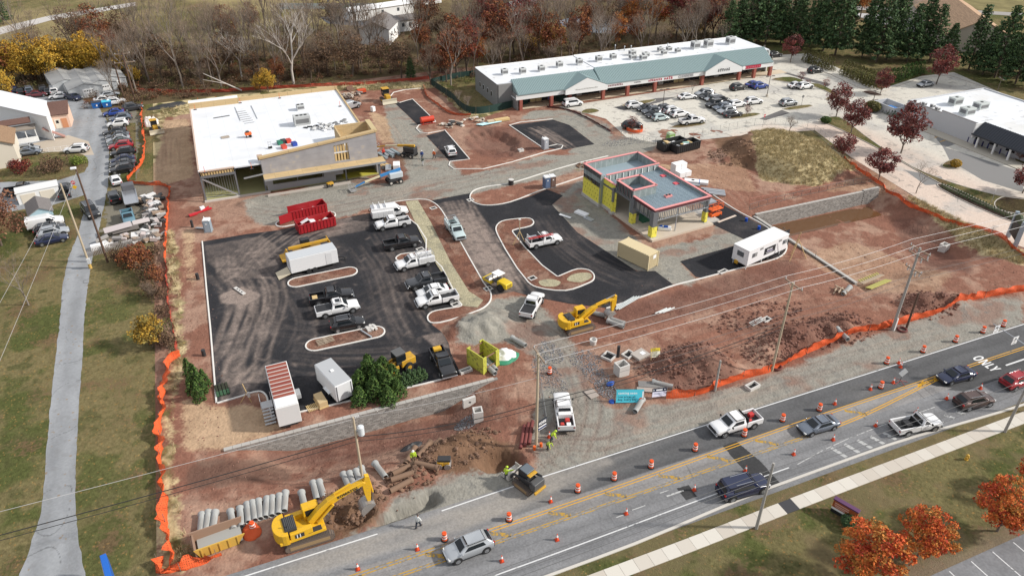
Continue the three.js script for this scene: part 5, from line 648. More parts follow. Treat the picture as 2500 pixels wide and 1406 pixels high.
vehicle('van','white',[[-30,130.7],8],'white panel van beside the blue shed');vehicle('suv','black',[[-29.2,128.3],8],'black car between the white van and the silver SUV');vehicle('suv','silver',[[-28.5,126.7],8],'silver SUV beside the white panel van');vehicle('sedan','navy',[[-28.5,124.3],8],'dark navy sedan on the leaf-strewn lawn');
for (const [k, c, p, d, l] of [['suv','green',[-47.5,217.1],100,'dark green car at the wood edge behind the white roof'],['sedan','navy',[-45.2,214.7],100,'navy car in the row at the wood edge'],['sedan','black',[-43.8,213.4],100,'black sedan in the row at the wood edge'],['suv','slate',[-41.8,212.9],100,'slate van in the row at the wood edge'],['suv','charcoal',[-38.7,212.3],100,'charcoal SUV in the row at the wood edge'],['sedan','charcoal',[-37.5,210.8],100,'charcoal car beside the white van'],['minivan','white',[-36.1,210.2],100,'white van at the garage wall'],['sedan','maroon',[-39.5,208.5],0,'maroon car parked across the row'],['sedan','white',[-34.5,205],180,'white sedan in front of the garages'],['suv','navy',[-31.1,202.6],-50,'navy SUV in front of the garage door'],['sedan','silver',[-23.2,201.7],5,'silver car by the garage row end'],['sedan','white',[-24.2,198.1],5,'white car behind the blue bins'],['suv','white',[-21.6,195],10,'white wrecked car by the utility poles'],['suv','charcoal',[-17.7,188.9],10,'dark wrecked car beside the orange fence'],['suv','white',[-27.9,165.2],170,'white SUV on the tan forecourt'],['hatch','silver',[-37,169.5],0,'silver hatchback behind the maroon bush'],['sedan','slate',[-36.6,167.4],0,'slate car behind the maroon bush']]) vehicle(k, c, [p, d],l, 'cars in the neighbouring yard');

// ================================================================ construction machines (local +x is forward)
const cyM=new THREE.MeshStandardMaterial({map: groundTex(0,8,0,8,256,256,(u, v, o)=>{const n=fbm(u*1.5,v*1.5,4);o[0]=0.70;o[1]=0.40;o[2]=0.012;lerp3(o, [0.30,0.19,0.09],sstep(0.6,0.78,n)*0.6);},true),roughness: 0.5});
const catM=new THREE.MeshStandardMaterial({map: groundTex(0,4,0,4,128,128,(u, v, o)=>{const n=fbm(u*2,v*2,4);o[0]=0.58;o[1]=0.32;o[2]=0.02;lerp3(o, [0.24,0.16,0.09],sstep(0.52,0.75,n)*0.65);},true),roughness: 0.55}),machM=mat([0.03,0.03,0.032],0.6),dirtSteel=mat([0.15,0.11,0.085],0.85),bareSteel=mat([0.36,0.34,0.32],0.45,0.5);
function trackUnit(o, L, Hh, W, z, name='track') {
const r=Hh/2,pts=[];for (let i=0;i <= 8;i++) {const t=-Math.PI/2+Math.PI*i/8;pts.push([L/2 - r+Math.cos(t)*r, r+Math.sin(t)*r]);} for (let i=0;i <= 8;i++) {const t=Math.PI/2+Math.PI*i/8;pts.push([-L/2+r+Math.cos(t)*r, r+Math.sin(t)*r]);}
const t=part(o, name, ext(pts, W).translate(0,0,z),dirtSteel),sh=[],n=Math.round(L/0.2);for (let i=0;i <= n;i++) {const x=-L/2+r+(L - 2*r)*i/n;for (const y of [0.012,Hh]) sh.push(bx(0.09,0.05,W+0.04,x, y, z));} for (const s of [1,-1]) for (let i=1;i < 6;i++) {const a=-Math.PI/2+Math.PI*i/6;sh.push(bx(0.05,0.1,W+0.04).rotateZ(s*a).translate(s*(L/2 - r+Math.cos(a)*r),r+Math.sin(a)*r, z));}
const g=part(t, 'track_shoes',mg(sh),mat([0.09,0.075,0.065],0.85));g.userData.kind='stuff';part(t, 'track_frame',bx(L - Hh, Hh*0.45,W+0.06,0,r, z),mat([0.30,0.2,0.1],0.8));return t;
}
function excavator(label, p, y, deg, trackDeg, scale, k=0.8,fold=0) {
const o=thing('excavator',label, 'excavator',p, y, deg);o.scale.setScalar(scale);const under=new THREE.Group();under.name='undercarriage';o.add(under);under.rotation.y=trackDeg*D2R;
for (const z of [-1.3,1.3]) trackUnit(under, 4.9,0.95,0.6,z);part(under, 'carbody',bx(2,0.5,2.2,0,0.75,0),machM);part(under, 'turntable',cy(0.8,0.8,0.35,20,0,1.1,0),machM);
part(o, 'deck',rb(4.6,0.4,2.8,0.06,-0.6,1.45,0),cyM);part(o, 'counterweight',(()=>{const q=[];for (let i=0;i <= 10;i++) {const t=Math.PI/2+Math.PI*i/10;q.push([-2.2+Math.cos(t)*1.0,Math.sin(t)*1.45]);} q.push([-2.0,-1.45],[-2.0,1.45]);const s=new THREE.Shape(q.map(v=>new THREE.Vector2(...v)));return new THREE.ExtrudeGeometry(s, {depth: 1.25,bevelEnabled: true, bevelSize: 0.06,bevelThickness: 0.06,bevelSegments: 2}).rotateX(-Math.PI/2).translate(0,1.3,0);})(),cyM);
part(o, 'engine_cover',rb(1.2,1.1,1.9,0.08,-1.6,2.2,0.1),machM);for (let i=0;i < 6;i++) part(o, 'cooling_slot',bx(0.06,0.04,1.6,-2.0+i*0.17,2.77,0.1),mat([0.1,0.1,0.1],0.7));part(o, 'side_housing',rb(2.2,0.8,0.6,0.05,-0.7,2.0,1.1),cyM);part(o, 'side_housing',rb(2.0,0.8,0.55,0.05,-0.8,2.0,-1.1),cyM);part(o, 'walkway',bx(1.4,0.05,0.6,0.6,1.72,1.1),machM);part(o, 'exhaust',cy(0.07,0.07,0.4,8,-1.9,2.95,0.6),machM);
part(o, 'side_plate',bx(0.9,0.5,0.03,-0.9,1.95,1.42),machM);for (const dx of [-0.25,0.05]) part(o, 'plate_stripe',bx(0.08,0.5,0.04,-0.9+dx, 1.95,1.425),whiteM);
const cab=part(o, 'cab',rb(1.7,1.6,1.0,0.12,0.75,2.4,-0.85),cyM);part(cab, 'cab_roof',rb(1.5,0.1,0.9,0.04,0.7,3.23,-0.85),cyM);part(cab, 'windshield',bx(0.05,1.15,0.85,1.6,2.5,-0.85),glassM);part(cab, 'side_window',bx(1.3,0.8,1.02,0.8,2.62,-0.85),glassM);
const low=(q, k)=>q.map(([a, b])=>[a, 1.5+(b - 1.5)*k]),boomPts=low([[0.6,1.5],[0.2,2.2],[1.2,3.5],[2.4,4.55],[3.2,4.95],[6.2,5.75],[6.45,5.5],[6.3,5.2],[3.6,4.2],[2.6,3.6],[1.4,2.1]],k),yk=(b)=>1.5+(b - 1.5)*k, A=(g)=>g.translate(-6.35,-4.7,0).scale(1,k < 0.7 ? 0.8 : 1,1).rotateZ(-fold).translate(6.35,yk(5.5),0);
const boom=part(o, 'boom',ext(boomPts, 0.62,0.04),cyM);for (const z of [1,-1]) {const t=text('KOMATSU',0.34,0.015);t.rotateZ(0.26*k).translate(4.5,yk(4.93),0);if (z < 0) t.rotateY(Math.PI).translate(9,0,0);part(boom, 'lettering',t.translate(0,0,z*0.33 - (z < 0 ? 0.0 : 0)),mat([0.02,0.02,0.02],0.6));}
part(o, 'boom_cylinder',[bar([1.1,1.8,0.5],[2.9,yk(4),0.5],0.13,0.13,10),bar([1.1,1.8,-0.5],[2.9,yk(4),-0.5],0.13,0.13,10)],cyM);part(o, 'arm_cylinder',[bar([3.2,yk(5.15),0],[5.0,yk(5.9),0],0.12,0.12,10)],cyM);part(o, 'cylinder_rod',[bar([5.0,yk(5.9),0],[6.6,yk(5.5)+0.65,0],0.07,0.07,8)],chromeM);
part(o, 'arm',A(ext([[6.1,4.3],[6.5,5.5],[6.9,5.4],[7.0,4.3],[6.75,1.9],[6.4,1.8],[6.2,3.0]],0.45,0.03)),cyM);part(o, 'bucket_cylinder',[A(bar([6.95,4.3,0],[7.1,2.8,0],0.1,0.1,8))],cyM);part(o, 'linkage',[A(beam([7.1,2.8,0],[6.9,1.7,0],0.3,0.16))],dirtSteel);
part(o, 'bucket',(()=>{const q=[];for (let i=0;i <= 10;i++) {const t=0.5+3.4*i/10;q.push([6.35+Math.cos(t)*0.85,1.1+Math.sin(t)*0.85]);} const inn=q.map(([a, b])=>[6.35+(a - 6.35)*0.9,1.1+(b - 1.1)*0.9]).reverse();const shell=ext([...q, ...inn],1.35);const side=ext(q, 0.06);return A(mg([shell, side.clone().translate(0,0,0.66),side.clone().translate(0,0,-0.66)]));})(),bareSteel);
for (let i=0;i < 5;i++) part(o, 'bucket_tooth',A(bx(0.28,0.08,0.12).rotateZ(-0.9).translate(5.62,0.45,-0.54+i*0.27)),bareSteel);
return o;
}
excavator('large yellow excavator digging the trench beside the road',[-0.1,50.4],0.05,4,-4,0.93);excavator('yellow excavator parked by the pipes below the kerbed bank',[38.8,70.9],GH([38.8,70.9]),2,0,0.84,0.58,0.1);
function bigWheels(o, xs, r, w, tw, m=catM) {for (const x of xs) for (const z of [1,-1]) {const t=part(o, 'wheel',rb(2*r*0.001+0.001,0.001,0.001,0.0001),tyreM);t.geometry=mg([cyz(r, tw, 18,x, r, z*w)]);part(t, 'rim',[cyz(r*0.5,tw+0.04,10,x, r, z*w)],m);}}
{const o=thing('telehandler','yellow telehandler parked behind the white ramp trailer','telehandler',[8.8,104.5],0.03,6);part(o, 'chassis',rb(4.4,0.6,1.6,0.08,0,0.95,0),catM);bigWheels(o, [1.5,-1.5],0.62,0.95,0.42);part(o, 'boom',[rb(6.2,0.4,0.36,0.04,0.2,1.9,0.15)],catM);part(o, 'cab',[rb(1.4,1.5,0.9,0.1,-0.1,1.9,-0.6)],machM);part(o, 'cab_window',[bx(1.2,0.7,0.94,-0.1,2.2,-0.6)],glassM);part(o, 'bucket',ext([[-3.0,0.3],[-4.2,0.3],[-4.2,0.5],[-3.4,0.6],[-3.1,1.3],[-2.9,1.2]],2.3),catM);part(o, 'bucket_back',bx(0.1,0.9,2.3,3.4,1.5,0).rotateZ(0),catM);part(o, 'fork',[bx(1.2,0.06,0.14,-3.7,0.2,0.4),bx(1.2,0.06,0.14,-3.7,0.2,-0.4)],machM);}
{const o=thing('wheel_loader','yellow compact wheel loader behind the heaped green shrubs','loader',[14.3,71.2],0.03,195);part(o, 'body',[rb(2.0,1.0,1.4,0.1,-1.2,1.15,0),rb(1.6,0.6,1.2,0.1,0.9,0.9,0)],catM);bigWheels(o, [1.1,-1.1],0.6,0.8,0.4);part(o, 'cab',rb(1.3,1.5,1.3,0.1,-0.2,2.0,0),machM);part(o, 'cab_window',bx(1.34,0.8,1.34,-0.2,2.15,0),glassM);part(o, 'cab_roof',rb(1.4,0.1,1.4,0.04,-0.2,2.8,0),mat([0.1,0.1,0.1],0.5));part(o, 'lift_arm',[beam([0.4,1.7,0.4],[2.6,0.9,0.4],0.16,0.3),beam([0.4,1.7,-0.4],[2.6,0.9,-0.4],0.16,0.3)],catM);part(o, 'bucket',ext([[2.5,0.15],[3.6,0.15],[3.0,0.4],[2.7,1.1],[2.5,1.0]],2.0),mat([0.4,0.22,0.03],0.7));}
{const o=thing('soil_roller','yellow soil roller with white canopy in the dusty aisle','roller',[32.8,84.5],0.03,112);o.scale.setScalar(0.82);part(o, 'body',rb(2.3,1.0,1.7,0.15,-1.7,1.35,0),mat([0.68,0.48,0.02],0.45));part(o, 'grille',[0,1,2,3].map(i=>bx(0.03,0.06,1.1,-2.86,1.1+i*0.17,0)),machM);bigWheels(o, [-1.6],0.75,0.9,0.5,machM);part(o, 'drum',cyz(0.75,2.0,22,1.9,0.75,0),bareSteel);part(o, 'drum_frame',[bx(2.2,0.3,0.16,1.6,0.9,1.1),bx(2.2,0.3,0.16,1.6,0.9,-1.1),bx(0.2,0.4,2.3,2.75,0.95,0),bx(0.2,0.4,2.3,0.8,0.95,0)],mat([0.68,0.48,0.02],0.45));part(o, 'canopy',rb(1.8,0.14,1.7,0.05,-0.1,2.85,0),whiteM);part(o, 'post',[[-0.8,0.7],[-0.8,-0.7],[0.6,0.7],[0.6,-0.7]].map(([x, z])=>bx(0.08,1.3,0.08,x, 2.2,z)),machM);part(o, 'seat',rb(0.6,0.7,0.6,0.1,-0.4,1.85,0),machM);part(o, 'platform',bx(1.6,0.15,1.5,0,1.3,0),machM);}
{const o=thing('track_loader','yellow and black compact track loader on the road edge','loader',[21.6,48],0.02,112);for (const z of [-0.8,0.8]) trackUnit(o, 2.4,0.75,0.45,z);part(o, 'body',rb(2.3,0.8,1.1,0.1,-0.3,1.1,0),machM);part(o, 'engine_cover',rb(0.8,0.9,1.5,0.1,-1.3,1.35,0),mat([0.08,0.08,0.08],0.5));part(o, 'cab',rb(1.3,1.2,1.1,0.1,0.2,1.75,0),machM);part(o, 'cab_roof',[rb(1.1,0.12,1.1,0.04,0.1,2.38,0)],mat([0.12,0.14,0.16],0.4));part(o, 'cab_trim',rb(0.5,0.12,1.1,0.04,-0.6,2.2,0),catM);for (const z of [0.72,-0.72]) part(o, 'lift_arm',[beam([-1.3,1.8,z],[1.3,1.3,z],0.14,0.24),beam([1.3,1.3,z],[1.7,0.5,z],0.14,0.22)],machM);part(o, 'rear_bumper',rb(0.2,0.3,1.6,0.04,-1.75,0.75,0),catM);part(o, 'bucket',[ext([[1.7,0.1],[2.9,0.1],[2.9,0.16],[1.95,0.25],[1.9,0.9],[1.75,0.9]],2.0),bx(1.0,0.6,0.05,2.3,0.4,1.0),bx(1.0,0.6,0.05,2.3,0.4,-1.0)],mat([0.5,0.47,0.43],0.6));}
{const o=thing('trench_roller','small yellow trench roller beside the broken brown pipes','roller',[14.5,53.8],GH([14.5,53.8]),-22);part(o, 'body',[rb(1.3,0.5,0.8,0.08,0,0.75,0),rb(0.4,0.5,0.86,0.06,-0.2,0.7,0)],catM);part(o, 'hood',rb(1.4,0.35,0.75,0.1,0.1,1.12,0),machM);for (const x of [-0.45,0.45]) part(o, 'drum',cyz(0.36,0.95,14,x, 0.36,0),bareSteel);}
function dozer(label, p, deg, s=1) {const o=thing('bulldozer',label, 'bulldozer',p, GH(p)+0.02,deg);for (const z of [-0.85,0.85]) trackUnit(o, 2.7,0.85,0.5,z);part(o, 'body',rb(1.5,0.9,1.0,0.1,0.7,1.2,0),catM);part(o, 'cab',rb(1.3,1.5,1.3,0.1,-0.6,1.9,0),machM);part(o, 'cab_roof',rb(1.5,0.12,1.5,0.05,-0.6,2.7,0),catM);part(o, 'cab_window',bx(1.34,0.7,1.34,-0.6,2.2,0),glassM);part(o, 'blade',ext([[1.9,0.05],[2.15,0.1],[2.0,0.6],[2.1,1.1],[1.9,1.1],[1.8,0.6]],3.1),mat([0.6,0.55,0.42],0.7));part(o, 'push_arm',[beam([0.2,0.5,1.2],[1.9,0.5,1.2],0.12,0.18),beam([0.2,0.5,-1.2],[1.9,0.5,-1.2],0.12,0.18)],catM);o.scale.setScalar(s);return o;}
dozer('yellow bulldozer with wide blade on the gravel behind the new asphalt',[38.6,172],-85,1.15);dozer('small yellow bulldozer on the tan bank by the orange fence',[-12.9,171.4],-80,0.95);
function boomLift(label, p, deg, col, body, baskets) {const o=thing('boom_lift',label, 'boom lift',p, 0.02,deg);part(o, 'chassis',rb(2.6,0.45,1.6,0.06,0,0.7,0),machM);bigWheels(o, [0.95,-0.95],0.46,0.95,0.32,mat([0.5,0.47,0.42],0.7));part(o, 'turret',rb(2.6,1.1,1.5,0.15,-0.3,1.6,0),body);part(o, 'boom',[beam([-1.4,2.5,0],[2.6,1.9,0],0.4,0.42)],col);part(o, 'boom_section',[beam([2.5,1.92,0],[5.6,1.35,0],0.28,0.3)],mat([0.62,0.55,0.38],0.6));part(o, 'jib',[beam([5.5,1.4,0],[7.6,0.75,0],0.2,0.22)],col);const f=[];for (const [x, z] of [[7.6,-0.8],[7.6,0.8],[8.6,-0.8],[8.6,0.8]]) f.push(bx(0.05,1.0,0.05,x, 0.75,z));for (const y of [0.75,1.25]) f.push(bx(1.0,0.05,0.05,8.1,y, 0.8),bx(1.0,0.05,0.05,8.1,y, -0.8),bx(0.05,0.05,1.6,7.6,y, 0),bx(0.05,0.05,1.6,8.6,y, 0));f.push(bx(1.0,0.06,1.6,8.1,0.25,0));part(o, 'basket',f, mat([0.45,0.45,0.44],0.5,0.4));return o;}
boomLift('blue boom lift with grey counterweight in front of the unfinished store',[28.2,125.7],186,mat([0.04,0.22,0.5],0.4),mat([0.5,0.55,0.58],0.4));boomLift('yellow and black boom lift by the bundles of steel',[34.3,136.9],133,catM, machM);
{const o=thing('scissor_lift','orange scissor lift beside the steel-framed building','scissor lift',[75.3,91.2],0.03,8);part(o, 'base',rb(2.4,0.6,1.1,0.06,0,0.5,0),orangeM);part(o, 'platform',rb(2.6,0.12,1.2,0.03,0,1.5,0),orangeM);part(o, 'scissor',[beam([-1,0.8,0.4],[1,1.45,0.4],0.08,0.1),beam([1,0.8,0.4],[-1,1.45,0.4],0.08,0.1),beam([-1,0.8,-0.4],[1,1.45,-0.4],0.08,0.1),beam([1,0.8,-0.4],[-1,1.45,-0.4],0.08,0.1)],machM);const f=[];for (const x of [-1.25,0,1.25]) for (const z of [-0.57,0.57]) f.push(bx(0.05,1,0.05,x, 2.05,z));for (const y of [2.1,2.55]) f.push(bx(2.5,0.05,0.05,0,y, 0.57),bx(2.5,0.05,0.05,0,y, -0.57),bx(0.05,0.05,1.1,1.25,y, 0),bx(0.05,0.05,1.1,-1.25,y, 0));part(o, 'guard_rail',f, orangeM);bigWheels(o, [0.8,-0.8],0.22,0.5,0.16,machM);}
// ---- trailers, containers, skips
{const o=thing('ramp_trailer','white enclosed trailer with lowered wooden ramp beside a kerbed island','trailer',[8.7,100.1],0.03,6);part(o, 'box',rb(7.2,2.3,2.4,0.06,0.2,1.75,0),mat([0.7,0.71,0.72],0.4));part(o, 'roof',rb(7.1,0.08,2.3,0.03,0.2,2.93,0),mat([0.5,0.52,0.54],0.4));part(o, 'door',bx(0.9,1.9,0.04,2.4,1.65,1.21),mat([0.62,0.63,0.64],0.4));part(o, 'ramp',beam([-3.45,0.6,0],[-5.3,0.08,0],2.2,0.08),mat([0.6,0.52,0.38],0.9));part(o, 'tongue',[beam([3.8,0.6,0.7],[5.2,0.55,0],0.1,0.12),beam([3.8,0.6,-0.7],[5.2,0.55,0],0.1,0.12),bx(0.12,0.6,0.12,5.1,0.32,0)],trimM);for (const x of [-0.5,0.4]) for (const z of [1,-1]) part(o, 'wheel',cyz(0.38,0.24,14,x - 0.3,0.38,z*1.14),tyreM);part(o, 'frame',bx(7,0.2,2,0.2,0.55,0),trimM);}
{const o=thing('cargo_trailer','white cargo trailer with rear doors towards the retaining wall','trailer',[6.4,70.3],0.03,106);part(o, 'box',rb(5.2,2.3,2.2,0.06,0,1.75,0),mat([0.72,0.73,0.74],0.4));part(o, 'roof',rb(5.1,0.06,2.1,0.02,0,2.92,0),mat([0.42,0.43,0.44],0.5));part(o, 'roof_vent',rb(0.4,0.12,0.4,0.03,0.2,3.0,0),whiteM);part(o, 'door',bx(0.03,2.1,1.9,-2.62,1.72,0),mat([0.66,0.67,0.68],0.4));for (const z of [1,-1]) {part(o, 'fender',rb(1.5,0.12,0.3,0.04,-0.3,0.92,z*1.2),mat([0.66,0.67,0.68],0.4));part(o, 'door_bar',bx(0.05,2.1,0.05,-2.66,1.72,z*0.9),trimM);} for (const x of [-0.7,0.2]) for (const z of [1,-1]) part(o, 'wheel',cyz(0.38,0.22,14,x, 0.38,z*1.18),tyreM);part(o, 'frame',bx(5,0.2,1.9,0,0.55,0),trimM);part(o, 'tongue',[beam([2.6,0.55,0.6],[3.8,0.5,0],0.1,0.1),beam([2.6,0.55,-0.6],[3.8,0.5,0],0.1,0.1),bx(0.1,0.5,0.1,3.7,0.27,0)],trimM);}
{const o=thing('office_semi_trailer','old white semi-trailer with rust-red striped roof and metal steps','trailer',[0.5,69.6],0.03,91);part(o, 'box',rb(8.2,2.6,2.5,0.05,0,2.2,0),mat([0.68,0.68,0.67],0.5));for (let i=0;i < 9;i++) {part(o, 'roof_stripe',rb(0.56,0.06,2.3,0.02,3.6 - i*0.72,3.53,0),mat(i % 2 ? [0.23,0.05,0.035] : [0.27,0.07,0.045],0.8));part(o, 'roof_rib',rb(0.13,0.08,2.4,0.02,3.24 - i*0.72,3.53,0),mat([0.55,0.5,0.46],0.7));} part(o, 'roof_panel',rb(1.6,0.07,2.3,0.02,-3.2,3.54,0),mat([0.72,0.73,0.74],0.5));part(o, 'frame',bx(8,0.3,1.6,0,0.75,0),trimM);for (const x of [-2.9,-1.8]) for (const z of [1,-1]) part(o, 'wheel',cyz(0.5,0.3,14,x, 0.5,z*1.05),tyreM);part(o, 'stair',[bx(1.2,0.1,1.3,-0.2,1.3,-2.0),...[0,1,2,3,4].map(i=>bx(0.28,0.06,1.2,-0.95 - i*0.3,1.1 - i*0.24,-2.0)),bx(0.06,1.3,0.06,0.4,1.9,-2.6),bx(0.06,1.3,0.06,-0.8,1.9,-2.6),bx(1.4,0.06,0.06,-0.2,2.5,-2.6),bx(0.06,1.3,0.06,0.4,1.9,-1.4),bx(0.1,1.3,0.1,0.3,0.65,-2.5),bx(0.1,1.3,0.1,0.3,0.65,-1.5)],mat([0.5,0.5,0.5],0.6));part(o, 'side_tank',rb(1.2,0.7,0.6,0.1,0.4,1.2,1.6),mat([0.3,0.31,0.32],0.5));part(o, 'landing_leg',[bx(0.15,1,0.15,2.8,0.5,0.7),bx(0.15,1,0.15,2.8,0.5,-0.7)],trimM);}
{const o=thing('storage_container','cream shipping container on the gravel before the framed building','container',[55.3,83.1],0.02,110);const m=mat([0.60,0.50,0.31],0.6),d=m;part(o, 'box',bx(5.9,2.45,2.3,0,1.35,0),m);for (let i=0;i < 24;i++) for (const z of [1,-1]) part(o, 'corrugation',bx(0.12,2.3,0.04,-2.76+i*0.24,1.35,z*1.165),d);for (let i=0;i < 9;i++) part(o, 'corrugation',bx(0.04,2.3,0.12,-2.965,1.35,-1+i*0.25),d);for (let i=0;i < 12;i++) part(o, 'roof_rib',bx(0.16,0.03,2.1,-2.65+i*0.48,2.59,0),m);for (const x of [-2.95,2.95]) for (const z of [-1.16,1.16]) part(o, 'corner_post',bx(0.16,2.6,0.16,x, 1.3,z),m);part(o, 'label_plate',bx(0.02,0.6,0.7,-3.0,2.0,0.2),whiteM);}
{const o=thing('office_trailer','white site office trailer with dark printed sign and grey windows','office trailer',[73.3,76.9],0.03,13);const m=mat([0.78,0.79,0.80],0.5);part(o, 'box',rb(9.4,2.5,2.9,0.04,0,1.95,0),m);part(o, 'roof',rb(9.5,0.1,3.0,0.03,0,3.24,0),mat([0.74,0.74,0.73],0.6));const win=mat([0.12,0.13,0.14],0.15);part(o, 'window',bx(0.04,0.8,1.2,-4.72,2.2,0),win);for (const x of [-3.2,4.0]) {part(o, 'window',bx(0.55,0.7,0.04,x - 0.3,2.15,1.46),win);part(o, 'window',bx(0.55,0.7,0.04,x+0.3,2.15,1.46),mat([0.3,0.31,0.31],0.3));} for (const x of [-1.7,2.7]) part(o, 'air_vent',bx(0.7,0.35,0.05,x, 2.75,1.46),mat([0.25,0.25,0.25],0.6));const s=new THREE.Mesh(bx(2.6,1.15,0.04,0.4,1.9,1.47),[trimM, trimM, trimM, trimM, new THREE.MeshStandardMaterial({map: canvasTex(512,226,(g)=>{g.fillStyle='#2c2e33';g.fillRect(0,0,512,226);g.fillStyle='#fff';g.font='italic bold 92px sans-serif';g.fillText('Gress',110,112);g.fillStyle='#7d6fa8';g.fillRect(120,130,280,18);g.fillStyle='#ddd';g.fillRect(80,164,340,12);g.fillRect(120,188,260,10);}),roughness: 0.6}),trimM]);s.name='sign';o.add(s);part(o, 'frame',bx(9.2,0.2,2.2,0,0.62,0),trimM);for (const x of [-4.5,-0.9,3.4]) for (const z of [1.2,-1.2]) part(o, 'support',bx(0.12,0.66,0.12,x, 0.33,z),mat([0.6,0.6,0.6],0.6));for (const x of [0.6,1.5]) for (const z of [1.2,-1.2]) part(o, 'wheel',cyz(0.36,0.22,12,x, 0.36,z),tyreM);}
{const o=thing('generator','small yellow generator beside the white office trailer','generator',[68.9,76.4],0.03,13);part(o, 'body',rb(0.9,0.6,0.6,0.05,0,0.6,0),catM);for (const z of [-0.35,0.35]) part(o, 'wheel',cyz(0.22,0.1,10,-0.2,0.22,z),tyreM);part(o, 'leg',bx(0.08,0.4,0.5,0.35,0.2,0),trimM);}
function skip(label, p, deg, m, open, fill) {const o=thing('roll_off_dumpster',label, 'dumpster',p, 0.04,deg);const L=6.2,W=2.3,Hh=1.5;part(o, 'floor',bx(L, 0.15,W, 0,0.2,0),m);for (const z of [1,-1]) {part(o, 'side',bx(L, Hh, 0.08,0,0.2+Hh/2,z*W/2),m);for (let i=0;i < 11;i++) part(o, 'side_rib',bx(0.1,Hh, 0.1,-L/2+0.3+i*0.56,0.2+Hh/2,z*(W/2+0.06)),m);part(o, 'top_rail',bx(L+0.1,0.12,0.16,0,0.2+Hh, z*(W/2+0.02)),m);} part(o, 'end',bx(0.08,Hh, W, L/2,0.2+Hh/2,0),m);if (!open) part(o, 'gate',bx(0.08,Hh, W, -L/2,0.2+Hh/2,0),m);else part(o, 'gate',beam([-L/2,0.95,W/2],[-L/2 - 2.2,0.95,W/2+0.5],0.08,Hh),m);for (const x of [-2.6,2.6]) part(o, 'roller',cyz(0.14,W*0.8,8,x, 0.14,0),trimM);reseed(fill*17+3);for (let i=0;i < 14;i++) part(o, 'debris',rb(rr(0.5,1.5),rr(0.1,0.3),rr(0.4,1.0),0.03).rotateY(rr(0,3)).rotateZ(rr(-0.35,0.35)).translate(rr(-2.2,2.2),rr(0.5,open ? 0.7 : 1.5),rr(-0.6,0.6)),i % 5 === 0 ? mat([0.35,0.62,0.55],0.8) : i % 4 === 0 ? lumberM : mat([0.68,0.68,0.68],0.8));return o;}
const skipRed=mat([0.33,0.012,0.018],0.5),skipBlack=mat([0.02,0.021,0.022],0.55);
skip('red dumpster with open gate beside the kerbed island',[11.1,118.5],8,skipRed, true, 1);skip('red dumpster heaped with white and green debris on the asphalt',[11.5,113],8,skipRed, false, 2);skip('black dumpster heaped with reddish debris by the chain fence',[85.6,120.4],8,skipBlack, false, 3);skip('black dumpster with pale debris in front of the other black dumpster',[87.6,118.6],8,skipBlack, false, 4);
function toilet(label, p, deg, c=[0.25,0.31,0.36]) {const o=thing('portable_toilet',label, 'portable toilet',p, 0.03,deg);part(o, 'cabin',rb(1.15,2.0,1.15,0.05,0,1.1,0),mat(c, 0.6));part(o, 'roof',ext([[-0.6,0],[0.6,0],[0.5,0.18],[-0.5,0.18]],1.2,0.02).translate(0,2.1,0),mat([0.7,0.71,0.72],0.6));part(o, 'door',bx(0.75,1.75,0.04,0,1.05,0.59),mat(c.map(v=>v*1.3),0.6));part(o, 'door_sign',bx(0.24,0.24,0.02,0,1.6,0.62),whiteM);part(o, 'skid',bx(1.25,0.12,1.25,0,0.06,0),mat([0.3,0.3,0.3],0.8));part(o, 'vent',cy(0.06,0.06,0.5,8,-0.4,2.3,-0.4),whiteM);return o;}
toilet('grey portable toilet with white roof by the dirt slope',[-5.1,118.6],-15);toilet('blue portable toilet beside the brown one at the gravel road',[53.6,112.8],0,[0.09,0.13,0.22]);toilet('brown portable toilet beside the blue one at the gravel road',[54.7,112.8],0,[0.13,0.08,0.065]);toilet('grey portable toilet on the kerb by the dusty asphalt',[61.3,130.2],5,[0.3,0.32,0.35]);
{const o=thing('clothing_bin','bright green donation bin beside the chain fence','bin',[87.4,123.8],0.02,5);part(o, 'body',rb(1.5,1.7,1.1,0.06,0,0.86,0),mat([0.25,0.42,0.12],0.5));part(o, 'lid',ext([[-0.75,0],[0.75,0],[0.5,0.3],[-0.5,0.3]],1.1).translate(0,1.7,0),mat([0.5,0.6,0.4],0.5));part(o, 'label_panel',bx(1.0,0.8,0.03,0,0.9,0.56),mat([0.6,0.68,0.55],0.6));}
{const o=thing('fuel_tank','red horizontal fuel tank on skids by the asphalt pad','tank',[43.2,153.7],0.05,4);part(o, 'tank',[cyx(0.65,3.0,20,0,1.0,0)],mat([0.55,0.05,0.02],0.45));part(o, 'skid',[bx(3.2,0.14,0.14,0,0.1,0.45),bx(3.2,0.14,0.14,0,0.1,-0.45),bx(0.14,0.5,1.0,-1.1,0.25,0),bx(0.14,0.5,1.0,1.1,0.25,0)],mat([0.4,0.04,0.02],0.6));part(o, 'cap',cy(0.1,0.1,0.2,8,0.4,1.72,0),trimM);}
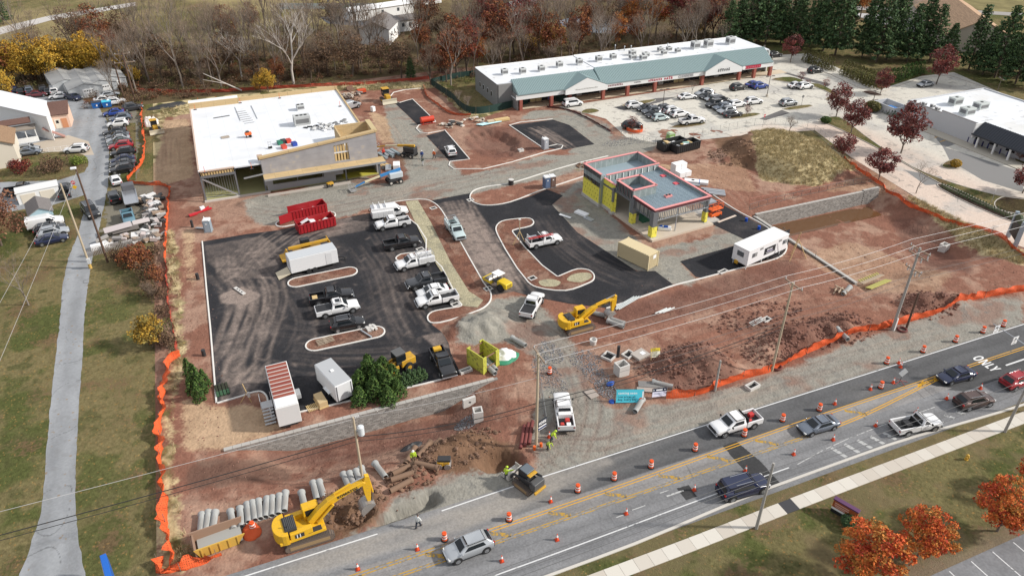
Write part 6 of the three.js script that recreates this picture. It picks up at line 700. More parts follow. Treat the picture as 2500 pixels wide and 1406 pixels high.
{const o=thing('trench_box','lime yellow steel trench box with brown spreader bars','trench box',[24.4,68.3],GH([24.4,68.3]),22);const m=new THREE.MeshStandardMaterial({map: groundTex(0,6,0,6,256,256,(u, v, o)=>{const n=fbm(u*1.3,v*1.3,4);o[0]=0.50;o[1]=0.50;o[2]=0.07;lerp3(o, [0.14,0.12,0.05],sstep(0.56,0.72,n)*0.75);},true),roughness: 0.7});for (const x of [-1.25,1.25]) {part(o, 'side_panel',rb(0.16,2.5,3.0,0.03,x, 1.25,0),m);for (const z of [-1.45,1.45]) part(o, 'corner_flange',rb(0.6,2.5,0.14,0.03,x*0.86,1.25,z),m);} for (const y of [0.6,2.2]) for (const z of [-1.3,1.3]) part(o, 'spreader',[cyx(0.1,2.4,8,0,y, z)],mat([0.2,0.11,0.06],0.8));}
{const o=thing('spoil_skiff','rusty yellow steel box lying open among the grey pipes','steel box',[-7.8,52.8],0.05,5);const g=mat([0.55,0.34,0.06],0.8),grey=mat([0.34,0.34,0.32],0.8);part(o, 'front_panel',ext([[-2.0,0.1],[1.3,0],[2.1,1.1],[-2.4,1.2]],0.12).translate(0,0,1.1),g);part(o, 'back_panel',ext([[-2.2,0],[1.9,0],[2.2,1.3],[-2.6,1.5]],0.12).translate(0,0,-0.9),mat([0.3,0.19,0.13],0.85));part(o, 'floor',bx(3.9,0.1,2,-0.1,0.35,0.1),grey);part(o, 'end_panel',[bx(0.12,1.2,2.0,-2.3,0.65,0.1)],mat([0.3,0.19,0.13],0.85));for (let i=0;i < 5;i++) part(o, 'rib',bx(0.1,1.0,0.08,-1.8+i*0.8,0.6,1.2),g);}

// ================================================================ pipes, barrels, cones
const concPipeM=new THREE.MeshStandardMaterial({map: groundTex(0,8,0,8,256,256,(u, v, o)=>{const n=fbm(u*1.2,v*1.2,4);o[0]=0.35;o[1]=0.355;o[2]=0.345;lerp3(o, [0.22,0.2,0.18],sstep(0.5,0.75,n)*0.6);},true),roughness: 0.9}),clayM=mat([0.21,0.13,0.085],0.9);
const pipeGeo=(r, L)=>{const t=r*0.16;return new THREE.LatheGeometry([[r - t, -L/2],[r, -L/2],[r, L/2 - 0.35],[r*1.22,L/2 - 0.28],[r*1.22,L/2],[r+0.02,L/2],[r - t, L/2 - 0.1],[r - t, -L/2]].map(p=>new THREE.Vector2(...p)),22).rotateZ(-Math.PI/2).translate(0,r, 0);};
const pipeA=pipeGeo(0.32,2.5),pipeB=pipeGeo(0.3,2.6);
function pipe(label, pts, m=concPipeM, group, geo=pipeA, y) {const h=heading(pts),o=mesh('concrete_pipe',geo, m);o.position.set(h.c[0],y ?? GH(h.c),-h.c[1]);o.rotation.y=h.deg*D2R;return tag(o, label, 'pipe',group);}
for (const p of [[[-9.3,56.8],[-9.6,54.2]],[[-8.7,56.7],[-9.1,54.4]],[[-8.1,56.4],[-8.5,54.2]],[[-6.7,55.9],[-6.6,53.6]],[[-5.8,56],[-5.9,53.5]],[[-5.1,56.2],[-5.2,53.9]],[[-4.6,56.2],[-4.6,53.9]],[[-4,56.2],[-4.1,53.9]],[[-3.2,56.2],[-3.6,53.9]],[[-2.7,56.1],[-3,53.9]],[[-2,56.1],[-2.4,53.8]],[[-1.4,56.2],[-1.8,54.1]]]) pipe('grey concrete pipe in the long row beside the excavator',p, concPipeM, 'row of concrete pipes by the excavator');
for (const p of [[[0.1,55.7],[0.1,53.3]],[[1.4,56.5],[1.4,54.2]],[[2,56.4],[2.1,54.1]]]) pipe('grey concrete pipe lying apart behind the excavator boom',p, concPipeM, 'pipes behind the excavator boom');for (const p of [[[4.5,56.6],[4.7,54.2]],[[5.1,56.4],[5.2,54.1]],[[5.8,56.6],[5.9,54]],[[6.4,56.6],[6.5,54.5]]]) pipe('grey concrete pipe in the group at the transformer pole',p, concPipeM, 'pipes at the transformer pole');
pipe('single grey pipe between the pole and the broken brown pipes',[[7.9,56.7],[8.4,54.6]]);pipe('long grey concrete pipe first out of the trench box',[[24.5,67.8],[24.9,66]]);pipe('grey concrete pipe second out of the trench box',[[25,68.5],[25.3,66.6]]);pipe('grey concrete pipe on the gravel beside the white tarp',[[29.8,71.6],[30.6,69.8]]);pipe('grey pipe lying under the turquoise banner corner',[[39.5,55],[37,53]]);pipe('grey concrete pipe beside the flattened steel plates',[[42.1,57],[43.6,55.5]]);pipe('grey pipe stuck out of the rocky dirt bank',[[70,56.5],[69.7,54.7]]);pipe('grey pipe beside the basin wall end',[[79.7,64.4],[77.4,63.4]]);pipe('grey concrete pipe behind the excavator arm',[[42,73.3],[43.4,71.8]]);for (const p of [[[43.7,70.9],[44.9,69.2]],[[43.2,70.3],[44.4,68.5]]]) pipe('grey concrete pipe in front of the parked excavator bucket',p, concPipeM, 'pipes by the parked excavator');
for (const [l, p] of [['broken brown clay pipe beside the worker in yellow',[[12.4,57.6],[11.1,56.1]]],['dark broken pipe behind the worker in yellow',[[13.9,57.3],[12.7,56.3]]],['long brown pipe beyond the dark broken pipes',[[14.8,57.6],[13.8,57.2]]],['brown old pipe in front of the trench roller',[[11.5,55],[9.5,54.6]]],['short brown pipe in the middle of the broken group',[[11,53.7],[9.2,53.6]]],['brown broken pipe half at the gravel edge',[[10.6,53],[8.7,52.5]]],['short brown pipe stub near the trench roller',[[13,53.8],[12.5,54.2]]]]) pipe(l, p, clayM, null, pipeB);
{const drum=thing('traffic_barrel','orange and white striped barrel on the yellow centre line','traffic barrel',[11.7,44.9],0.014,0,'barrels along the yellow line');const dm=mat([0.72,0.10,0.02],0.55);part(drum, 'base',cy(0.42,0.38,0.1,14,0,0.05,0),rubberM);part(drum, 'drum',cy(0.3,0.25,1.0,16,0,0.58,0),dm);for (const [y, r] of [[0.42,0.29],[0.78,0.272]]) part(drum, 'white_band',cy(r+0.012,r+0.004,0.15,16,0,y, 0),whiteM);part(drum, 'handle',bx(0.25,0.1,0.06,0,1.12,0),dm);drum.scale.setScalar(0.9);
for (const p of [[18.2,44.7],[26,45.4],[30.2,45.4],[34.6,45.4],[40.3,45.7],[46.6,45.5],[52.1,45.8],[57.2,45.6]]) copy(drum, null, p, 0.014,0,null);
for (const p of [[71.1,49.2],[77.2,49.2],[82.9,49.2],[88,49.3],[91.8,49.3]]) copy(drum, 'orange and white barrel on the gravel shoulder line',p, 0.03,0,'barrels along the gravel shoulder');copy(drum, 'striped barrel with a notice near the tripod sign',[66.8,45.9],0.014,0,'x').userData.group=undefined;const d1=copy(drum, 'striped barrel wrapped in orange mesh beside the pipe row',[-4.9,53.1],0.05,0,null);delete d1.userData.group;const d2=copy(drum, 'striped barrel beside the road plate at the gate pole',[31.3,63.5],0.05,0,null);delete d2.userData.group;scene.children.forEach(c=>{if (c.userData && 'group' in c.userData && !c.userData.group) delete c.userData.group;});
const cone=thing('traffic_cone','orange traffic cone with white collar standing in the open lane','traffic cone',[3.4,44.8],0.014,0,'cones in the open lane');part(cone, 'base',rb(0.42,0.06,0.42,0.02,0,0.03,0),mat([0.35,0.04,0.015],0.6));part(cone, 'cone',cy(0.17,0.03,0.8,14,0,0.45,0),mat([0.75,0.08,0.02],0.5));part(cone, 'collar',cy(0.115,0.065,0.24,14,0,0.58,0),whiteM);
for (const p of [[9,44.8],[15.8,40.6],[22.9,45.2],[21.5,40.8],[29.1,41],[37,41],[43.4,41.1],[49.7,41.1],[55.2,41.2],[61.2,41.1],[67.2,41],[72.4,41.4],[77.7,41.2],[82,41.4]]) copy(cone, null, p, 0.014,0,null);
for (const p of [[59.6,45.7],[65.4,46.1],[68.9,46]]) copy(cone, 'orange traffic cone standing by the barrels on the yellow line',p, 0.014,0,'cones beside the barrels');const c1=copy(cone, 'orange cone at the foot of the tripod road sign',[72.1,47.9],0.014,0,null);delete c1.userData.group;const c2=copy(cone, 'orange cone on the white edge line before the gravel',[72.5,48.6],0.014,0,null);delete c2.userData.group;const c3=copy(cone, 'orange cone below the dark blue notice at the gate',[26.6,53.5],0.03,0,null);delete c3.userData.group;}
// ================================================================ fences
function ribbon(poly, h, amp, seed, sag=0.12) {     // a wavering band of mesh standing along a line, with two faces
reseed(seed);const pts=new THREE.CatmullRomCurve3(poly.map(p=>new THREE.Vector3(p[0],0,p[1])),false, 'centripetal').getSpacedPoints(Math.max(8,Math.round(poly.reduce((s, p, i)=>i ? s+Math.hypot(p[0] - poly[i - 1][0],p[1] - poly[i - 1][1]) : 0,0)/0.45)));
const pos=[],idx=[],uvs=[],rows=5;pts.forEach((p, i)=>{const q=pts[Math.min(pts.length - 1,i+1)],r=pts[Math.max(0,i - 1)];let dx=q.x - r.x, dz=q.z - r.z;const L=Math.hypot(dx, dz) || 1;const nx=-dz/L, nz=dx/L, y0=siteH(p.x, p.z),drop=sag*(fbm(i*0.22+seed, 3,3)*2);for (let k=0;k < rows;k++) {const t=k/(rows - 1),o=amp*(fbm(i*0.35+seed, t*2,3) - 0.5)*(0.4+t*1.4);pos.push(p.x+nx*o, y0+0.02+(h - drop)*t, -(p.z+nz*o));uvs.push(i*0.45,h*t);} if (i) for (let k=0;k < rows - 1;k++) {const a=(i - 1)*rows+k, b=i*rows+k;idx.push(a, b, a+1,b, b+1,a+1);}});
const g=new THREE.BufferGeometry();g.setAttribute('position',new THREE.Float32BufferAttribute(pos, 3));g.setAttribute('uv',new THREE.Float32BufferAttribute(uvs, 2));g.setIndex(idx);g.computeVertexNormals();const b=g.clone(),P0=b.attributes.position;for (let i=0;i < P0.count;i++) P0.setXYZ(i, P0.getX(i)+0.015,P0.getY(i),P0.getZ(i)+0.015);return [mg([g, b]),pts];
}
function meshFence(label, poly, h, m, amp=0.5,sag=0.12,post=3,pm=mat([0.18,0.15,0.12],0.8),seed=1) {
const [g, pts]=ribbon(poly, h, amp, seed, sag),o=new THREE.Group();o.name=numbered('mesh_fence');scene.add(o);tag(o, label, 'fence');part(o, 'mesh_band',g, m);
const step=Math.max(1,Math.round(post/0.45));for (let i=0;i < pts.length;i += step) {const q=part(o, 'post',[cy(0.035,0.03,h+0.35,6,0,(h+0.3)/2,0)],pm);q.position.set(pts[i].x, siteH(pts[i].x, pts[i].z) - 0.05,-pts[i].z);} return o;
}
const netTex=groundTex(0,1,0,1,64,64,(u, v, o)=>{o[0]=o[1]=o[2]=(u*5 % 1 < 0.62 || v*8 % 1 < 0.66) ? 1 : 0;},true);netTex.colorSpace=THREE.NoColorSpace;
const orangeMesh=new THREE.MeshStandardMaterial({map: groundTex(0,4,0,4,128,128,(u, v, o)=>{const n=fbm(u*2,v*2,3);o[0]=0.72;o[1]=0.105;o[2]=0.022;mul3(o, 0.7+0.5*n);},true),roughness: 0.75,side: THREE.DoubleSide, alphaMap: netTex, transparent: true}),redMesh=new THREE.MeshStandardMaterial({color: rgb([0.40,0.055,0.03]),roughness: 0.8,side: THREE.DoubleSide, alphaMap: netTex, transparent: true});
meshFence('orange mesh fence along the lawn from the shrubs to the road',[[-10.5,84.6],[-11.7,83.7],[-12.4,80.1],[-12.8,75.5],[-12.9,71.1],[-12.9,64.5],[-12.7,58.6],[-12.5,54.3],[-12.4,51.6]],1.15,orangeMesh, 1.5,0.08,3,undefined, 3);meshFence('low red silt fence behind the brown shrubs',[[-11.9,110.6],[-11.7,100.6],[-11.3,92.7],[-10.8,85.6]],0.55,redMesh, 0.5,0.1,3,undefined, 5);meshFence('orange mesh fence around the tan bank bend',[[-15.9,192.3],[-15.7,178.6],[-15.1,162.6],[-15.6,153.5],[-17.2,148.8],[-17.8,145],[-15.1,142.5],[-11.3,140.3],[-11.1,131.8],[-11.5,122],[-11.9,110.6]],0.9,orangeMesh, 0.7,0.12,2.5,undefined, 7);
meshFence('crumpled orange mesh fence lying beside the road end',[[-13.4,52.6],[-12.7,50.9],[-10.4,50.8],[-7.9,51.1]],0.9,orangeMesh, 2.0,0.15,3,undefined, 9);meshFence('orange mesh fence along the gravel shoulder of the road',[[41.9,54],[45.6,53.2],[51.7,53.6],[56.5,53.4],[62.5,54.5],[69.3,55.3],[76.7,55],[85.3,54.8],[93.1,55.4],[102.3,54.3],[106.8,53.8]],1.2,orangeMesh, 0.6,0.1,3.5,undefined, 11);meshFence('orange mesh fence along the entrance drive and the basin',[[114.3,102.4],[112.4,95.1],[111,86.7],[110.4,78.9],[111.1,72.8],[113.6,68.7],[113.6,66.4],[112.4,64],[111.2,59.6]],0.85,orangeMesh, 0.6,0.15,2.5,undefined, 13);meshFence('red silt fence along the wood behind the white roof',[[-16.9,203.9],[-10.8,200],[-3.3,196.9],[4.3,194.4],[12.1,193.4],[19.9,191.6],[27.8,189.8],[33.7,188],[40.9,186.9],[49.4,186.1],[53.8,185.8]],0.9,redMesh, 0.4,0.1,2.5,undefined, 15);meshFence('orange mesh fence at the corner of the dark fenced yard',[[50.2,179.7],[48.8,173.2],[49.3,163.1],[50.7,157],[54,155]],0.7,mat([0.55,0.12,0.05],0.8,0,{side: THREE.DoubleSide}),0.4,0.15,2.5,undefined, 17);meshFence('orange mesh wrapped round the red bush',[[82.2,133],[82.6,131],[84.9,130.9],[85.7,133.3],[83.7,134.6]],0.8,orangeMesh, 0.3,0.1,2,undefined, 19);
const screenM=mat([0.015,0.045,0.038],0.85,0,{side: THREE.DoubleSide});meshFence('dark green screened fence around the mall yard',[[52.3,180.4],[53.6,168.5],[54.8,155.9],[67.8,157.3],[74.4,158.9],[77.8,154.5]],1.7,screenM, 0.06,0.02,3,undefined, 21);meshFence('dark screened fence behind the mall yard',[[52.5,181],[59.7,183.4],[65.9,184]],1.5,screenM, 0.06,0.02,3,undefined, 22);meshFence('black silt sock along the red trench by the mall lot',[[72.5,153.5],[75.7,150.3],[77.9,142.1],[78.4,133.5]],0.5,mat([0.09,0.03,0.03],0.9,0,{side: THREE.DoubleSide}),0.5,0.1,40,undefined, 23);
function railFence(label, poly, h, m, step=2.4,panel) {const o=new THREE.Group();o.name=numbered('chain_link_fence');scene.add(o);tag(o, label, 'fence');const rail=[];const pts=new THREE.CatmullRomCurve3(poly.map(p=>new THREE.Vector3(p[0],0,p[1])),false, 'centripetal').getSpacedPoints(Math.round(poly.reduce((s, p, i)=>i ? s+Math.hypot(p[0] - poly[i - 1][0],p[1] - poly[i - 1][1]) : 0,0)/step));pts.forEach((p, i)=>{const y=siteH(p.x, p.z);part(o, 'post',cy(0.035,0.035,h, 6,p.x, y+h/2,-p.z),m);if (i) {const q=pts[i - 1],yq=siteH(q.x, q.z);for (const t of [0.06,1]) rail.push(bar([q.x, yq+h*t, -q.z],[p.x, y+h*t, -p.z],0.025,0.025,5));for (let k=1;k < 6;k++) rail.push(bar([mix(q.x, p.x, k/6),mix(yq, y, k/6),-mix(q.z, p.z, k/6)],[mix(q.x, p.x, k/6),mix(yq, y, k/6)+h, -mix(q.z, p.z, k/6)],0.008,0.008,3));}});part(o, 'rails',mg(rail),m);return o;}
const linkM=mat([0.34,0.35,0.35],0.5,0.5),guardM=mat([0.14,0.15,0.15],0.6,0.3);railFence('chain-link fence beside the grass mound and the mall lot',[[83.7,123.6],[91.9,123.8],[100.7,124.3],[111.7,124.4],[119.2,119.9],[114.7,102.9]],1.6,linkM);railFence('temporary chain-link panels at the gravel entrance to the mall',[[78.1,134.8],[78.3,131.5],[81.3,126.3],[83.7,123.6]],1.6,linkM);railFence('thin guard rail above the basin retaining wall',[[82.5,91],[91,91.7],[100.6,92],[112.8,91.9]],1.1,guardM, 2);railFence('thin rail on the side wall of the basin',[[82,88.1],[82,79.9],[81.3,73.4]],1.1,guardM, 2);railFence('orange-topped rail on the dirt above the basin wall',[[84.2,93.2],[95.6,92.7],[104,92.5],[112.1,91.1]],0.9,mat([0.5,0.2,0.15],0.7),2.5);railFence('chain-link gate leaf standing open at the site entrance',[[30.8,66.6],[28.8,60.6],[26.8,54.7]],1.8,linkM, 2);railFence('light chain-link fence behind the mall yard',[[57.4,188.3],[62.7,188.9],[65.2,189.1]],1.6,linkM);railFence('white picket rail along the forecourt',[[-36.7,167.2],[-32.3,167.3],[-27.4,167.2]],0.9,whiteM, 1.2);
// ================================================================ retaining walls of stacked blocks
function blockWall(label, u0,v0,dir, L, top, botAt, facing, name='retaining_wall') {     // dir 0: along u, 1: along v
const o=thing(name, label, 'retaining wall',[0,0],0);const bw=0.46,bh=0.2,list=[];reseed(u0*3+50 | 0);
const n=Math.floor(L/bw);for (let i=0;i < n;i++) {const s=i*bw+bw/2,t=top(s),b=botAt(s) - 0.25;for (let k=0;t - (k+1)*bh > b - bh;k++) list.push([s+(k % 2 ? bw/2 : 0),t - bh*(k+0.5),rr(-0.02,0.02)+k*0.012,rnd()]);}
const m=new THREE.InstancedMesh(new THREE.BoxGeometry(bw - 0.014,bh - 0.012,0.4),new THREE.MeshStandardMaterial({color: 0xffffff, roughness: 0.95}),list.length),M=new THREE.Matrix4(),c=new THREE.Color();m.name='block';m.userData.kind='stuff';
list.forEach(([s, y, d, r],i)=>{if (dir === 0) M.makeTranslation(u0+s, y, -(v0 - d));else {M.makeRotationY(Math.PI/2);M.setPosition(u0+facing*d, y, -(v0+s));} m.setMatrixAt(i, M);const k=0.75+0.5*r;c.setRGB(0.285*k, 0.27*k, 0.25*k);m.setColorAt(i, c);});m.castShadow=m.receiveShadow=true;o.add(m);
const caps=Math.floor(L/0.92);for (let i=0;i < caps;i++) {const s=i*0.92+0.46,g=part(o, 'cap_stone',dir === 0 ? rb(0.9,0.1,0.5,0.02) : rb(0.5,0.1,0.9,0.02),mat([0.41,0.39,0.36],0.9));dir === 0 ? g.position.set(u0+s, top(s)+0.05,-v0) : g.position.set(u0,top(s)+0.05,-(v0+s));}
return o;
}
blockWall('grey block retaining wall below the big parking lot',-6.7,65.1,0,31.8,()=>0.12,s=>siteH(-6.7+s, 64.4),0);blockWall('pale block retaining wall at the back of the muddy basin',82,88.7,0,28,s=>0.25+(s > 24 ? 0.2 : 0),s=>siteH(82+s, 87.8),2);blockWall('low block wall along the side of the basin',81.5,65,1,23.5,s=>0.2,s=>siteH(82.3,65+s),1);
{const g=new THREE.PlaneGeometry(26,4.4).rotateX(-Math.PI/2);const m=mesh('puddle',g, new THREE.MeshPhysicalMaterial({color: rgb([0.13,0.065,0.03]),roughness: 0.08,metalness: 0}));m.userData.kind='structure';m.name='water';m.position.set(95.5,-2.46,-86.2);}
// ================================================================ utility poles and wires
const woodPole=mat([0.30,0.22,0.16],0.9),darkPole=mat([0.11,0.065,0.045],0.9),greyPole=mat([0.36,0.34,0.31],0.9),lightPole=mat([0.46,0.38,0.27],0.9);
function pole(label, base, h, m, arms, deg=0,r=0.17) {const o=thing('utility_pole',label, 'utility pole',base, GH(base) - 0.05,deg);part(o, 'shaft',cy(r, r*0.68,h, 12,0,h/2,0),m);for (const [y, w] of arms) {part(o, 'crossarm',bx(0.12,0.14,w, 0.16,y, 0),woodPole);for (let k=0;k < 3;k++) part(o, 'insulator',[cy(0.07,0.05,0.25,8,0.16,y+0.2,(k - 1)*w*0.45)],mat([0.55,0.55,0.55],0.4));part(o, 'arm_brace',[bar([0.16,y - 0.05,w*0.3],[0.1,y - 0.8,0],0.03),bar([0.16,y - 0.05,-w*0.3],[0.1,y - 0.8,0],0.03)],m);} return o;}
pole('dark brown utility pole at the end of the junk heap',[-20.1,114],15.6,darkPole, []);{const p=scene.children.at(-1);part(p, 'lamp_head',rb(0.8,0.3,0.5,0.1,-0.3,15.6,0),mat([0.7,0.7,0.72],0.5));}
{const p=pole('light new utility pole beside the grey driveway',[-22.4,113],14,lightPole, []);part(p, 'meter_box',rb(0.5,0.9,0.35,0.04,0.1,1.4,0.25),mat([0.55,0.56,0.57],0.5));part(p, 'guard',cy(0.24,0.22,1.2,10,0,0.6,0),mat([0.55,0.36,0.1],0.8));}
pole('twin-arm dark pole beside the garages',[-17.5,196.9],11.5,darkPole, [[11,3.4],[9,4.6]],90,0.22);pole('second dark pole of the pair beside the garages',[-20.1,200.4],8.6,darkPole, [],90,0.2);
{const p=pole('busy grey utility pole with stacked crossarms by the basin',[77.5,54.4],12.6,greyPole, [[12.2,3.2],[11.4,3.0],[9.4,2.6]],0,0.2);for (const [y, z] of [[11.9,1.2],[11.9,-1.2],[10.9,0.5],[9.1,0.9],[9.1,-0.9],[8.8,0.3]]) part(p, 'switch',[cy(0.09,0.09,0.6,8,0.3,y, z),bx(0.3,0.08,0.08,0.3,y+0.3,z)],mat([0.52,0.5,0.48],0.5));part(p, 'guard',bx(0.2,2,0.1,0.1,1,0.22),whiteM);} pole('short brown pole stub beside the busy grey pole',[79.6,54],5.6,darkPole, [],0,0.16);
pole('brown utility pole behind the orange fence with three wires',[56.9,53.5],12.9,lightPole, [[12.6,3.0]]);pole('tall brown utility pole at the gravel site entrance',[24.7,52.8],12.7,lightPole, [[12.4,3.0]]);{const p=scene.children.at(-1);for (const [x, z] of [[0.5,0.2],[-0.35,0.35],[0.2,-0.4]]) part(p, 'marker_cap',cy(0.16,0.16,0.5,10,x, 0.3,z),orangeM);}
{const p=pole('weathered utility pole with white transformer by the pipes',[6.2,55.1],8.8,lightPole, [],0,0.15);part(p, 'transformer',[cy(0.33,0.33,1.0,16,0.55,6.9,0),cy(0.3,0.2,0.12,16,0.55,7.45,0)],mat([0.62,0.65,0.67],0.4));part(p, 'bracket',bx(0.4,0.3,0.1,0.2,6.9,0),galvM);for (let k=0;k < 3;k++) part(p, 'insulator',cy(0.05,0.05,0.2,6,0.25+k*0.16,8.5,-0.3),mat([0.7,0.7,0.7],0.4));}
pole('grey utility pole standing beside the concrete sidewalk',[39.8,34.7],8.8,greyPole, [],0,0.16);pole('grey pole on the grass beside the sidewalk bend',[73.8,34.9],8.0,greyPole, [],0,0.16);pole('short grey stub pole in front of the rocky dirt pile',[48.1,53],4.6,greyPole, [],0,0.16);
function wire(label, pts, r, m, sag, group) {const g=[];for (let i=0;i+1 < pts.length;i++) {const [a, b]=[pts[i],pts[i+1]];const c=new THREE.CatmullRomCurve3(Array.from({length: 9},(_, k)=>{const t=k/8;return new THREE.Vector3(mix(a[0],b[0],t),mix(a[2],b[2],t) - sag*4*t*(1 - t),-mix(a[1],b[1],t));}));g.push(new THREE.TubeGeometry(c, 24,r, 5));} const o=mesh('overhead_wire',g, m);return tag(o, label, 'wire',group);}
const wireM=mat([0.58,0.57,0.56],0.5,0.2),cableM=mat([0.02,0.02,0.02],0.7),dimWire=mat([0.12,0.12,0.12],0.7);
for (const d of [-1.35,0,1.35]) wire('pale power line strung along the poles above the bank',[[24.9,52.8+d, 12.7],[57.1,53.6+d, 12.9],[77.6,54.6+d, 12.9],[125,54.6+d, 13.2]],0.022,wireM, 0.35,'power lines above the bank');for (const y of [8.6,7.6]) wire('thin dark line below the power lines',[[24.7,52.8,y],[56.9,53.5,y],[77.5,54.4,y],[125,54.6,y]],0.02,dimWire, 0.6,'lower lines between the poles');
wire('pale wire running from the transformer pole to the gate pole',[[6.2,55.1,8.7],[24.7,52.8,9.6]],0.018,wireM, 0.3);wire('pale wire over the lawn to the transformer pole',[[-60,56,8.7],[6.2,55.1,8.5]],0.02,wireM, 0.3);for (const [y, r] of [[6.2,0.045],[5.6,0.03]]) wire('thick black cable hung along the roadside',[[-60,56,y+0.4],[6.2,55.1,y],[24.7,52.8,y],[57,53.5,y+0.8]],r, cableM, 0.7,'black cables along the roadside');for (const y of [8.0,7.0,6.2]) wire('dark line strung above the near lane',[[-30,34.4,y],[39.8,34.7,y],[73.8,34.9,y - 0.3],[130,35,y - 0.3]],0.025,dimWire, 0.4,'dark lines above the near lane');wire('thin line over the lawn towards the dark pole',[[-36,40,8],[-22.4,113,13.4]],0.016,wireM, 0.6,'lines over the lawn');wire('thin line over the lawn towards the dark pole',[[-30,40,9],[-20.1,114,15]],0.016,wireM, 0.6,'lines over the lawn');
// ---- lamp posts and signs
function lampPost(label, p, h, deg, group) {const o=thing('lamp_post',label, 'lamp post',p, 0.02,deg, group);part(o, 'footing',cy(0.3,0.3,0.6,12,0,0.3,0),mat([0.5,0.45,0.38],0.9));part(o, 'post',cy(0.09,0.06,h, 8,0,h/2,0),mat([0.1,0.075,0.06],0.6));part(o, 'arm',bx(1.6,0.06,0.06,0,h, 0),mat([0.1,0.075,0.06],0.6));for (const x of [-0.9,0.9]) part(o, 'lamp_head',rb(0.7,0.16,0.35,0.04,x, h+0.02,0),mat([0.12,0.1,0.09],0.6));return o;}
lampPost('twin-arm lamp post among the parked cars',[96.1,140.6],5.2,0);lampPost('twin-arm lamp post with concrete foot near the blue cars',[125.6,140],5.0,0);lampPost('brown lamp post behind the pharmacy',[173.7,116.1],5.5,60);lampPost('lamp post beside the round clipped bush',[146.9,127.2],2.8,20);lampPost('lamp post in front of the dark pines',[155.2,177.9],6,30);
function postSign(label, p, y, h, deg, face, post=mat([0.3,0.3,0.3],0.6)) {const o=thing('road_sign',label, 'sign',p, y, deg);part(o, 'post',cy(0.04,0.04,h, 6,0,h/2,0),post);face(o, h);return o;}
const octM=mat([0.5,0.02,0.03],0.5),face8=(o, h)=>{part(o, 'plate',new THREE.CylinderGeometry(0.38,0.38,0.03,8).rotateY(Math.PI/8).rotateX(Math.PI/2).translate(0,h, 0.04),octM);part(o, 'lettering',text('STOP',0.2,0.01).translate(0,h, 0.06),whiteM);};
postSign('red stop sign above a yellow diamond by the driveway',[-26.2,142.1],0.02,2.6,0,(o, h)=>{face8(o, h);part(o, 'warning_plate',bx(0.6,0.6,0.03).rotateZ(Math.PI/4).translate(0,h - 0.9,0.04),mat([0.7,0.42,0.02],0.5));});postSign('red stop sign at the end of the mall lot fence',[111.4,123.7],0.02,2.4,20,face8);postSign('round-topped sign on the mall lot grass island',[128.8,131.4],0.05,2.2,0,(o, h)=>part(o, 'plate',cyz(0.35,0.04,12,0,h, 0),mat([0.2,0.2,0.2],0.6)));postSign('small white sign on the hedge side of the entrance drive',[123.9,76.8],0.05,2.2,30,(o, h)=>part(o, 'plate',bx(0.5,0.6,0.03,0,h, 0),whiteM));
{const o=thing('lane_sign_mast','grey mast arm carrying two white lane arrow signs over the road','sign',[81,35.4],0.02,90);part(o, 'post',cy(0.16,0.1,7,12,0,3.5,0),galvM);part(o, 'arm',bar([0,5.9,0],[9.2,6.4,0],0.1,0.05,8),galvM);const arrow=(turn)=>new THREE.MeshStandardMaterial({roughness: 0.5,map: canvasTex(128,160,g=>{g.fillStyle='#eee';g.fillRect(0,0,128,160);g.strokeStyle=g.fillStyle='#111';g.lineWidth=13;g.beginPath();if (turn) {g.moveTo(82,112);g.lineTo(82,70);g.quadraticCurveTo(80,50,46,46);} else {g.moveTo(64,112);g.lineTo(64,50);} g.stroke();g.beginPath();if (turn) {g.moveTo(20,42);g.lineTo(54,22);g.lineTo(48,66);} else {g.moveTo(64,18);g.lineTo(42,54);g.lineTo(86,54);} g.fill();g.font='bold 26px sans-serif';g.fillText('ONLY',28,148);})});for (const [x, t] of [[8.6,true],[6.2,false]]) {const s=new THREE.Mesh(bx(0.9,1.1,0.04,0,0,0).rotateY(-Math.PI/2),[arrow(t),galvM, galvM, galvM, arrow(t),galvM]);s.name='lane_sign';s.position.set(x, 6.0,0);s.rotation.y=0;o.add(s);}}
{const o=thing('tripod_sign','grey diamond roll-up sign on a folding tripod beside the cones','sign',[69.8,45.8],0.014,-10);part(o, 'panel',bx(0.95,0.95,0.02).rotateZ(Math.PI/4).translate(0,1.5,0),mat([0.5,0.53,0.55],0.5));part(o, 'mast',cy(0.03,0.03,1.2,6,0,0.6,-0.05),machM);part(o, 'leg',[bar([0,0.3,0],[-0.9,0.03,0.3],0.025),bar([0,0.3,0],[0.9,0.03,0.2],0.025),bar([0,0.3,0],[0.1,0.03,0.8],0.025),bar([0,0.3,0],[0,0.03,-0.7],0.025)],mat([0.35,0.04,0.04],0.6));}
function banner(name, label, cat, pts, y0,h, map, lean=0) {const [a, b]=pts, hd=heading([b, a]),o=thing(name, label, cat, hd.c, 0,hd.deg);o.position.y=GH(hd.c)+y0;const s=new THREE.Mesh(bx(hd.len, h, 0.03,0,h/2,0),[trimM, trimM, trimM, trimM, new THREE.MeshStandardMaterial({map, roughness: 0.7}),trimM]);s.name='panel';s.rotation.x=lean;o.add(s);for (const x of [-hd.len/2,hd.len/2]) part(o, 'post',cy(0.03,0.03,h+y0+0.2,6,x, h/2 - y0/2,-0.05),linkM);return o;}
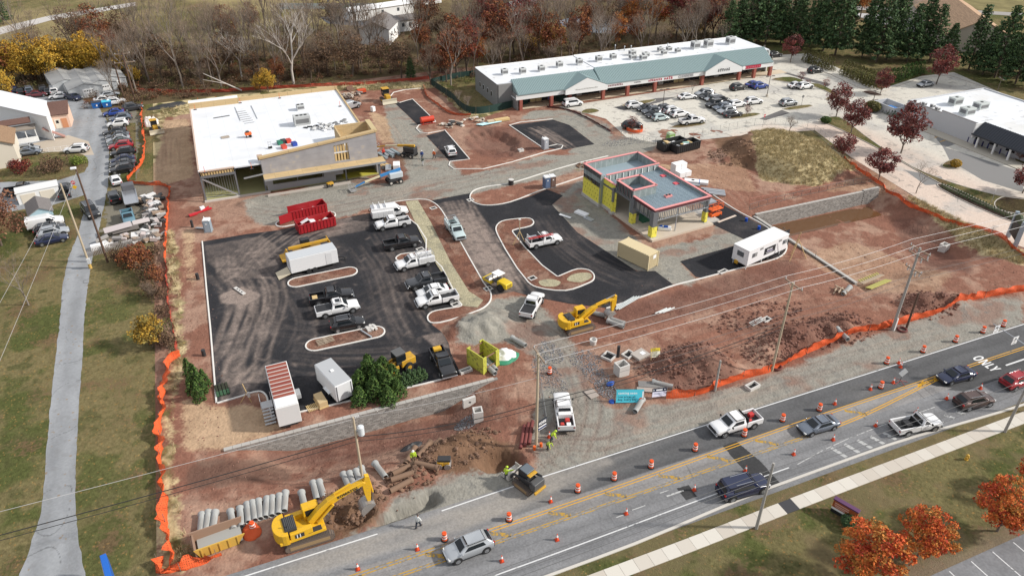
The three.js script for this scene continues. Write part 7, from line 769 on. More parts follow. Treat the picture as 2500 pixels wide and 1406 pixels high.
banner('fence_banner','turquoise banner with opening announcement on the entrance fence','banner',[[36.1,55.6],[39.1,54.4]],0.1,1.7,canvasTex(512,256,g=>{g.fillStyle='#58d6ea';g.fillRect(0,0,512,256);g.fillStyle='#fff';g.font='bold 58px sans-serif';g.fillText('coming soon',40,92);g.fillStyle='#0b2a3a';g.font='bold 50px sans-serif';g.fillText('Low prices all',34,160);g.fillText('day, every day',34,214);g.fillStyle='#e0602a';g.beginPath();g.arc(470,200,44,0,7);g.fill();g.fillStyle='#fff';g.fillRect(486,40,26,216);}),-0.25);
banner('fence_banner','dark blue and white notice on the entrance fence','banner',[[40.3,54.5],[42,54.1]],0.4,1.1,canvasTex(256,160,g=>{g.fillStyle='#eef';g.fillRect(0,0,256,160);g.fillStyle='#1d2a44';g.fillRect(0,0,256,62);g.fillStyle='#fff';for (const x of [20,216]) {g.beginPath();g.arc(x+10,30,10,0,7);g.fill();} g.fillRect(70,18,116,26);g.fillStyle='#8a93a8';g.fillRect(24,84,200,8);g.fillRect(24,104,150,8);}),-0.2);
banner('gate_notice','dark notice with white lettering hung on the gate pole','sign',[[25.6,54.3],[26.8,54.7]],0.5,1.5,canvasTex(256,192,g=>{g.fillStyle='#232a38';g.fillRect(0,0,256,192);g.fillStyle='#fff';g.font='bold 76px sans-serif';g.fillText('HORN',18,86);g.fillRect(10,116,236,20);g.fillStyle='#3b4f80';g.fillRect(10,146,236,18);g.fillStyle='#fff';g.fillRect(10,172,236,8);}));
{const o=thing('site_notice','yellow and white notice board on a leaning wooden stake','sign',[44,60],GH([44,60]),-14);const s=new THREE.Mesh(bx(1.2,1.2,0.03,0.1,0.9,0),[trimM, trimM, trimM, trimM, new THREE.MeshStandardMaterial({roughness: 0.7,map: canvasTex(128,128,g=>{g.fillStyle='#f3efd8';g.fillRect(0,0,128,128);g.fillStyle='#ecd23a';g.fillRect(0,0,128,46);g.fillStyle='#4a4a30';for (let i=0;i < 8;i++) g.fillRect(10+(i % 3)*4,10+i*14,60+(i*37) % 44,6);})}),trimM]);s.name='panel';s.rotation.x=-0.3;o.add(s);part(o, 'stake',bar([-0.5,0,0.1],[-0.4,1.7,-0.15],0.04),lumberM);}
{const o=thing('monument_sign','tall grey-posted tenant sign with green arched crown','sign',[113.9,65.2],0.05,52);for (const x of [-1.9,1.9]) part(o, 'post',rb(0.5,4.6,0.6,0.06,x, 2.3,0),mat([0.33,0.39,0.44],0.6));const s=new THREE.Mesh(bx(3.2,2.5,0.35,0,2.3,0),[trimM, trimM, trimM, trimM, new THREE.MeshStandardMaterial({roughness: 0.6,map: canvasTex(256,200,g=>{g.fillStyle='#d6dbe6';g.fillRect(0,0,256,200);g.fillStyle='#3f86c9';g.fillRect(0,14,256,30);g.fillStyle='#cfe6ff';for (let i=0;i < 9;i++) g.fillRect(14+i*26,22,16,14);g.fillStyle='#20242c';g.save();g.translate(32,74);g.rotate(0.78);g.fillRect(-14,-14,28,28);g.restore();g.fillRect(60,62,170,24);for (let j=0;j < 5;j++) {g.fillStyle='#8b93a4';g.fillRect(0,100+j*20,256,2);g.fillStyle='#5a6070';g.fillRect(16+(j % 2)*90,106+j*20,100+j*8,8);}})}),trimM]);s.name='tenant_panel';o.add(s);part(o, 'crown',ext([[-1.7,0],[1.7,0],[1.5,0.6],[0.8,1.0],[0,1.15],[-0.8,1.0],[-1.5,0.6]],0.4).translate(0,3.6,0),mat([0.055,0.075,0.035],0.7));part(o, 'crown_lettering',[0,1,2,3,4].map(i=>bx(0.3,0.32,0.03,-0.9+i*0.45,3.95,0.22)),mat([0.2,0.22,0.17],0.6));}
{const o=thing('blue_sign','bright blue roadside sign with slanted end beside the driveway','sign',[-16.8,50.9],0.02,102);part(o, 'cabinet',ext([[-1.3,1.2],[0.6,1.2],[1.5,2.2],[1.5,3.2],[-1.3,3.2]].map(([a, b])=>[a, b]),0.5,0.03),mat([0.01,0.12,0.5],0.4));part(o, 'face_panel',bx(2.2,1.3,0.03,-0.1,2.4,-0.27),mat([0.7,0.66,0.68],0.5));part(o, 'lettering',[0,1,2,3,4,5].map(i=>bx(0.2,0.5+(i % 2)*0.3,0.02,-0.9+i*0.3,2.4,-0.3)),mat([0.45,0.03,0.05],0.5));part(o, 'post',[bx(0.15,1.3,0.15,-0.8,0.65,0),bx(0.15,1.3,0.15,0.4,0.65,0)],whiteM);}
{const o=thing('orange_sign','brown-orange monument sign with white strip on the lawn','sign',[48.5,32.6],0.02,-68);part(o, 'base',rb(2.4,0.45,0.4,0.03,0,0.25,0),blackM);part(o, 'strip',bx(2.4,0.25,0.42,0,0.6,0),whiteM);part(o, 'panel',rb(2.4,0.9,0.42,0.03,0,1.17,0),mat([0.33,0.085,0.025],0.6));part(o, 'cap',rb(2.5,0.16,0.5,0.03,0,1.7,0),mat([0.1,0.035,0.1],0.6));for (const z of [0.22,-0.22]) part(o, 'lettering',[bx(1.4,0.12,0.02,-0.3,1.35,z),bx(1.4,0.12,0.02,-0.3,1.1,z),bx(1.0,0.1,0.02,-0.4,0.9,z)],mat([0.6,0.35,0.28],0.6));}
{const o=thing('fire_hydrant','yellow fire hydrant standing alone on the lawn','fire hydrant',[66.2,33.5],0.0,20);const m=mat([0.6,0.36,0.05],0.5);part(o, 'barrel',[cy(0.16,0.15,0.6,12,0,0.3,0),cy(0.2,0.2,0.08,12,0,0.04,0)],m);part(o, 'bonnet',new THREE.SphereGeometry(0.17,12,6,0,TAU, 0,Math.PI/2).translate(0,0.6,0),m);part(o, 'outlet',[cyx(0.08,0.5,8,0,0.42,0),cyz(0.09,0.26,8,0,0.4,0.1)],m);}
// ================================================================ materials lying about
const castM=mat([0.56,0.54,0.51],0.9),white2=mat([0.8,0.8,0.8],0.6);
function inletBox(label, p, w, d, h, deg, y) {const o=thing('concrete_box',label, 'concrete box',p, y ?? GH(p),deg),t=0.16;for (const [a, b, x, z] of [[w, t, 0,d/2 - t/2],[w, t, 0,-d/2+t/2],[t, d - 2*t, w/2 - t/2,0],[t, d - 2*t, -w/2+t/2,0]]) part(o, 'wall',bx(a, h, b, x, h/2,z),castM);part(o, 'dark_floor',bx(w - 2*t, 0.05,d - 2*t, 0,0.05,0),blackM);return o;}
inletBox('white concrete riser box with square top on grey gravel',[20.8,60.5],1.1,1.1,1.5,-10);inletBox('tall concrete box with round holes beside the dirt cone',[39.4,60.1],1.5,1.3,1.6,5);inletBox('white concrete outlet box on the basin floor',[105.6,70.1],1.3,1.1,1.5,10,-2.5);inletBox('low white concrete frame by the orange fence',[52.7,51.9],1.7,1.0,0.4,10);inletBox('square concrete frame with open centre by the black pipe',[39.6,63.6],1.5,1.5,0.3,30);inletBox('flat concrete frame next to the grey slab',[42.1,63],1.5,1.2,0.3,20);inletBox('white frame at the end of the retaining wall kerb',[21.9,67.8],1.6,0.7,0.35,8,0.05);inletBox('white frame on the kerb of the office trailer pad',[65.5,75.3],1.6,0.8,0.2,12,0.05);inletBox('white drain frame at the tip of the L-shaped island',[38.3,84.6],1.2,1.0,0.12,12,0.04);inletBox('white drain frame beside the yellow roller',[31.2,84.4],1.2,1.0,0.12,12,0.04);inletBox('white drain frame at the corner of the finger island',[25.5,82.3],1.2,0.9,0.16,12,0.04);inletBox('white drain frame on the kerb by the service truck',[31.7,112.5],1.2,0.9,0.12,12,0.04);inletBox('white drain frame in the middle of the sand strip kerb',[25.4,99.3],1.2,0.9,0.14,12,0.04);inletBox('white drain frame at the tip of the north island',[38.8,113.1],1.2,0.9,0.12,8,0.04);inletBox('small white box in the back hollow',[55.9,130.3],1.1,0.8,0.5,10);inletBox('white frame on the dirt beside a white grating',[63.3,62.6],1.4,0.9,0.25,12);
{const o=thing('pierced_slab','upright white concrete panel with round hole at the wall end','concrete panel',[20.7,63.5],GH([20.7,63.5]) , 6);const s=new THREE.Shape([[-0.8,0],[0.8,0],[0.8,1.2],[-0.8,1.2]].map(p=>new THREE.Vector2(...p)));const c=new THREE.Path();c.absarc(0,0.6,0.2,0,TAU);s.holes.push(c);part(o, 'panel',new THREE.ExtrudeGeometry(s, {depth: 0.35,bevelEnabled: false}),castM);part(o, 'hole_shadow_plate',cyz(0.21,0.04,14,0,0.6,-0.02),blackM);o.children[1].name='hole_shade_disc';}  // black disc behind the hole paints in its shade
function stack(name, label, cat, p, y, deg, pieces, group) {const o=thing(name, label, cat, p, y, deg, group);for (const [n, g, m] of pieces) part(o, n, g, m);return o;}
stack('wrapped_bundle','tall white wrapped bundles stacked beside the framed building','bundle',[79.8,108.6],GH([79.8,108.6])+0.02,5,[0,1,2,3,4,5].map(i=>['bundle',rb(1.35,1.05,1.5,0.04,(i % 2)*1.4 - 0.7,0.55+Math.floor(i/2) % 2*1.08,Math.floor(i/4)*1.5 - 0.5),white2]));stack('wrapped_bundle','low white wrapped panels with blue straps behind the framed building','bundle',[80.3,103.9],GH([80.3,103.9])+0.02,-38,[['bundle',rb(4.4,0.5,1.4,0.04,0,0.3,0),white2],['strap',bx(0.12,0.53,1.45,0.6,0.3,0),mat([0.05,0.12,0.4],0.6)],['strap',bx(0.5,0.04,0.5,-0.6,0.57,0),machM],['board',rb(4.0,0.2,0.7,0.03,-1.2,0.15,1.2),galvM]]);stack('steel_stud_bundle','bundles of grey steel studs on the bare dirt behind the building','steel bundle',[80.7,99.3],GH([80.7,99.3])+0.02,-40,[0,1,2,3].map(i=>['stud_bundle',bx(4.2 - i*0.4,0.25,0.5,i*0.3,0.15+(i % 2)*0.02,i*0.62 - 0.9),galvM]));stack('steel_bundle','grey steel bundles beside the yellow boom lift','steel bundle',[30.7,139.3],0.05,105,[0,1,2,3,4].map(i=>['bundle',bx(3.6 - (i % 2)*0.8,0.3+(i % 3)*0.12,0.6,(i % 2)*0.5,0.22,i*0.75 - 1.5),i % 2 ? galvM : mat([0.3,0.36,0.38],0.5,0.4)]));stack('white_crate','white wrapped crate with grey boards near the two walkers','crate',[30.4,132.2],0.05,75,[['crate',rb(2.2,0.9,1.3,0.05,0,0.5,0),white2],['board',bx(2.6,0.3,1.1,-0.2,0.2,-1.6),galvM],['dark_board',bx(1.6,0.1,0.6,0.2,0.1,-2.6),machM]]);stack('lumber_pile','loose lumber boards below the store canopy end','lumber',[28.2,133.6],0.04,115,[0,1,2,3,4].map(i=>['board',bx(3.8,0.08,0.22,i*0.2,0.06+(i % 2)*0.07,i*0.34),lumberM]));
stack('foam_boards','white and yellow foam boards on the gravel by the framed building','boards',[54.6,100.5],0.05,115,[['board',rb(2.4,0.35,1.2,0.02,0,0.2,0),white2],['board',rb(2.4,0.12,1.25,0.02,0,0.06,0.05),mat([0.6,0.55,0.1],0.8)]]);stack('steel_plate','flat grey steel grating on the gravel by the foam boards','plate',[55,98.5],0.03,110,[['plate',rb(1.8,0.06,1.0,0.02,0,0.05,0),galvM]]);stack('loose_board','long pale board across the asphalt by the scissor lift','board',[76.7,89.5],0.035,12,[['board',bx(4.4,0.06,0.4,0,0.04,0),mat([0.6,0.5,0.42],0.9)]]);stack('loose_board','white board lying at the asphalt edge','board',[51.7,101],0.035,120,[['board',bx(2.3,0.05,0.5,0,0.04,0),white2]]);
stack('pallet_stack','wooden pallets scattered on the lower kerbed island','pallets',[7.1,80.5],0.12,8,Array.from({length: 14},(_, i)=>['slat',bx(1.3,0.05,0.12,(i % 2)*0.9 - 0.5,0.1+(i % 3)*0.06,Math.floor(i/2)*0.2 - 0.7),mat([0.34,0.27,0.2],0.9)]));stack('stone_blocks','pale blocks heaped at the tip of the lower island','blocks',[13.2,81],0.12,10,Array.from({length: 9},(_, i)=>['block',rb(0.5,0.3,0.35,0.04).rotateY(i).translate((i % 3)*0.45 - 0.4,0.15+(i % 2)*0.1,Math.floor(i/3)*0.4 - 0.4),castM]));stack('steel_beam','grey beam lying across the lower island','beam',[12.3,80.1],0.12,115,[['beam',bx(2.4,0.14,0.2,0,0.15,0),galvM]]);stack('box_stack','cardboard boxes on a pallet beside the white cargo trailer','boxes',[4.4,68.8],0.04,100,[['box',rb(2.0,0.7,1.0,0.03,0,0.5,0),mat([0.5,0.37,0.2],0.9)],['pallet',bx(2.2,0.14,1.1,0,0.08,0),lumberM]]);stack('pallet','empty pallet beside the cardboard boxes','pallet',[3.3,68.3],0.04,100,Array.from({length: 7},(_, i)=>['slat',bx(1.2,0.05,0.1,0,0.12,i*0.18 - 0.54),lumberM]));stack('lumber_bundle','yellow lumber bundle beside the light blue pipes','lumber',[59.2,149],0.05,3,[['bundle',rb(3.6,0.5,1.2,0.03,0,0.3,0),lumberM],['bundle',rb(1.6,0.6,1.0,0.03,-2.8,0.32,0.2),mat([0.55,0.44,0.3],0.9)]]);stack('blue_pipe_bundle','light blue plastic pipes lying on the dirt','pipes',[55.5,148.3],0.08,8,[0,1,2,3,4].map(i=>['pipe',cyx(0.12,5,8,i*0.2,0.14,i*0.26 - 0.5),mat([0.45,0.7,0.75],0.5)]));
stack('black_pipe','upright black plastic riser pipe among the concrete frames','pipe',[40.7,63.2],GH([40.7,63.2]),0,[['pipe',cy(0.2,0.2,1.7,14,0,0.85,0),machM]]);stack('black_pipe','black riser pipe at the kerb corner of the dusty lot','pipe',[-7.5,103.3],GH([-7.5,103.3]),0,[['pipe',cy(0.25,0.25,1.0,14,0,0.5,0),machM]]);stack('black_pipe','black riser pipe above the small conifers','pipe',[-7.7,83.6],GH([-7.7,83.6]),0,[['pipe',cy(0.25,0.25,0.9,14,0,0.45,0),machM]]);stack('black_pipe','black pipe stub by the grey portable toilet','pipe',[-7.5,121.1],GH([-7.5,121.1]),0,[['pipe',cy(0.22,0.22,1.3,14,0,0.65,0),machM]]);stack('manhole_riser','black and white manhole ring on the north island','manhole',[48.1,116.6],0.05,0,[['ring',cy(0.5,0.5,0.9,18,0,0.45,0),machM],['cover',cy(0.52,0.5,0.1,18,0,0.95,0),castM]]);stack('manhole_riser','short white pipe collar on the dirt beside the gravel','pipe',[39.1,66.9],GH([39.1,66.9]),0,[['collar',new THREE.LatheGeometry([[0.3,0],[0.42,0],[0.42,0.5],[0.5,0.5],[0.5,0.8],[0.32,0.8],[0.3,0]].map(p=>new THREE.Vector2(...p)),18),castM]]);
stack('steel_plate','flat dark and pale steel plates behind the turquoise banner','plates',[41.2,56.5],GH([41.2,56.5])+0.1,-28,[['plate',rb(3.2,0.06,1.1,0.02,0.3,0.1,-0.5),mat([0.22,0.21,0.2],0.7)],['plate',rb(2.6,0.06,0.8,0.02,-0.2,0.08,0.5),mat([0.38,0.32,0.28],0.8)]]);stack('grey_slab','grey concrete slab with pale label beside the frames','slab',[43.4,62.3],GH([43.4,62.3])+0.05,15,[['slab',rb(2.0,0.35,1.6,0.04,0,0.2,0),mat([0.42,0.38,0.34],0.9)],['label_sheet',bx(0.6,0.02,0.6,0.3,0.39,0.1),white2]]);stack('road_plate','square steel road plate on the gravel entrance','plate',[34.3,58.2],0.04,8,[['plate',rb(1.2,0.06,1.6,0.02,0,0.03,0),mat([0.36,0.31,0.27],0.8)]]);stack('pvc_bundle','long white plastic pipes behind the parked excavator','pipes',[47.3,73.6],GH([47.3,73.6]),20,[0,1,2,3].map(i=>['pipe',cyx(0.09,5,8,i*0.3,0.1,i*0.22),mat([0.42,0.45,0.45],0.5)]));stack('pvc_bundle','short white pipes on the red dirt bank','pipes',[51.2,69.8],GH([51.2,69.8]),12,[0,1,2].map(i=>['pipe',cyx(0.09,2.2,8,i*0.5,0.1,i*0.24),mat([0.6,0.63,0.62],0.5)]));stack('black_tarp','crumpled black tarp on the red dirt below the wall','tarp',[12.4,59.4],GH([12.4,59.4]),15,[['fold',(()=>{const g=new THREE.SphereGeometry(1,16,8,0,TAU, 0,Math.PI/2).scale(1.5,0.35,0.6),q=g.attributes.position;for (let i=0;i < q.count;i++) q.setY(i, q.getY(i)*(0.4+1.4*fbm(q.getX(i)*3,q.getZ(i)*4,3)));g.computeVertexNormals();return g;})(),mat([0.03,0.03,0.032],0.6)]]);
{const blob=(sx, sy, sz, k, seed)=>{const g=new THREE.SphereGeometry(1,24,10,0,TAU, 0,Math.PI/2).scale(sx, sy, sz),q=g.attributes.position;for (let i=0;i < q.count;i++) {const n=fbm(q.getX(i)*k+seed, q.getZ(i)*k, 4);q.setXYZ(i, q.getX(i)*(0.8+0.4*n),q.getY(i)*(0.4+1.2*n),q.getZ(i)*(0.8+0.4*n));} g.computeVertexNormals();return g;};
stack('tarp_pile','white tarp heap edged with green beside the trench box','tarp',[27.4,68.7],GH([27.4,68.7]),0,[['white_tarp',blob(1.5,0.9,1.2,1.6,3),white2],['green_tarp',blob(1.9,0.4,1.5,1.5,8),mat([0.03,0.22,0.12],0.7)]]);stack('silt_roll','black plastic sheeting heaped at the orange fence corner','plastic sheet',[-10.3,188.4],GH([-10.3,188.4]),12,[['sheet',blob(4.5,0.6,1.2,1.2,5),machM]]);stack('white_bags','white bags heaped beside the orange fence bend','bags',[-14.4,178.6],GH([-14.4,178.6]),0,[0,1,2,3,4].map(i=>['bag',blob(0.9,0.9,0.8,2,i).translate((i % 2)*1.2,0,i*0.9 - 1),mat([0.62,0.58,0.54],0.8)]));stack('red_mesh_roll','dark red mesh tubes coiled beside the gate pole','mesh roll',[24.2,54.4],GH([24.2,54.4]),60,[0,1,2].map(i=>['roll',cyx(0.2,3.6,10,i*0.4,0.2,i*0.42 - 0.4),mat([0.17,0.045,0.04],0.9)]));for (const p of [[57.8,54.3],[78.6,54.4]]) stack('cable_coil','dark red coil of pipe at the foot of a pole','coil',p, GH(p),0,[['coil',new THREE.TorusGeometry(0.55,0.14,8,18).rotateX(Math.PI/2).translate(0,0.16,0.6),mat([0.13,0.035,0.03],0.8)]],'pipe coils at the poles');stack('orange_mesh_heap','crumpled orange mesh under the striped barrel','mesh',[-5.1,52.8],0.02,0,[['heap',blob(0.9,0.35,1.1,2.2,4),mat([0.6,0.09,0.02],0.8)]]);stack('roof_debris','torn white and grey roofing scraps heaped on the unfinished roof','debris',[20.7,144.2],SMROOF, 0,(()=>{reseed(44);return Array.from({length: 60},(_, i)=>['scrap',bx(rr(0.3,1.3),rr(0.05,0.25),rr(0.2,0.8)).rotateY(rr(0,3)).rotateZ(rr(-0.4,0.4)).translate((rnd()+rnd() - 1)*4.2,rr(0.1,0.5),(rnd()+rnd() - 1)*2.2),[white2,mat([0.4,0.4,0.39],0.8),mat([0.66,0.66,0.65],0.8),mat([0.2,0.2,0.2],0.8)][i % 4]]);})());stack('roof_debris','dark scraps trailing from the roofing heap','debris',[17.2,145.6],SMROOF, 0,Array.from({length: 8},(_, i)=>['scrap',bx(0.5,0.15,0.35).rotateY(i*1.3).translate(i*0.4 - 1.5,0.1,Math.sin(i*2)*0.3),machM]));stack('rubble_heap','broken boards and rubble heaped behind the old grey van','rubble',[30.7,178.7],GH([30.7,178.7]),0,(()=>{reseed(45);return Array.from({length: 40},()=>['piece',bx(rr(0.4,1.6),rr(0.1,0.3),rr(0.2,0.6)).rotateY(rr(0,3)).rotateZ(rr(-0.5,0.5)).translate(rr(-2.5,3),rr(0.2,1.0),rr(-1.6,1.6)),mat([[0.4,0.3,0.22],[0.3,0.24,0.2],[0.5,0.44,0.38]][Math.floor(rnd()*3)],0.9)]);})());
stack('scrap_heap','brown scrap and boards on the dirt behind the lumber bundle','scrap',[50.7,151.1],0.03,5,(()=>{reseed(46);return Array.from({length: 36},()=>['piece',bx(rr(0.4,1.5),rr(0.1,0.3),rr(0.2,0.8)).rotateY(rr(0,3)).translate(rr(-5,5),rr(0.1,0.4),rr(-2,2)),mat([[0.5,0.4,0.3],[0.35,0.28,0.22],[0.6,0.56,0.5],[0.05,0.05,0.05]][Math.floor(rnd()*4)],0.9)]);})());
for (const [l, p, su, sv, n, s] of [['long heap of grey junk boards beside the orange fence',[-13.6,129.4],1.6,6.5,80,47],['junk heap of pale sheets behind the old picket fence',[-16.5,119.8],4.6,1.6,46,48]]) stack('junk_heap',l, 'junk heap',p, 0.02,0,(()=>{reseed(s);return Array.from({length: n},()=>['piece',bx(rr(0.5,2.0),rr(0.08,0.6),rr(0.3,1.2)).rotateY(rr(0,3)).rotateZ(rr(-0.25,0.25)).translate(rr(-su, su),rr(0.15,0.9),rr(-sv, sv)),mat([[0.4,0.38,0.36],[0.28,0.26,0.25],[0.62,0.61,0.6],[0.05,0.05,0.05],[0.3,0.22,0.16],[0.5,0.43,0.41]][Math.floor(rnd()*6)],0.85)]);})());stack('loose_sheet','large pale pinkish sheets lying on the junk heap','sheet',[-18.7,123.5],0.4,10,[['sheet',bx(4.2,0.08,2.0).rotateZ(0.05).translate(0,0.75,0),mat([0.52,0.46,0.45],0.85)],['sheet',bx(2.6,0.08,1.6).translate(3.6,0.7,-0.4),mat([0.55,0.49,0.47],0.85)],['prop',bx(4,0.7,1.4,1,0.35,0),mat([0.2,0.18,0.17],0.9)]]);const pf=thing('picket_fence','weathered grey picket fence along the junk heap','fence',[-17.9,117.9],0,12);for (let i=0;i < 46;i++) part(pf, 'picket',bx(0.12,1.2+(i % 5)*0.06,0.05,-5.2+i*0.23,0.6,0),mat([0.24,0.215,0.2],0.95));stack('white_cabinet','white box cabinet at the dark pole foot','cabinet',[-21.6,119],0.02,8,[['box',rb(2.0,0.9,0.8,0.05,0,0.46,0),white2]]);
for (const [p, l] of [[[-25.6,194.1],'first blue dumpster beside the garages'],[[-23.4,193.8],'blue dumpster with light blue lid beside the garages']]) stack('blue_dumpster',l, 'dumpster',p, 0.02,5,[['body',ext([[-0.9,0.1],[0.9,0.1],[1.05,1.3],[-1.05,1.3]],1.7).translate(0,0,0),mat([0.01,0.10,0.34],0.5)],['lid',rb(2.0,0.1,1.7,0.03,0,1.36,0),l[0] === 'f' ? mat([0.03,0.04,0.06],0.5) : mat([0.05,0.5,0.7],0.5)],['emblem',bx(0.3,0.4,0.02,0,0.7,0.87),white2]]);
stack('red_steelwork','red steel frame on the dirt before the open store bay','frame',[-5.8,126.5],GH([-5.8,126.5]),22,[['beam',bx(3.6,0.25,0.25,0,0.2,0),mat([0.5,0.02,0.03],0.5)],['beam',bx(1.4,0.3,0.5,-1.6,0.25,0.2),mat([0.5,0.02,0.03],0.5)],['beam',bx(1.6,0.2,0.2).rotateY(0.5).translate(0.9,0.3,-0.3),mat([0.5,0.02,0.03],0.5)],['motor',rb(0.8,0.6,0.5,0.08,0.4,0.5,-0.5),white2]]);stack('grey_boards','grey boards leaning beside the grey portable toilet','boards',[-6.1,120.1],GH([-6.1,120.1]),-30,[0,1,2].map(i=>['board',bx(1.8,0.06,0.3,0,0.1+i*0.07,i*0.2),galvM]));stack('drain_plank','pale perforated plank in the asphalt notch','plank',[-2.1,97.5],0.06,115,[['plank',bx(2.6,0.12,0.5,0,0.1,0),castM],...[0,1,2].map(i=>['slot',bx(0.25,0.02,0.2,i*0.6 - 0.6,0.17,0),machM])]);stack('plant_trays','trays of dark seedlings in the lot corner','plant trays',[-6.1,75.5],0.04,5,Array.from({length: 20},(_, i)=>['tray',rb(0.32,0.25,0.4,0.05,(i % 4)*0.4 - 0.6,0.14,Math.floor(i/4)*0.45 - 1),i < 12 ? mat([0.03,0.035,0.02],0.95) : mat([0.04,0.10,0.05],0.95)]));stack('survey_stake','tall wooden stakes with a box at the kerb corner','stake',[-3.3,72],0.05,0,[['stake',bar([0.2,0,0],[-0.3,2.8,-0.2],0.05),lumberM],['stake',bar([-1,0,-0.4],[0,1.6,-0.1],0.04),lumberM],['box',rb(0.3,0.7,0.2,0.03,0.1,1.3,0.1),castM]]);stack('wooden_tripod','yellow wooden tripod of poles beside the office trailer','tripod',[78.3,74.6],GH([78.3,74.6]),0,[['leg',bar([-1.4,0,0.6],[0.1,3.2,0],0.06),lumberM],['leg',bar([1.6,0,0.9],[0.1,3.2,0],0.06),lumberM],['leg',bar([0.2,0,-1.0],[0.2,4.4,0],0.06),lumberM]]);stack('wooden_tripod','wooden prop poles on the L-shaped island','tripod',[40.7,95.1],0.12,0,[['leg',bar([-1.2,0,0.2],[0,2.2,0],0.05),lumberM],['leg',bar([0.8,0,0.5],[0,2.2,0],0.05),lumberM],['mast',bar([0,0,0],[0,4.2,0],0.07),lightPole],['lamp',rb(0.4,0.15,0.3,0.04,0,4.25,0),castM]]);stack('form_panels','two yellowish form panels lying at the basin wall end','panels',[85,65.1],GH([85,65.1])+0.1,8,[['panel',bx(4.6,0.1,1.0).rotateX(-0.3).translate(0,0.3,0.9),mat([0.45,0.42,0.12],0.8)],['panel',bx(4.8,0.1,1.1).rotateX(-0.3).translate(0.2,0.35,-0.6),mat([0.42,0.33,0.24],0.85)],...Array.from({length: 9},(_, i)=>['spacer',bx(0.12,0.14,0.5,-2+i*0.5,0.55,-0.9),mat([0.5,0.46,0.14],0.8)])]);stack('white_form','white ladder-like form on the dirt ridge','form',[61.9,62.7],GH([61.9,62.7]),12,[['rail',bx(2.6,0.12,0.12,0,0.15,0.35),castM],['rail',bx(2.6,0.12,0.12,0,0.15,-0.35),castM],...Array.from({length: 8},(_, i)=>['rung',bx(0.08,0.08,0.7,-1.2+i*0.34,0.15,0),castM])]);stack('timber_crib','broken timber crib beside the basin wall end','timber',[77.2,64.6],GH([77.2,64.6]),30,Array.from({length: 8},(_, i)=>['timber',bx(1.5,0.16,0.18).rotateY((i % 2)*1.2).translate((i % 3)*0.4,0.1+i*0.07,(i % 4)*0.3),mat([0.42,0.31,0.22],0.9)]));stack('blue_bag','bright blue bag at the banner fence post','bag',[35.8,56],GH([35.8,56]),0,[['bag',blob(0.35,0.4,0.35,3,2),mat([0.01,0.08,0.4],0.5)]]);stack('blue_bag','bright blue tarp scrap on the grey gravel strip','bag',[37.1,58.6],GH([37.1,58.6]),0,[['bag',blob(0.6,0.3,0.35,3,5),mat([0.01,0.08,0.4],0.5)]]);for (const p of [[79.2,87.6],[79.3,84.4]]) stack('blue_bucket','small blue barrel on the asphalt behind the office trailer','barrel',p, 0.03,0,[['barrel',cy(0.25,0.25,0.6,12,0,0.3,0),mat([0.01,0.07,0.4],0.4)]],'blue barrels on the drive');stack('pallet_load','white bagged load with blue tops inside the framed building','bags',[64.4,89.8],0.36,-30,[['bag_stack',rb(2.2,0.5,1.0,0.1,0,0.26,0),white2],['blue_top',rb(0.7,0.2,0.5,0.05,0.2,0.6,0.1),mat([0.02,0.1,0.45],0.5)],['blue_top',rb(0.5,0.2,0.4,0.05,-0.6,0.6,-0.1),mat([0.02,0.1,0.45],0.5)]]);stack('wrapped_bundle','white wrapped crate on the end of the store canopy','crate',[24.9,131.1],3.56,0,[['crate',rb(1.6,0.9,1.2,0.05,0,0.45,0),white2]]);stack('small_compressor','small yellow machine on the dirt before the store','machine',[16.8,128.6],0.03,20,[['body',rb(1.2,0.6,0.7,0.08,0,0.5,0),catM],['engine',rb(0.6,0.4,0.6,0.06,-0.5,0.4,0.3),machM],['wheel',cyz(0.25,0.8,10,0.2,0.25,0),tyreM]]);stack('compressor','red-orange compressor on the back dirt road','machine',[34.4,180.6],GH([34.4,180.6]),10,[['body',rb(2.2,0.9,1.1,0.12,0,0.7,0),mat([0.5,0.07,0.02],0.5)],['base',bx(2.4,0.3,1.3,-0.2,0.2,0),machM]]);stack('loader_bucket','rusty loader bucket on the back dirt road','bucket',[32.5,184.2],GH([32.5,184.2]),-60,[['bucket',ext([[-0.6,0],[0.7,0],[0.7,0.15],[-0.3,0.3],[-0.4,1.0],[-0.6,1.0]],2.0),mat([0.16,0.09,0.06],0.8)]]);stack('white_tote','white tank standing on the dirt by the bulldozer','tank',[33.9,166.3],0.03,30,[['tank',rb(0.9,1.2,0.9,0.15,0,0.6,0),white2]]);
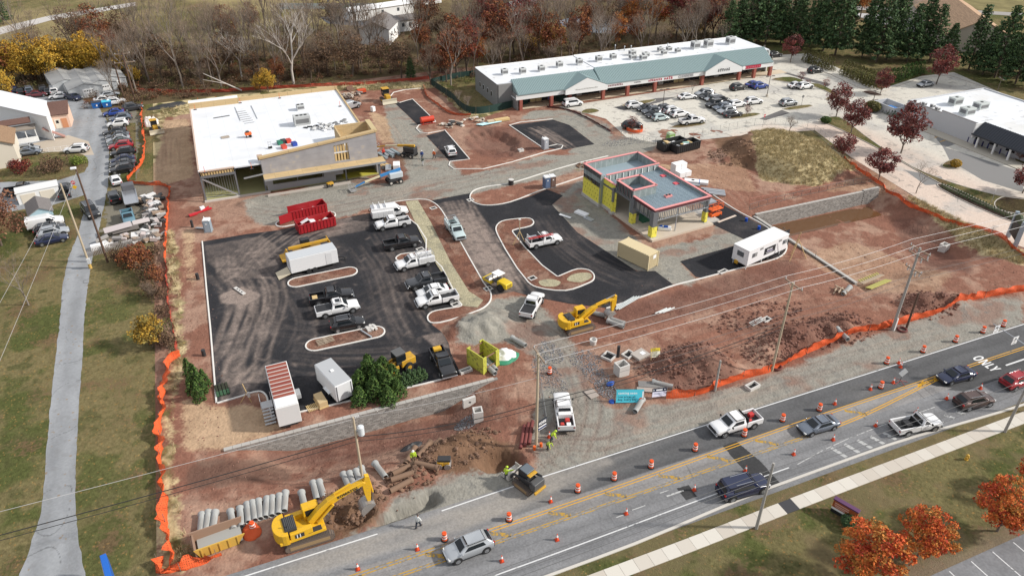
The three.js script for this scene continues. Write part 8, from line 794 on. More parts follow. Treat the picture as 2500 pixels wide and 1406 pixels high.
// on the unfinished roof
for (const [p, c, l] of [[[10,138.6],[0.02,0.2,0.12],'green tool box on the unfinished roof'],[[11.6,138.9],[0.6,0.06,0.03],'red tool box beside the black bin on the roof'],[[10.4,136.2],[0.6,0.07,0.04],'red crate nearest the roof parapet'],[[12.4,136.9],[0.02,0.06,0.35],'blue tool box on the unfinished roof'],[[10.7,139],[0.04,0.04,0.04],'black bin between tool boxes on the roof']]) stack('tool_box',l, 'tool box',p, SMROOF, 12,[['box',rb(0.9,0.6,1.1,0.05,0,0.3,0),mat(c, 0.5)],['lid',rb(0.94,0.08,1.14,0.03,0,0.62,0),mat(c.map(v=>v*0.8),0.5)]]);stack('roof_cart','orange roofing cart standing on the white roof','cart',[4.9,144.6],SMROOF, 10,[['hopper',rb(1.2,0.5,0.7,0.06,0,0.75,0),orangeM],['engine',rb(0.6,0.35,0.5,0.05,-0.1,1.1,0),machM],['wheel',cyz(0.25,0.8,10,0.3,0.25,0),tyreM],['leg',bx(0.1,0.5,0.6,-0.4,0.25,0),machM]]);stack('pallet','wooden pallet lying on the white unfinished roof','pallet',[0.7,146.2],SMROOF, 8,Array.from({length: 6},(_, i)=>['slat',bx(1.5,0.08,0.13,0,0.1,i*0.2 - 0.5),mat([0.4,0.34,0.28],0.9)]));stack('roof_strip','long dark metal strip lying on the white roof','strip',[0.9,158.6],SMROOF, 8,[['strip',bx(3.2,0.1,0.3,0,0.06,0),mat([0.12,0.12,0.12],0.6)]]);stack('roof_pipes','row of thin grey pipes laid out on the white roof','pipes',[5.2,156.5],SMROOF, 5,Array.from({length: 7},(_, i)=>['pipe',cyx(0.05,2,6,i*0.05,0.06,i*1.3 - 4),mat([0.3,0.3,0.3],0.6)]));for (const p of [[4,163.3],[7.3,163.1]]) stack('roof_conduit','long straight conduit run on the white roof','conduit',p, SMROOF, 92,[['run',bx(9,0.08,0.1,-4,0.06,0),mat([0.35,0.36,0.37],0.6)]],'conduits on the white roof');for (const p of [[-3.9,165.5],[-3,169.7],[0.7,169.4],[3.8,169.3],[5.3,166.3],[13.6,166.4],[24.8,155.9],[-3.9,129.9],[3.8,128.6]]) stack('guard_stand','orange safety stand at the edge of the white roof','safety stand',p, SMROOF, 0,[['base',rb(0.6,0.08,0.5,0.02,0,0.04,0),machM],['post',bx(0.07,1.1,0.07,0,0.6,0),orangeM]],'safety stands on the white roof');stack('hand_truck','two-wheeled hand truck on the white roof by the parapet','hand truck',[8,137.2],SMROOF, 10,[['frame',[bx(0.06,1.3,0.06,-0.25,0.7,0),bx(0.06,1.3,0.06,0.25,0.7,0),bx(0.5,0.06,0.06,0,1.2,0),bx(0.5,0.06,0.06,0,0.7,0)],chromeM],['wheel',cyx(0.2,0.7,10,0,0.2,0.1),tyreM]]);}
// bollards before the pharmacy
for (const p of [[144.9,99.3],[145,97.7],[145.4,96.3],[145.5,95.1],[145.2,93.5],[145.2,92.1],[145.2,90.5]]) {const o=thing('bollard','navy blue bollard in the row before the pharmacy','bollard',p, 0.15,0,'bollards before the pharmacy');part(o, 'post',cy(0.13,0.13,1.0,10,0,0.5,0),mat([0.015,0.02,0.12],0.5));part(o, 'cap',new THREE.SphereGeometry(0.13,10,5,0,TAU, 0,Math.PI/2).translate(0,1.0,0),mat([0.015,0.02,0.12],0.5));}
// ================================================================ rocks and rubble
{reseed(61);const geo=new THREE.IcosahedronGeometry(0.5,0);{const q=geo.attributes.position;for (let i=0;i < q.count;i++) {const k=0.8+0.4*vn(q.getX(i)*7+3,q.getY(i)*7+q.getZ(i)*5);q.setXYZ(i, q.getX(i)*k, q.getY(i)*k*0.7,q.getZ(i)*k);} geo.computeVertexNormals();}
const rocks=(name, label, n, list, smin, smax, col, vary)=>{const m=new THREE.InstancedMesh(geo, new THREE.MeshStandardMaterial({color: 0xffffff, roughness: 0.95}),n),M=new THREE.Matrix4(),Q=new THREE.Quaternion(),E=new THREE.Euler(),c=new THREE.Color();for (let i=0;i < n;i++) {const [p, ru, rv]=list[i % list.length],a=rr(0,TAU),d=Math.sqrt(rnd()),u=p[0]+Math.cos(a)*ru*d, v=p[1]+Math.sin(a)*rv*d, s=smin+(smax - smin)*Math.pow(rnd(),3);E.set(rr(0,6),rr(0,6),rr(0,6));Q.setFromEuler(E);M.compose(new THREE.Vector3(u, siteH(u, v)+s*0.12,-v),Q, new THREE.Vector3(s, s, s));m.setMatrixAt(i, M);const k=1 - vary/2+vary*rnd();c.setRGB(col[0]*k, col[1]*k, col[2]*k);m.setColorAt(i, c);} m.name=numbered(name);m.castShadow=m.receiveShadow=true;scene.add(m);tag(m, label, 'rubble',null, 'stuff');};
rocks('rubble','red-brown stones and clods covering the dirt piles',3800,[[[48.5,58.3],6,4.5],[[65.4,57.9],7,3.4],[[71.8,57.3],5,3.4],[[86.3,57.1],5,3.4],[[59.4,57],4,3],[[63,64],8,2.5],[[45.2,59.7],4,3]],0.06,0.55,[0.19,0.095,0.07],0.5);rocks('rubble','loose brown clods over the dug ground by the trench',2200,[[[17,56.3],5,3.2],[[4.2,52.7],4,2.2],[[11.3,53.9],3,2],[[94.2,111.4],5,5],[[29,175.4],4,3],[[66.9,119.3],4,1.5]],0.08,0.6,[0.17,0.10,0.065],0.7);rocks('gravel','grey crushed stone strips beside the site entrance',4200,[[[36.6,64.2],2,2.2],[[36.5,61.2],1.4,2.4],[[36.3,58.3],1.2,2],[[31,63],1.6,4],[[33.3,67.4],1.4,2.5],[[19.6,60.9],1.6,1.1],[[78.9,127.3],6,2]],0.08,0.22,[0.2,0.2,0.21],0.9);rocks('rubble','small scattered stones and clods over the bare site',2600,[[[52.1,67.5],26,10],[[7.8,59.2],22,9],[[97.5,68],16,12],[[82.2,106.6],18,14],[[-8.2,90.4],3,26],[[50.5,133],14,14]],0.05,0.24,[0.24,0.13,0.095],0.8);}

// ================================================================ vegetation
const UP=new THREE.Vector3(0,1,0);
function tubeGeo(a, b, r0,r1,n) {const d=b.clone().sub(a),L=d.length();return new THREE.CylinderGeometry(r1,r0,L, n, 1,true).translate(0,L/2,0).applyQuaternion(new THREE.Quaternion().setFromUnitVectors(UP, d.normalize())).translate(a.x, a.y, a.z);}
function skeleton(seed, h, opt={}) {           // trunk, limbs and the tips that carry leaves or twigs
reseed(seed);const {trunk=0.35,spread=0.75,levels=4,r=h*0.016,up=0.25,kids=3,min=0.018}=opt, geos=[],tips=[];
const grow=(p, d, len, rad, lv)=>{
const bend=new THREE.Vector3(rr(-1,1),rr(-0.3,0.6),rr(-1,1)).multiplyScalar(0.16),mid=p.clone().addScaledVector(d, len*0.5),d2=d.clone().add(bend).normalize(),end=mid.clone().addScaledVector(d2,len*0.5),n=lv === 0 ? 7 : lv < 3 ? 5 : 3;
geos.push(tubeGeo(p, mid, rad, rad*0.84,n),tubeGeo(mid, end, rad*0.84,rad*0.66,n));
if (lv >= levels) {tips.push([end, d2]);return;}
const k=kids+(rnd() < 0.4 ? 1 : 0) - (lv > 2 && rnd() < 0.3 ? 1 : 0),a0=rr(0,TAU);
for (let i=0;i < k;i++) {const a=a0+TAU*i/k+rr(-0.4,0.4),s=spread*rr(0.6,1.25),nd=new THREE.Vector3(Math.cos(a)*s, 0,Math.sin(a)*s).addScaledVector(d2,1).addScaledVector(UP, up).normalize();const from=i === 0 ? end : mid.clone().lerp(end, rr(0.1,1));grow(from, nd, len*rr(0.58,0.82),Math.max(min, rad*rr(0.45,0.68)),lv+1);}
};
grow(new THREE.Vector3(0,-0.1,0),new THREE.Vector3(rr(-0.06,0.06),1,rr(-0.06,0.06)).normalize(),h*trunk, r, 0);return {wood: mg(geos),tips};
}
function leafGeo(list, size, cols, seed) {        // list of leaf centres;each leaf a bent quad with its own colour
reseed(seed);const pos=[],col=[],nor=[],c=new THREE.Color(),q=new THREE.Quaternion(),e=new THREE.Euler();
for (const p of list) {e.set(rr(-1.2,1.2),rr(0,TAU),rr(-1.2,1.2));q.setFromEuler(e);const s=size*rr(0.6,1.3),v=[[-s, 0,0],[0,s*0.25,s*0.6],[s, 0,0],[0,s*0.25,-s*0.6]].map(t=>new THREE.Vector3(...t).applyQuaternion(q).add(p)),nn=UP.clone().applyQuaternion(q),k=cols[Math.min(cols.length - 1,Math.floor(((p.c ?? rnd())*0.7+rnd()*0.3)*cols.length))],b=rr(0.7,1.25);for (const i of [0,1,2,0,2,3]) {pos.push(v[i].x, v[i].y, v[i].z);nor.push(nn.x, nn.y, nn.z);col.push(k[0]*b, k[1]*b, k[2]*b);}}
const g=new THREE.BufferGeometry();g.setAttribute('position',new THREE.Float32BufferAttribute(pos, 3));g.setAttribute('normal',new THREE.Float32BufferAttribute(nor, 3));g.setAttribute('color',new THREE.Float32BufferAttribute(col, 3));return g;
}
const leafM=new THREE.MeshStandardMaterial({vertexColors: true, roughness: 0.9,side: THREE.DoubleSide});
const barkM=[mat([0.17,0.135,0.11],0.95),mat([0.23,0.195,0.165],0.95),mat([0.115,0.085,0.065],0.95)],birchM=mat([0.47,0.43,0.39],0.85);
const sph=()=>{const v=new THREE.Vector3();do v.set(rr(-1,1),rr(-1,1),rr(-1,1));while (v.lengthSq() > 1);return v;};
function twigs(tips, n, len, r) {const pos=[];for (const [p, d] of tips) for (let i=0;i < n;i++) {const e=d.clone().add(new THREE.Vector3(rr(-0.9,0.9),rr(-0.2,0.9),rr(-0.9,0.9))).normalize().multiplyScalar(len*rr(0.5,1.2)),s=new THREE.Vector3(rr(-1,1),rr(-1,1),rr(-1,1)).normalize().multiplyScalar(r);const a=p.clone().add(s),b=p.clone().sub(s),c=p.clone().add(e);pos.push(a.x, a.y, a.z, b.x, b.y, b.z, c.x, c.y, c.z);} const g=new THREE.BufferGeometry();g.setAttribute('position',new THREE.Float32BufferAttribute(pos, 3));g.computeVertexNormals();return g;}
const treeKinds={};
function treeKind(key, make) {return treeKinds[key] || (treeKinds[key]=make());}
function place(kit, name, label, p, y, s, deg, group, cat='tree',sy=1) {const o=thing(name, label, cat, p, y, deg, group);for (const [n, g, m] of kit) part(o, n, g, m);o.scale.set(s, s*sy, s);return o;}
const bareKit=(i)=>treeKind('bare'+i, ()=>{const sk=skeleton(300+i*17,14,{levels: 4,spread: [0.5,0.62,0.8,0.45,0.7,0.55][i % 6],trunk: [0.4,0.3,0.26,0.42,0.33,0.36][i % 6],up: 0.35,r: 0.17+0.02*(i % 3),min: 0.022});const m=barkM[i % 3];return [['trunk',sk.wood, m],['crown',twigs(sk.tips, 7,1.3,0.016),mat([0.27,0.2,0.148],0.95)]];});
function crownKit(key, h, cw, ch, n, size, cols, seed, o={}) {
return treeKind(key, ()=>{const sk=skeleton(seed, h, {levels: 3,spread: o.spread ?? 0.85,trunk: o.trunk ?? 0.3,up: 0.25,kids: 3,r: h*0.02}),list=[];reseed(seed+1);const cl=[];for (let i=0;i < (o.clumps || 34);i++) {const v=sph();v.normalize().multiplyScalar(Math.cbrt(rr(0.15,1)));const k=1 - 0.35*Math.max(0,v.y);cl.push(new THREE.Vector3(v.x*cw*k, h - ch+v.y*ch, v.z*cw*k));} for (const [t] of sk.tips) if (rnd() < 0.5) cl.push(t.clone());const cr=o.clump || cw*0.34;for (let i=0;i < n;i++) {const c=cl[i % cl.length],v=sph().normalize().multiplyScalar(Math.cbrt(rr(0.1,1)));const q=new THREE.Vector3(c.x+v.x*cr, c.y+v.y*cr*0.75,c.z+v.z*cr);q.c=NT[(i % cl.length)*7+seed];list.push(q);} return [['trunk',sk.wood, o.bark || barkM[2]],['crown',leafGeo(list, size, cols, seed+2),leafM]];});
}
const LC={rust: [[0.22,0.07,0.025],[0.17,0.045,0.02],[0.27,0.10,0.03],[0.12,0.04,0.022]],red: [[0.17,0.025,0.018],[0.12,0.02,0.02],[0.22,0.045,0.02]],orange: [[0.40,0.14,0.025],[0.32,0.09,0.02],[0.45,0.2,0.04]],yellow: [[0.50,0.31,0.03],[0.42,0.24,0.025],[0.33,0.24,0.04]],brown: [[0.13,0.075,0.045],[0.17,0.10,0.055],[0.09,0.055,0.035]],plum: [[0.14,0.045,0.045],[0.2,0.065,0.055],[0.26,0.06,0.05],[0.23,0.12,0.10]],maple: [[0.40,0.05,0.02],[0.50,0.085,0.02],[0.58,0.14,0.025],[0.5,0.19,0.035],[0.34,0.16,0.035]],olive: [[0.12,0.115,0.035],[0.16,0.14,0.04],[0.085,0.09,0.03]],green: [[0.06,0.12,0.022],[0.042,0.088,0.018],[0.10,0.16,0.03]],pine: [[0.042,0.085,0.036],[0.065,0.12,0.042],[0.095,0.15,0.05]]};
const pineKit=(i)=>treeKind('pine'+i, ()=>{reseed(700+i);const h=17,list=[],geos=[tubeGeo(new THREE.Vector3(0,-0.1,0),new THREE.Vector3(0,h*0.96,0),0.26,0.04,7)];for (let y=1.6;y < h - 0.4;y += rr(0.55,0.85)) {const R=(1 - y/h) ** 0.75*[4.0,4.8,3.5,5.2][i % 4]+0.35,k=6+Math.floor(rnd()*3),a0=rr(0,TAU);for (let b=0;b < k;b++) {const a=a0+TAU*b/k+rr(-0.25,0.25),L=R*rr(0.65,1.1),end=new THREE.Vector3(Math.cos(a)*L, y+L*rr(0.0,0.22),Math.sin(a)*L);geos.push(tubeGeo(new THREE.Vector3(0,y, 0),end, 0.05,0.02,3));const m=Math.ceil(L*9);for (let q=0;q < m;q++) {const t=0.25+0.8*Math.sqrt(rnd());list.push(new THREE.Vector3(end.x*t+rr(-0.42,0.42),mix(y, end.y, t)+rr(-0.15,0.3),end.z*t+rr(-0.42,0.42)));}}} return [['trunk',mg(geos),barkM[2]],['crown',leafGeo(list, 0.34,LC.pine, 710+i),leafM]];});
const shrubKit=(key, w, h, n, size, cols, seed)=>treeKind(key, ()=>{reseed(seed);const list=[],geos=[];const cl=Array.from({length: 12},()=>{const v=sph();return new THREE.Vector3(v.x*w*0.7,h*0.5+v.y*h*0.36,v.z*w*0.7);});for (let i=0;i < 7;i++) geos.push(tubeGeo(new THREE.Vector3(rr(-0.1,0.1),-0.05,rr(-0.1,0.1)),cl[i],0.04,0.012,4));for (let i=0;i < n;i++) {const c=cl[i % 12],v=sph().normalize().multiplyScalar(Math.cbrt(rr(0.2,1)));list.push(new THREE.Vector3(c.x+v.x*w*0.42,Math.max(0.05,c.y+v.y*h*0.3),c.z+v.z*w*0.42));} return [['stem',mg(geos),barkM[2]],['foliage',leafGeo(list, size, cols, seed+1),leafM]];});
const coneKit=(key, w, h, n, cols, seed)=>treeKind(key, ()=>{reseed(seed);const list=[];for (let i=0;i < n;i++) {const t=Math.pow(rnd(),1.3),a=rr(0,TAU),R=w*Math.pow(1 - t, 0.6)*rr(0.72,1.08)*(0.9+0.2*Math.sin(a*5+t*14));list.push(new THREE.Vector3(Math.cos(a)*R, 0.1+t*(h - 0.1),Math.sin(a)*R));} return [['trunk',tubeGeo(new THREE.Vector3(0,-0.1,0),new THREE.Vector3(0,h*0.9,0),0.1,0.03,5),barkM[2]],['foliage',leafGeo(list, 0.15,cols, seed+1),leafM]];});
// ---- the wood behind the site
{
const wood=[[[[-47.6,222.8],[-43.7,221.2]],0]];reseed(123);const spots=[];
const band=(x0,x1,y0,y1,n)=>{for (let i=0;i < n;i++) spots.push([mix(x0,x1,(i+rnd())/n),mix(y0,y1,Math.pow(rnd(),1.2))]);};
band(-24,50,198,226,46);band(-24,56,226,262,36);band(-110,-26,224,266,34);band(52,136,177,215,46);band(60,170,212,250,34);band(-150,-60,255,300,12);band(150,260,205,290,26);band(136,152,178,200,5);
const lab=['bare grey-brown tree in the wood behind the site','bare tall forked tree in the wood behind the site','bare wide-branched tree in the wood behind the site'];
spots.forEach(([u, v],i)=>{const k=i % 6,s=rr(0.68,1.36);place(bareKit(k),'bare_tree',lab[k % 3],[u, v],0,s, rr(0,360),'bare trees of the wood','tree',rr(0.85,1.2));});
const rust=(i)=>crownKit('rust'+i, 13,3.6,5,2600,0.24,[LC.rust, LC.red, LC.orange][i],40+i),yel=crownKit('yellow',10,3.2,4,2600,0.22,LC.yellow, 47),brn=crownKit('brown',12,3.8,4.6,1900,0.22,LC.brown, 49);
for (const [p, k, s] of [[[60.4,183.8],0,1.25],[[64.4,187],1,1.1],[[56.8,181.5],0,0.9],[[68.3,189.5],2,0.8],[[76.1,194.1],0,1.3],[[81.9,196.2],1,1.2],[[88.9,199],0,0.8],[[113.7,193.6],2,0.8],[[113.2,209.7],0,0.9],[[127.2,208.4],2,0.9],[[132.2,201.8],2,1.1],[[135.3,195],1,1.25],[[141.7,195.7],0,1.2],[[146.4,195.9],2,1.05],[[120.2,194],0,0.8],[[-26.3,236.5],0,1.2],[[-23.4,228.8],0,0.9],[[76.9,207.9],1,1.2],[[96.1,218.4],1,1.1],[[54.5,188.3],0,0.7],[[16.5,196.3],0,0.55],[[145.2,189.9],1,1.1],[[209.5,195.8],2,1],[[83.8,215.3],0,1.2]]) place(rust(k),'autumn_tree',['rust-brown leaved tree in the wood','dark red leaved tree in the wood','orange leaved tree in the wood'][k],p, 0,s, rr(0,360),'autumn trees of the wood');
for (const [p, s] of [[[-37.6,220.6],1.15],[[-40,221.6],0.9],[[-31.5,221.9],0.9],[[-27.1,221.7],1.2],[[-24.4,219],1.0],[[-46.4,209.9],0.8],[[-43.7,221.2],1.0],[[-35.6,224.4],1.1],[[-30.1,222.9],1.1],[[-46.3,223.4],1.1],[[-22.1,218],0.9],[[-42.2,224.4],1.2],[[-33.2,225],1.0],[[13.2,190.7],0.62],[[11.3,190.8],0.5],[[92.4,196.6],0.8],[[85.7,194.7],0.7],[[97.2,198.5],0.8],[[143.4,196],0.6],[[-17.5,210.4],0.5]]) place(yel, 'yellow_tree','golden yellow leaved tree at the wood edge',p, 0,s, rr(0,360),'yellow trees at the wood edge');
for (let i=0;i < 34;i++) place(i % 3 ? brn : rust(0),i % 3 ? 'brown_tree' : 'autumn_tree',i % 3 ? 'dull brown half-bare tree in the wood' : 'rust-brown leaved tree in the wood',i % 2 ? [rr(-100,55),rr(215,260)] : [rr(55,150),rr(185,235)],0,rr(0.6,1.05),rr(0,360),i % 3 ? 'brown trees of the wood' : 'autumn trees of the wood');
for (const p of [[-5.8,207.4],[1.2,206.4],[11.2,204.2],[24.8,196.6],[29.5,198.6],[47,189.4],[-11.6,221.8],[21.4,216.7],[-44.4,227.3],[-16.6,219.7],[-8.6,212.5],[5.4,208.6],[35.5,196.2],[42.9,195.1],[104.7,204],[116.2,204.6],[135.3,217],[145.3,212.8],[-21.4,248.6],[-34.8,254.1]]) place(brn, 'brown_tree','dull brown half-bare tree in the wood',p, 0,rr(0.7,1.1),rr(0,360),'brown trees of the wood');
place(treeKind('syc',()=>{const sk=skeleton(911,22,{levels: 4,spread: 0.75,trunk: 0.34,up: 0.25,r: 0.33,min: 0.03});return [['trunk',sk.wood, birchM],['crown',twigs(sk.tips, 6,1.4,0.02),birchM]];}),'sycamore_tree','tall bare white-barked sycamore above the wood',[20,194.9],0,1.0,40);place(treeKinds.syc, 'sycamore_tree','white-barked tree rising behind the pines',[207.2,175.3],0,0.7,200);place(treeKinds.syc, 'sycamore_tree','slim white-barked tree beside the unfinished roof wood',[8.2,205.5],0,0.6,120);
solo('fallen_trunk','pale leaning fallen trunk over the red silt fence','tree trunk',[bar([0,0.3,0],[-8,5.2,-1],0.2,0.07,7),bar([-3,2.2,-0.4],[-8.4,4.2,0.6],0.1,0.04,5)],birchM, [7.1,193.3],0,0);
reseed(321);for (const [p, s] of [[[144,181.1],1.05],[[148.5,182.2],1.1],[[153.7,182.1],1.1],[[158.9,182.1],1.15],[[161.7,178.8],1.2],[[164.4,175.7],1.2],[[166.4,171.8],1.2],[[168.4,168],1.2],[[168.5,163.2],1.15],[[157.6,190.2],1.2],[[166.3,189.3],1.25],[[171.7,184.3],1.25],[[177,179.4],1.25],[[178.7,170.8],1.15],[[173.6,158.2],0.85],[[173.6,152.8],1.05],[[178.1,153.6],1.1],[[182.1,150.2],1.15],[[186.5,150.6],1.15],[[188,147.8],1.0],[[192.2,146],0.95],[[190.5,137.2],0.95],[[190.7,133],1.1],[[191.1,129.7],1.1],[[191.2,123.9],1.05],[[192,119.9],1.1],[[198.6,132.6],0.9],[[185.5,167.9],1.0],[[191,163.1],1.0],[[202.5,129],1.1]]) place(pineKit(Math.floor(rnd()*4)),'pine_tree','tall dark green pine in the row beyond the mall',p, 0,s*rr(0.68,1.06),rr(0,360),'pine row beyond the mall','tree',rr(0.85,1.12));
place(pineKit(0),'pine_tree','small dark pine at the wood edge by the chain fence',[48.9,187.1],0,0.36,0);place(pineKit(1),'pine_tree','dark evergreen beside the far lane',[-58.8,297.4],0,0.7,0);for (const p of [[46.7,266.6],[47.7,264.8],[49,265.6]]) place(coneKit('narrow',1.1,6,500,LC.pine, 77),'narrow_evergreen','narrow evergreen beside the distant white shed',p, 0,1,0,'narrow evergreens by the distant homes');
// brush below the trees
const mk=(name, label, kit, n, zone, smin, smax)=>{reseed(n+9);const g=kit[1][1],m=new THREE.InstancedMesh(g, kit[1][2],n),M=new THREE.Matrix4(),Q=new THREE.Quaternion();for (let i=0;i < n;i++) {const [u, v]=zone(),s=rr(smin, smax);M.compose(new THREE.Vector3(u, siteH(u, v),-v),Q.setFromAxisAngle(UP, rr(0,TAU)),new THREE.Vector3(s, s*rr(0.7,1.2),s));m.setMatrixAt(i, M);} m.name=numbered(name);m.castShadow=m.receiveShadow=true;scene.add(m);return tag(m, label, 'undergrowth',null, 'stuff');};
const zone=()=>rnd() < 0.6 ? [rr(-28,54),rr(193.5,225)] : rnd() < 0.5 ? [rr(-110,-24),rr(214,245)] : [rr(54,150),rr(175,205)];
mk('undergrowth','brown brush below the bare trees',shrubKit('ugb',1.4,1.5,130,0.13,LC.brown, 811),950,zone, 0.5,1.5);mk('undergrowth','olive and yellowish brush below the bare trees',shrubKit('ugo',1.2,1.2,120,0.13,LC.olive, 813),420,zone, 0.4,1.2);mk('undergrowth','rust red brush below the bare trees',shrubKit('ugr',1.2,1.3,110,0.12,LC.rust, 815),220,zone, 0.4,1.2);
// tall dry grass on the heap and along the fences
const blade=(()=>{reseed(900);const pos=[],col=[];for (let i=0;i < 16;i++) {const a=rr(0,TAU),r=rr(0,0.3),x=Math.cos(a)*r, z=Math.sin(a)*r, h=rr(0.35,0.8),lx=rr(-0.25,0.25),lz=rr(-0.25,0.25),w=0.022,k=rr(0.7,1.25);pos.push(x - w, 0,z, x+w, 0,z+w, x+lx, h, z+lz);const c=rnd() < 0.3 ? [0.22,0.2,0.08] : [0.56,0.46,0.27];for (let j=0;j < 3;j++) col.push(c[0]*k, c[1]*k, c[2]*k);} const g=new THREE.BufferGeometry();g.setAttribute('position',new THREE.Float32BufferAttribute(pos, 3));g.setAttribute('color',new THREE.Float32BufferAttribute(col, 3));g.computeVertexNormals();return g;})();
const gz=()=>{for (;;) {const u=rr(SU0,SU1),v=rr(SV0,SV1);if (mGrass.at(u, v) > 0.45 && mFlat.at(u, v) < 0.3 && (u > 80 || rnd() < 0.25)) return [u, v];}};mk('dry_grass','tall dry straw grass on the heap and along the fences',[0,[0,blade, leafM]],6000,gz, 0.4,1.0);
}
// ---- street and yard trees
{
reseed(55);const plum=(i)=>crownKit('plum'+i, 6.4,2.6,2.4,3000,0.18,LC.plum, 60+i, {trunk: 0.26,clump: 0.62+0.1*(i % 3),clumps: 40+8*i, bark: barkM[0]}),PL='plum-leaved tree ';
for (const [p, s, l] of [[[151.4,162],1.15,'at the end of the mall roof'],[[172.2,131.4],1.3,'above the lone silver sedan'],[[152.8,130.8],0.85,'on the mulched corner by the hedge'],[[130.7,122.1],1.0,'by the clipped dark ball bush'],[[126.3,112.9],1.1,'between the drive and the pharmacy lot'],[[127.3,100.2],1.4,'large and full before the pharmacy wall'],[[114.4,103],0.9,'at the orange mesh by the drive'],[[113.2,92.1],1.1,'leaning over the entrance drive'],[[132.6,77.4],1.0,'near the pharmacy entrance walk']]) place(plum(Math.floor(rnd()*4)),'plum_tree',PL+l, p, 0.05,s, rr(0,360),null, 'tree',rr(0.85,1.2));
for (const [p, s, l] of [[[141.2,145.8],0.55,'small red-leaved sapling on the curved grass island'],[[143.1,139.4],0.5,'small red-leaved sapling beside the drive lane'],[[112.4,130.8],0.45,'thin sapling on the grass island by the black sedan'],[[83.5,132.5],0.62,'red-leaved bush tree inside orange mesh'],[[139.4,141.7],0.4,'tiny red sapling at the grass island tip'],[[145.5,87.9],0.5,'small orange-leaved tree at the pharmacy corner']]) place(crownKit('sap',6,2,2.4,500,0.17,LC.plum, 66),'sapling',l, p, 0.05,s, rr(0,360));
place(bareKit(2),'bare_tree','small bare tree at the corner of the grass mound',[114.4,118.6],0.02,0.38,0);place(bareKit(4),'bare_tree','half-bare tree beside the entrance drive hedge',[114.7,84.8],0.05,0.48,50);place(bareKit(1),'bare_tree','tiny bare tree on the mall forecourt',[110.1,149.2],0.03,0.3,0);place(bareKit(4),'bare_tree','bare lawn tree beside the grey driveway',[-29.8,105.2],0,0.62,30);for (const p of [[53.7,162.6],[54.3,157.9]]) place(bareKit(1),'bare_tree','slim bare tree beside the dark fenced yard',p, 0,0.36,80,'slim trees at the yard fence');place(bareKit(5),'bare_tree','bare tree above the tan-roofed hall corner',[193.8,130.6],0,0.75,10);
const mp=(i)=>crownKit('maple'+i, 6.6,2.8,2.5,5600,0.13,LC.maple, 80+i, {trunk: 0.24,clump: 0.52,clumps: 84,bark: barkM[0]});
for (const [p, s, l] of [[[44.3,26.2],1.1,'broad orange-red maple beside the orange sign'],[[51.5,26.4],0.88,'orange maple between two other maples on the lawn'],[[60.9,25.6],0.98,'orange-red maple at the painted parking bays'],[[68.4,27.3],0.8,'orange maple beyond the fire hydrant']]) place(mp(Math.floor(rnd()*3)),'maple_tree',l, p, 0,s, rr(0,360));
place(crownKit('bigbrown',9,4.2,3.6,5000,0.17,[[0.20,0.085,0.045],[0.15,0.06,0.035],[0.25,0.12,0.07]],90),'brown_tree','broad rust-brown tree beside the blue shed',[-36,126.2],0,1.1,0);place(crownKit('bigbrown',9,4,3.6,5000,0.17,LC.rust, 90),'brown_tree','rust tree half out of view by the lawn',[-40.7,134.1],0,1.2,90);
place(shrubKit('maroon',2.6,3,1500,0.15,LC.red, 101),'shrub','maroon shrub on the grass before the cream house',[-37.3,157.1],0.03,1,0,null, 'shrub');place(shrubKit('browns',3.4,3,1700,0.15,LC.brown, 103),'shrub','broad brown shrub on the grass island',[-31.2,155.6],0.03,1,0,null, 'shrub');place(shrubKit('ygreen',2,1.6,900,0.13,[[0.14,0.2,0.02],[0.2,0.25,0.04],[0.09,0.13,0.02]],105),'shrub','yellow-green shrub at the driveway corner',[-27,158.2],0.03,1,0,null, 'shrub');
reseed(71);const bk=['brown tangled shrub along the red silt fence','reddish tangled shrub along the red silt fence','olive tangled shrub along the red silt fence'];for (const [p, s] of [[[-18.7,113.4],0.9],[[-17.2,111.5],1.1],[[-15.8,112.2],1.2],[[-14.9,109.2],1.2],[[-13.5,111.3],1.1],[[-14.1,106.3],1.1],[[-13,104.6],1.0],[[-13.8,101.4],0.9],[[-12.7,99.8],0.9],[[-12.5,94.8],0.8],[[-12.3,90.1],0.9],[[-11.9,87],0.9],[[-13.1,88.5],0.8]]) {const k=Math.floor(rnd()*3);place(shrubKit('br'+k, 1.9,2.6,700,0.14,[LC.brown, LC.rust, LC.olive][k],110+k),'shrub',bk[k],p, 0,s, rr(0,360),'tangled shrubs along the silt fence','shrub');}
place(crownKit('gold',4.4,1.7,1.7,1500,0.15,[[0.42,0.25,0.03],[0.33,0.2,0.03],[0.26,0.2,0.05]],120),'yellow_tree','small golden tree at the lawn edge by the fence',[-13.7,87.8],0,1.1,0);place(bareKit(2),'bare_tree','small bare tree among the fence shrubs',[-13.7,99.1],0,0.36,0);
for (const [p, w, h, l, c] of [[[141.2,121.9],1.7,2.3,'large round olive bush beside the dumpster enclosure','olive'],[[125.7,120],1.1,1.4,'dark green clipped ball bush on the drive corner','green'],[[131.4,90.8],1.0,1.5,'golden clipped ball bush on the small island','yellow'],[[48.4,31.4],1.0,1.1,'dark green round bush beside the orange sign','pine']]) place(treeKind('ball'+c, ()=>{reseed(130);const li=[];for (let i=0;i < 1500;i++) {const v=sph().normalize().multiplyScalar(rr(0.86,1.05));if (v.y > -0.85) li.push(new THREE.Vector3(v.x, 1+v.y, v.z));} return [['stem',tubeGeo(new THREE.Vector3(0,-0.05,0),new THREE.Vector3(0,1,0),0.08,0.05,5),barkM[2]],['foliage',leafGeo(li, 0.13,LC[c],131),leafM]];}),'bush',l, p, 0.08,w, 0,null, 'bush',h/2/w);
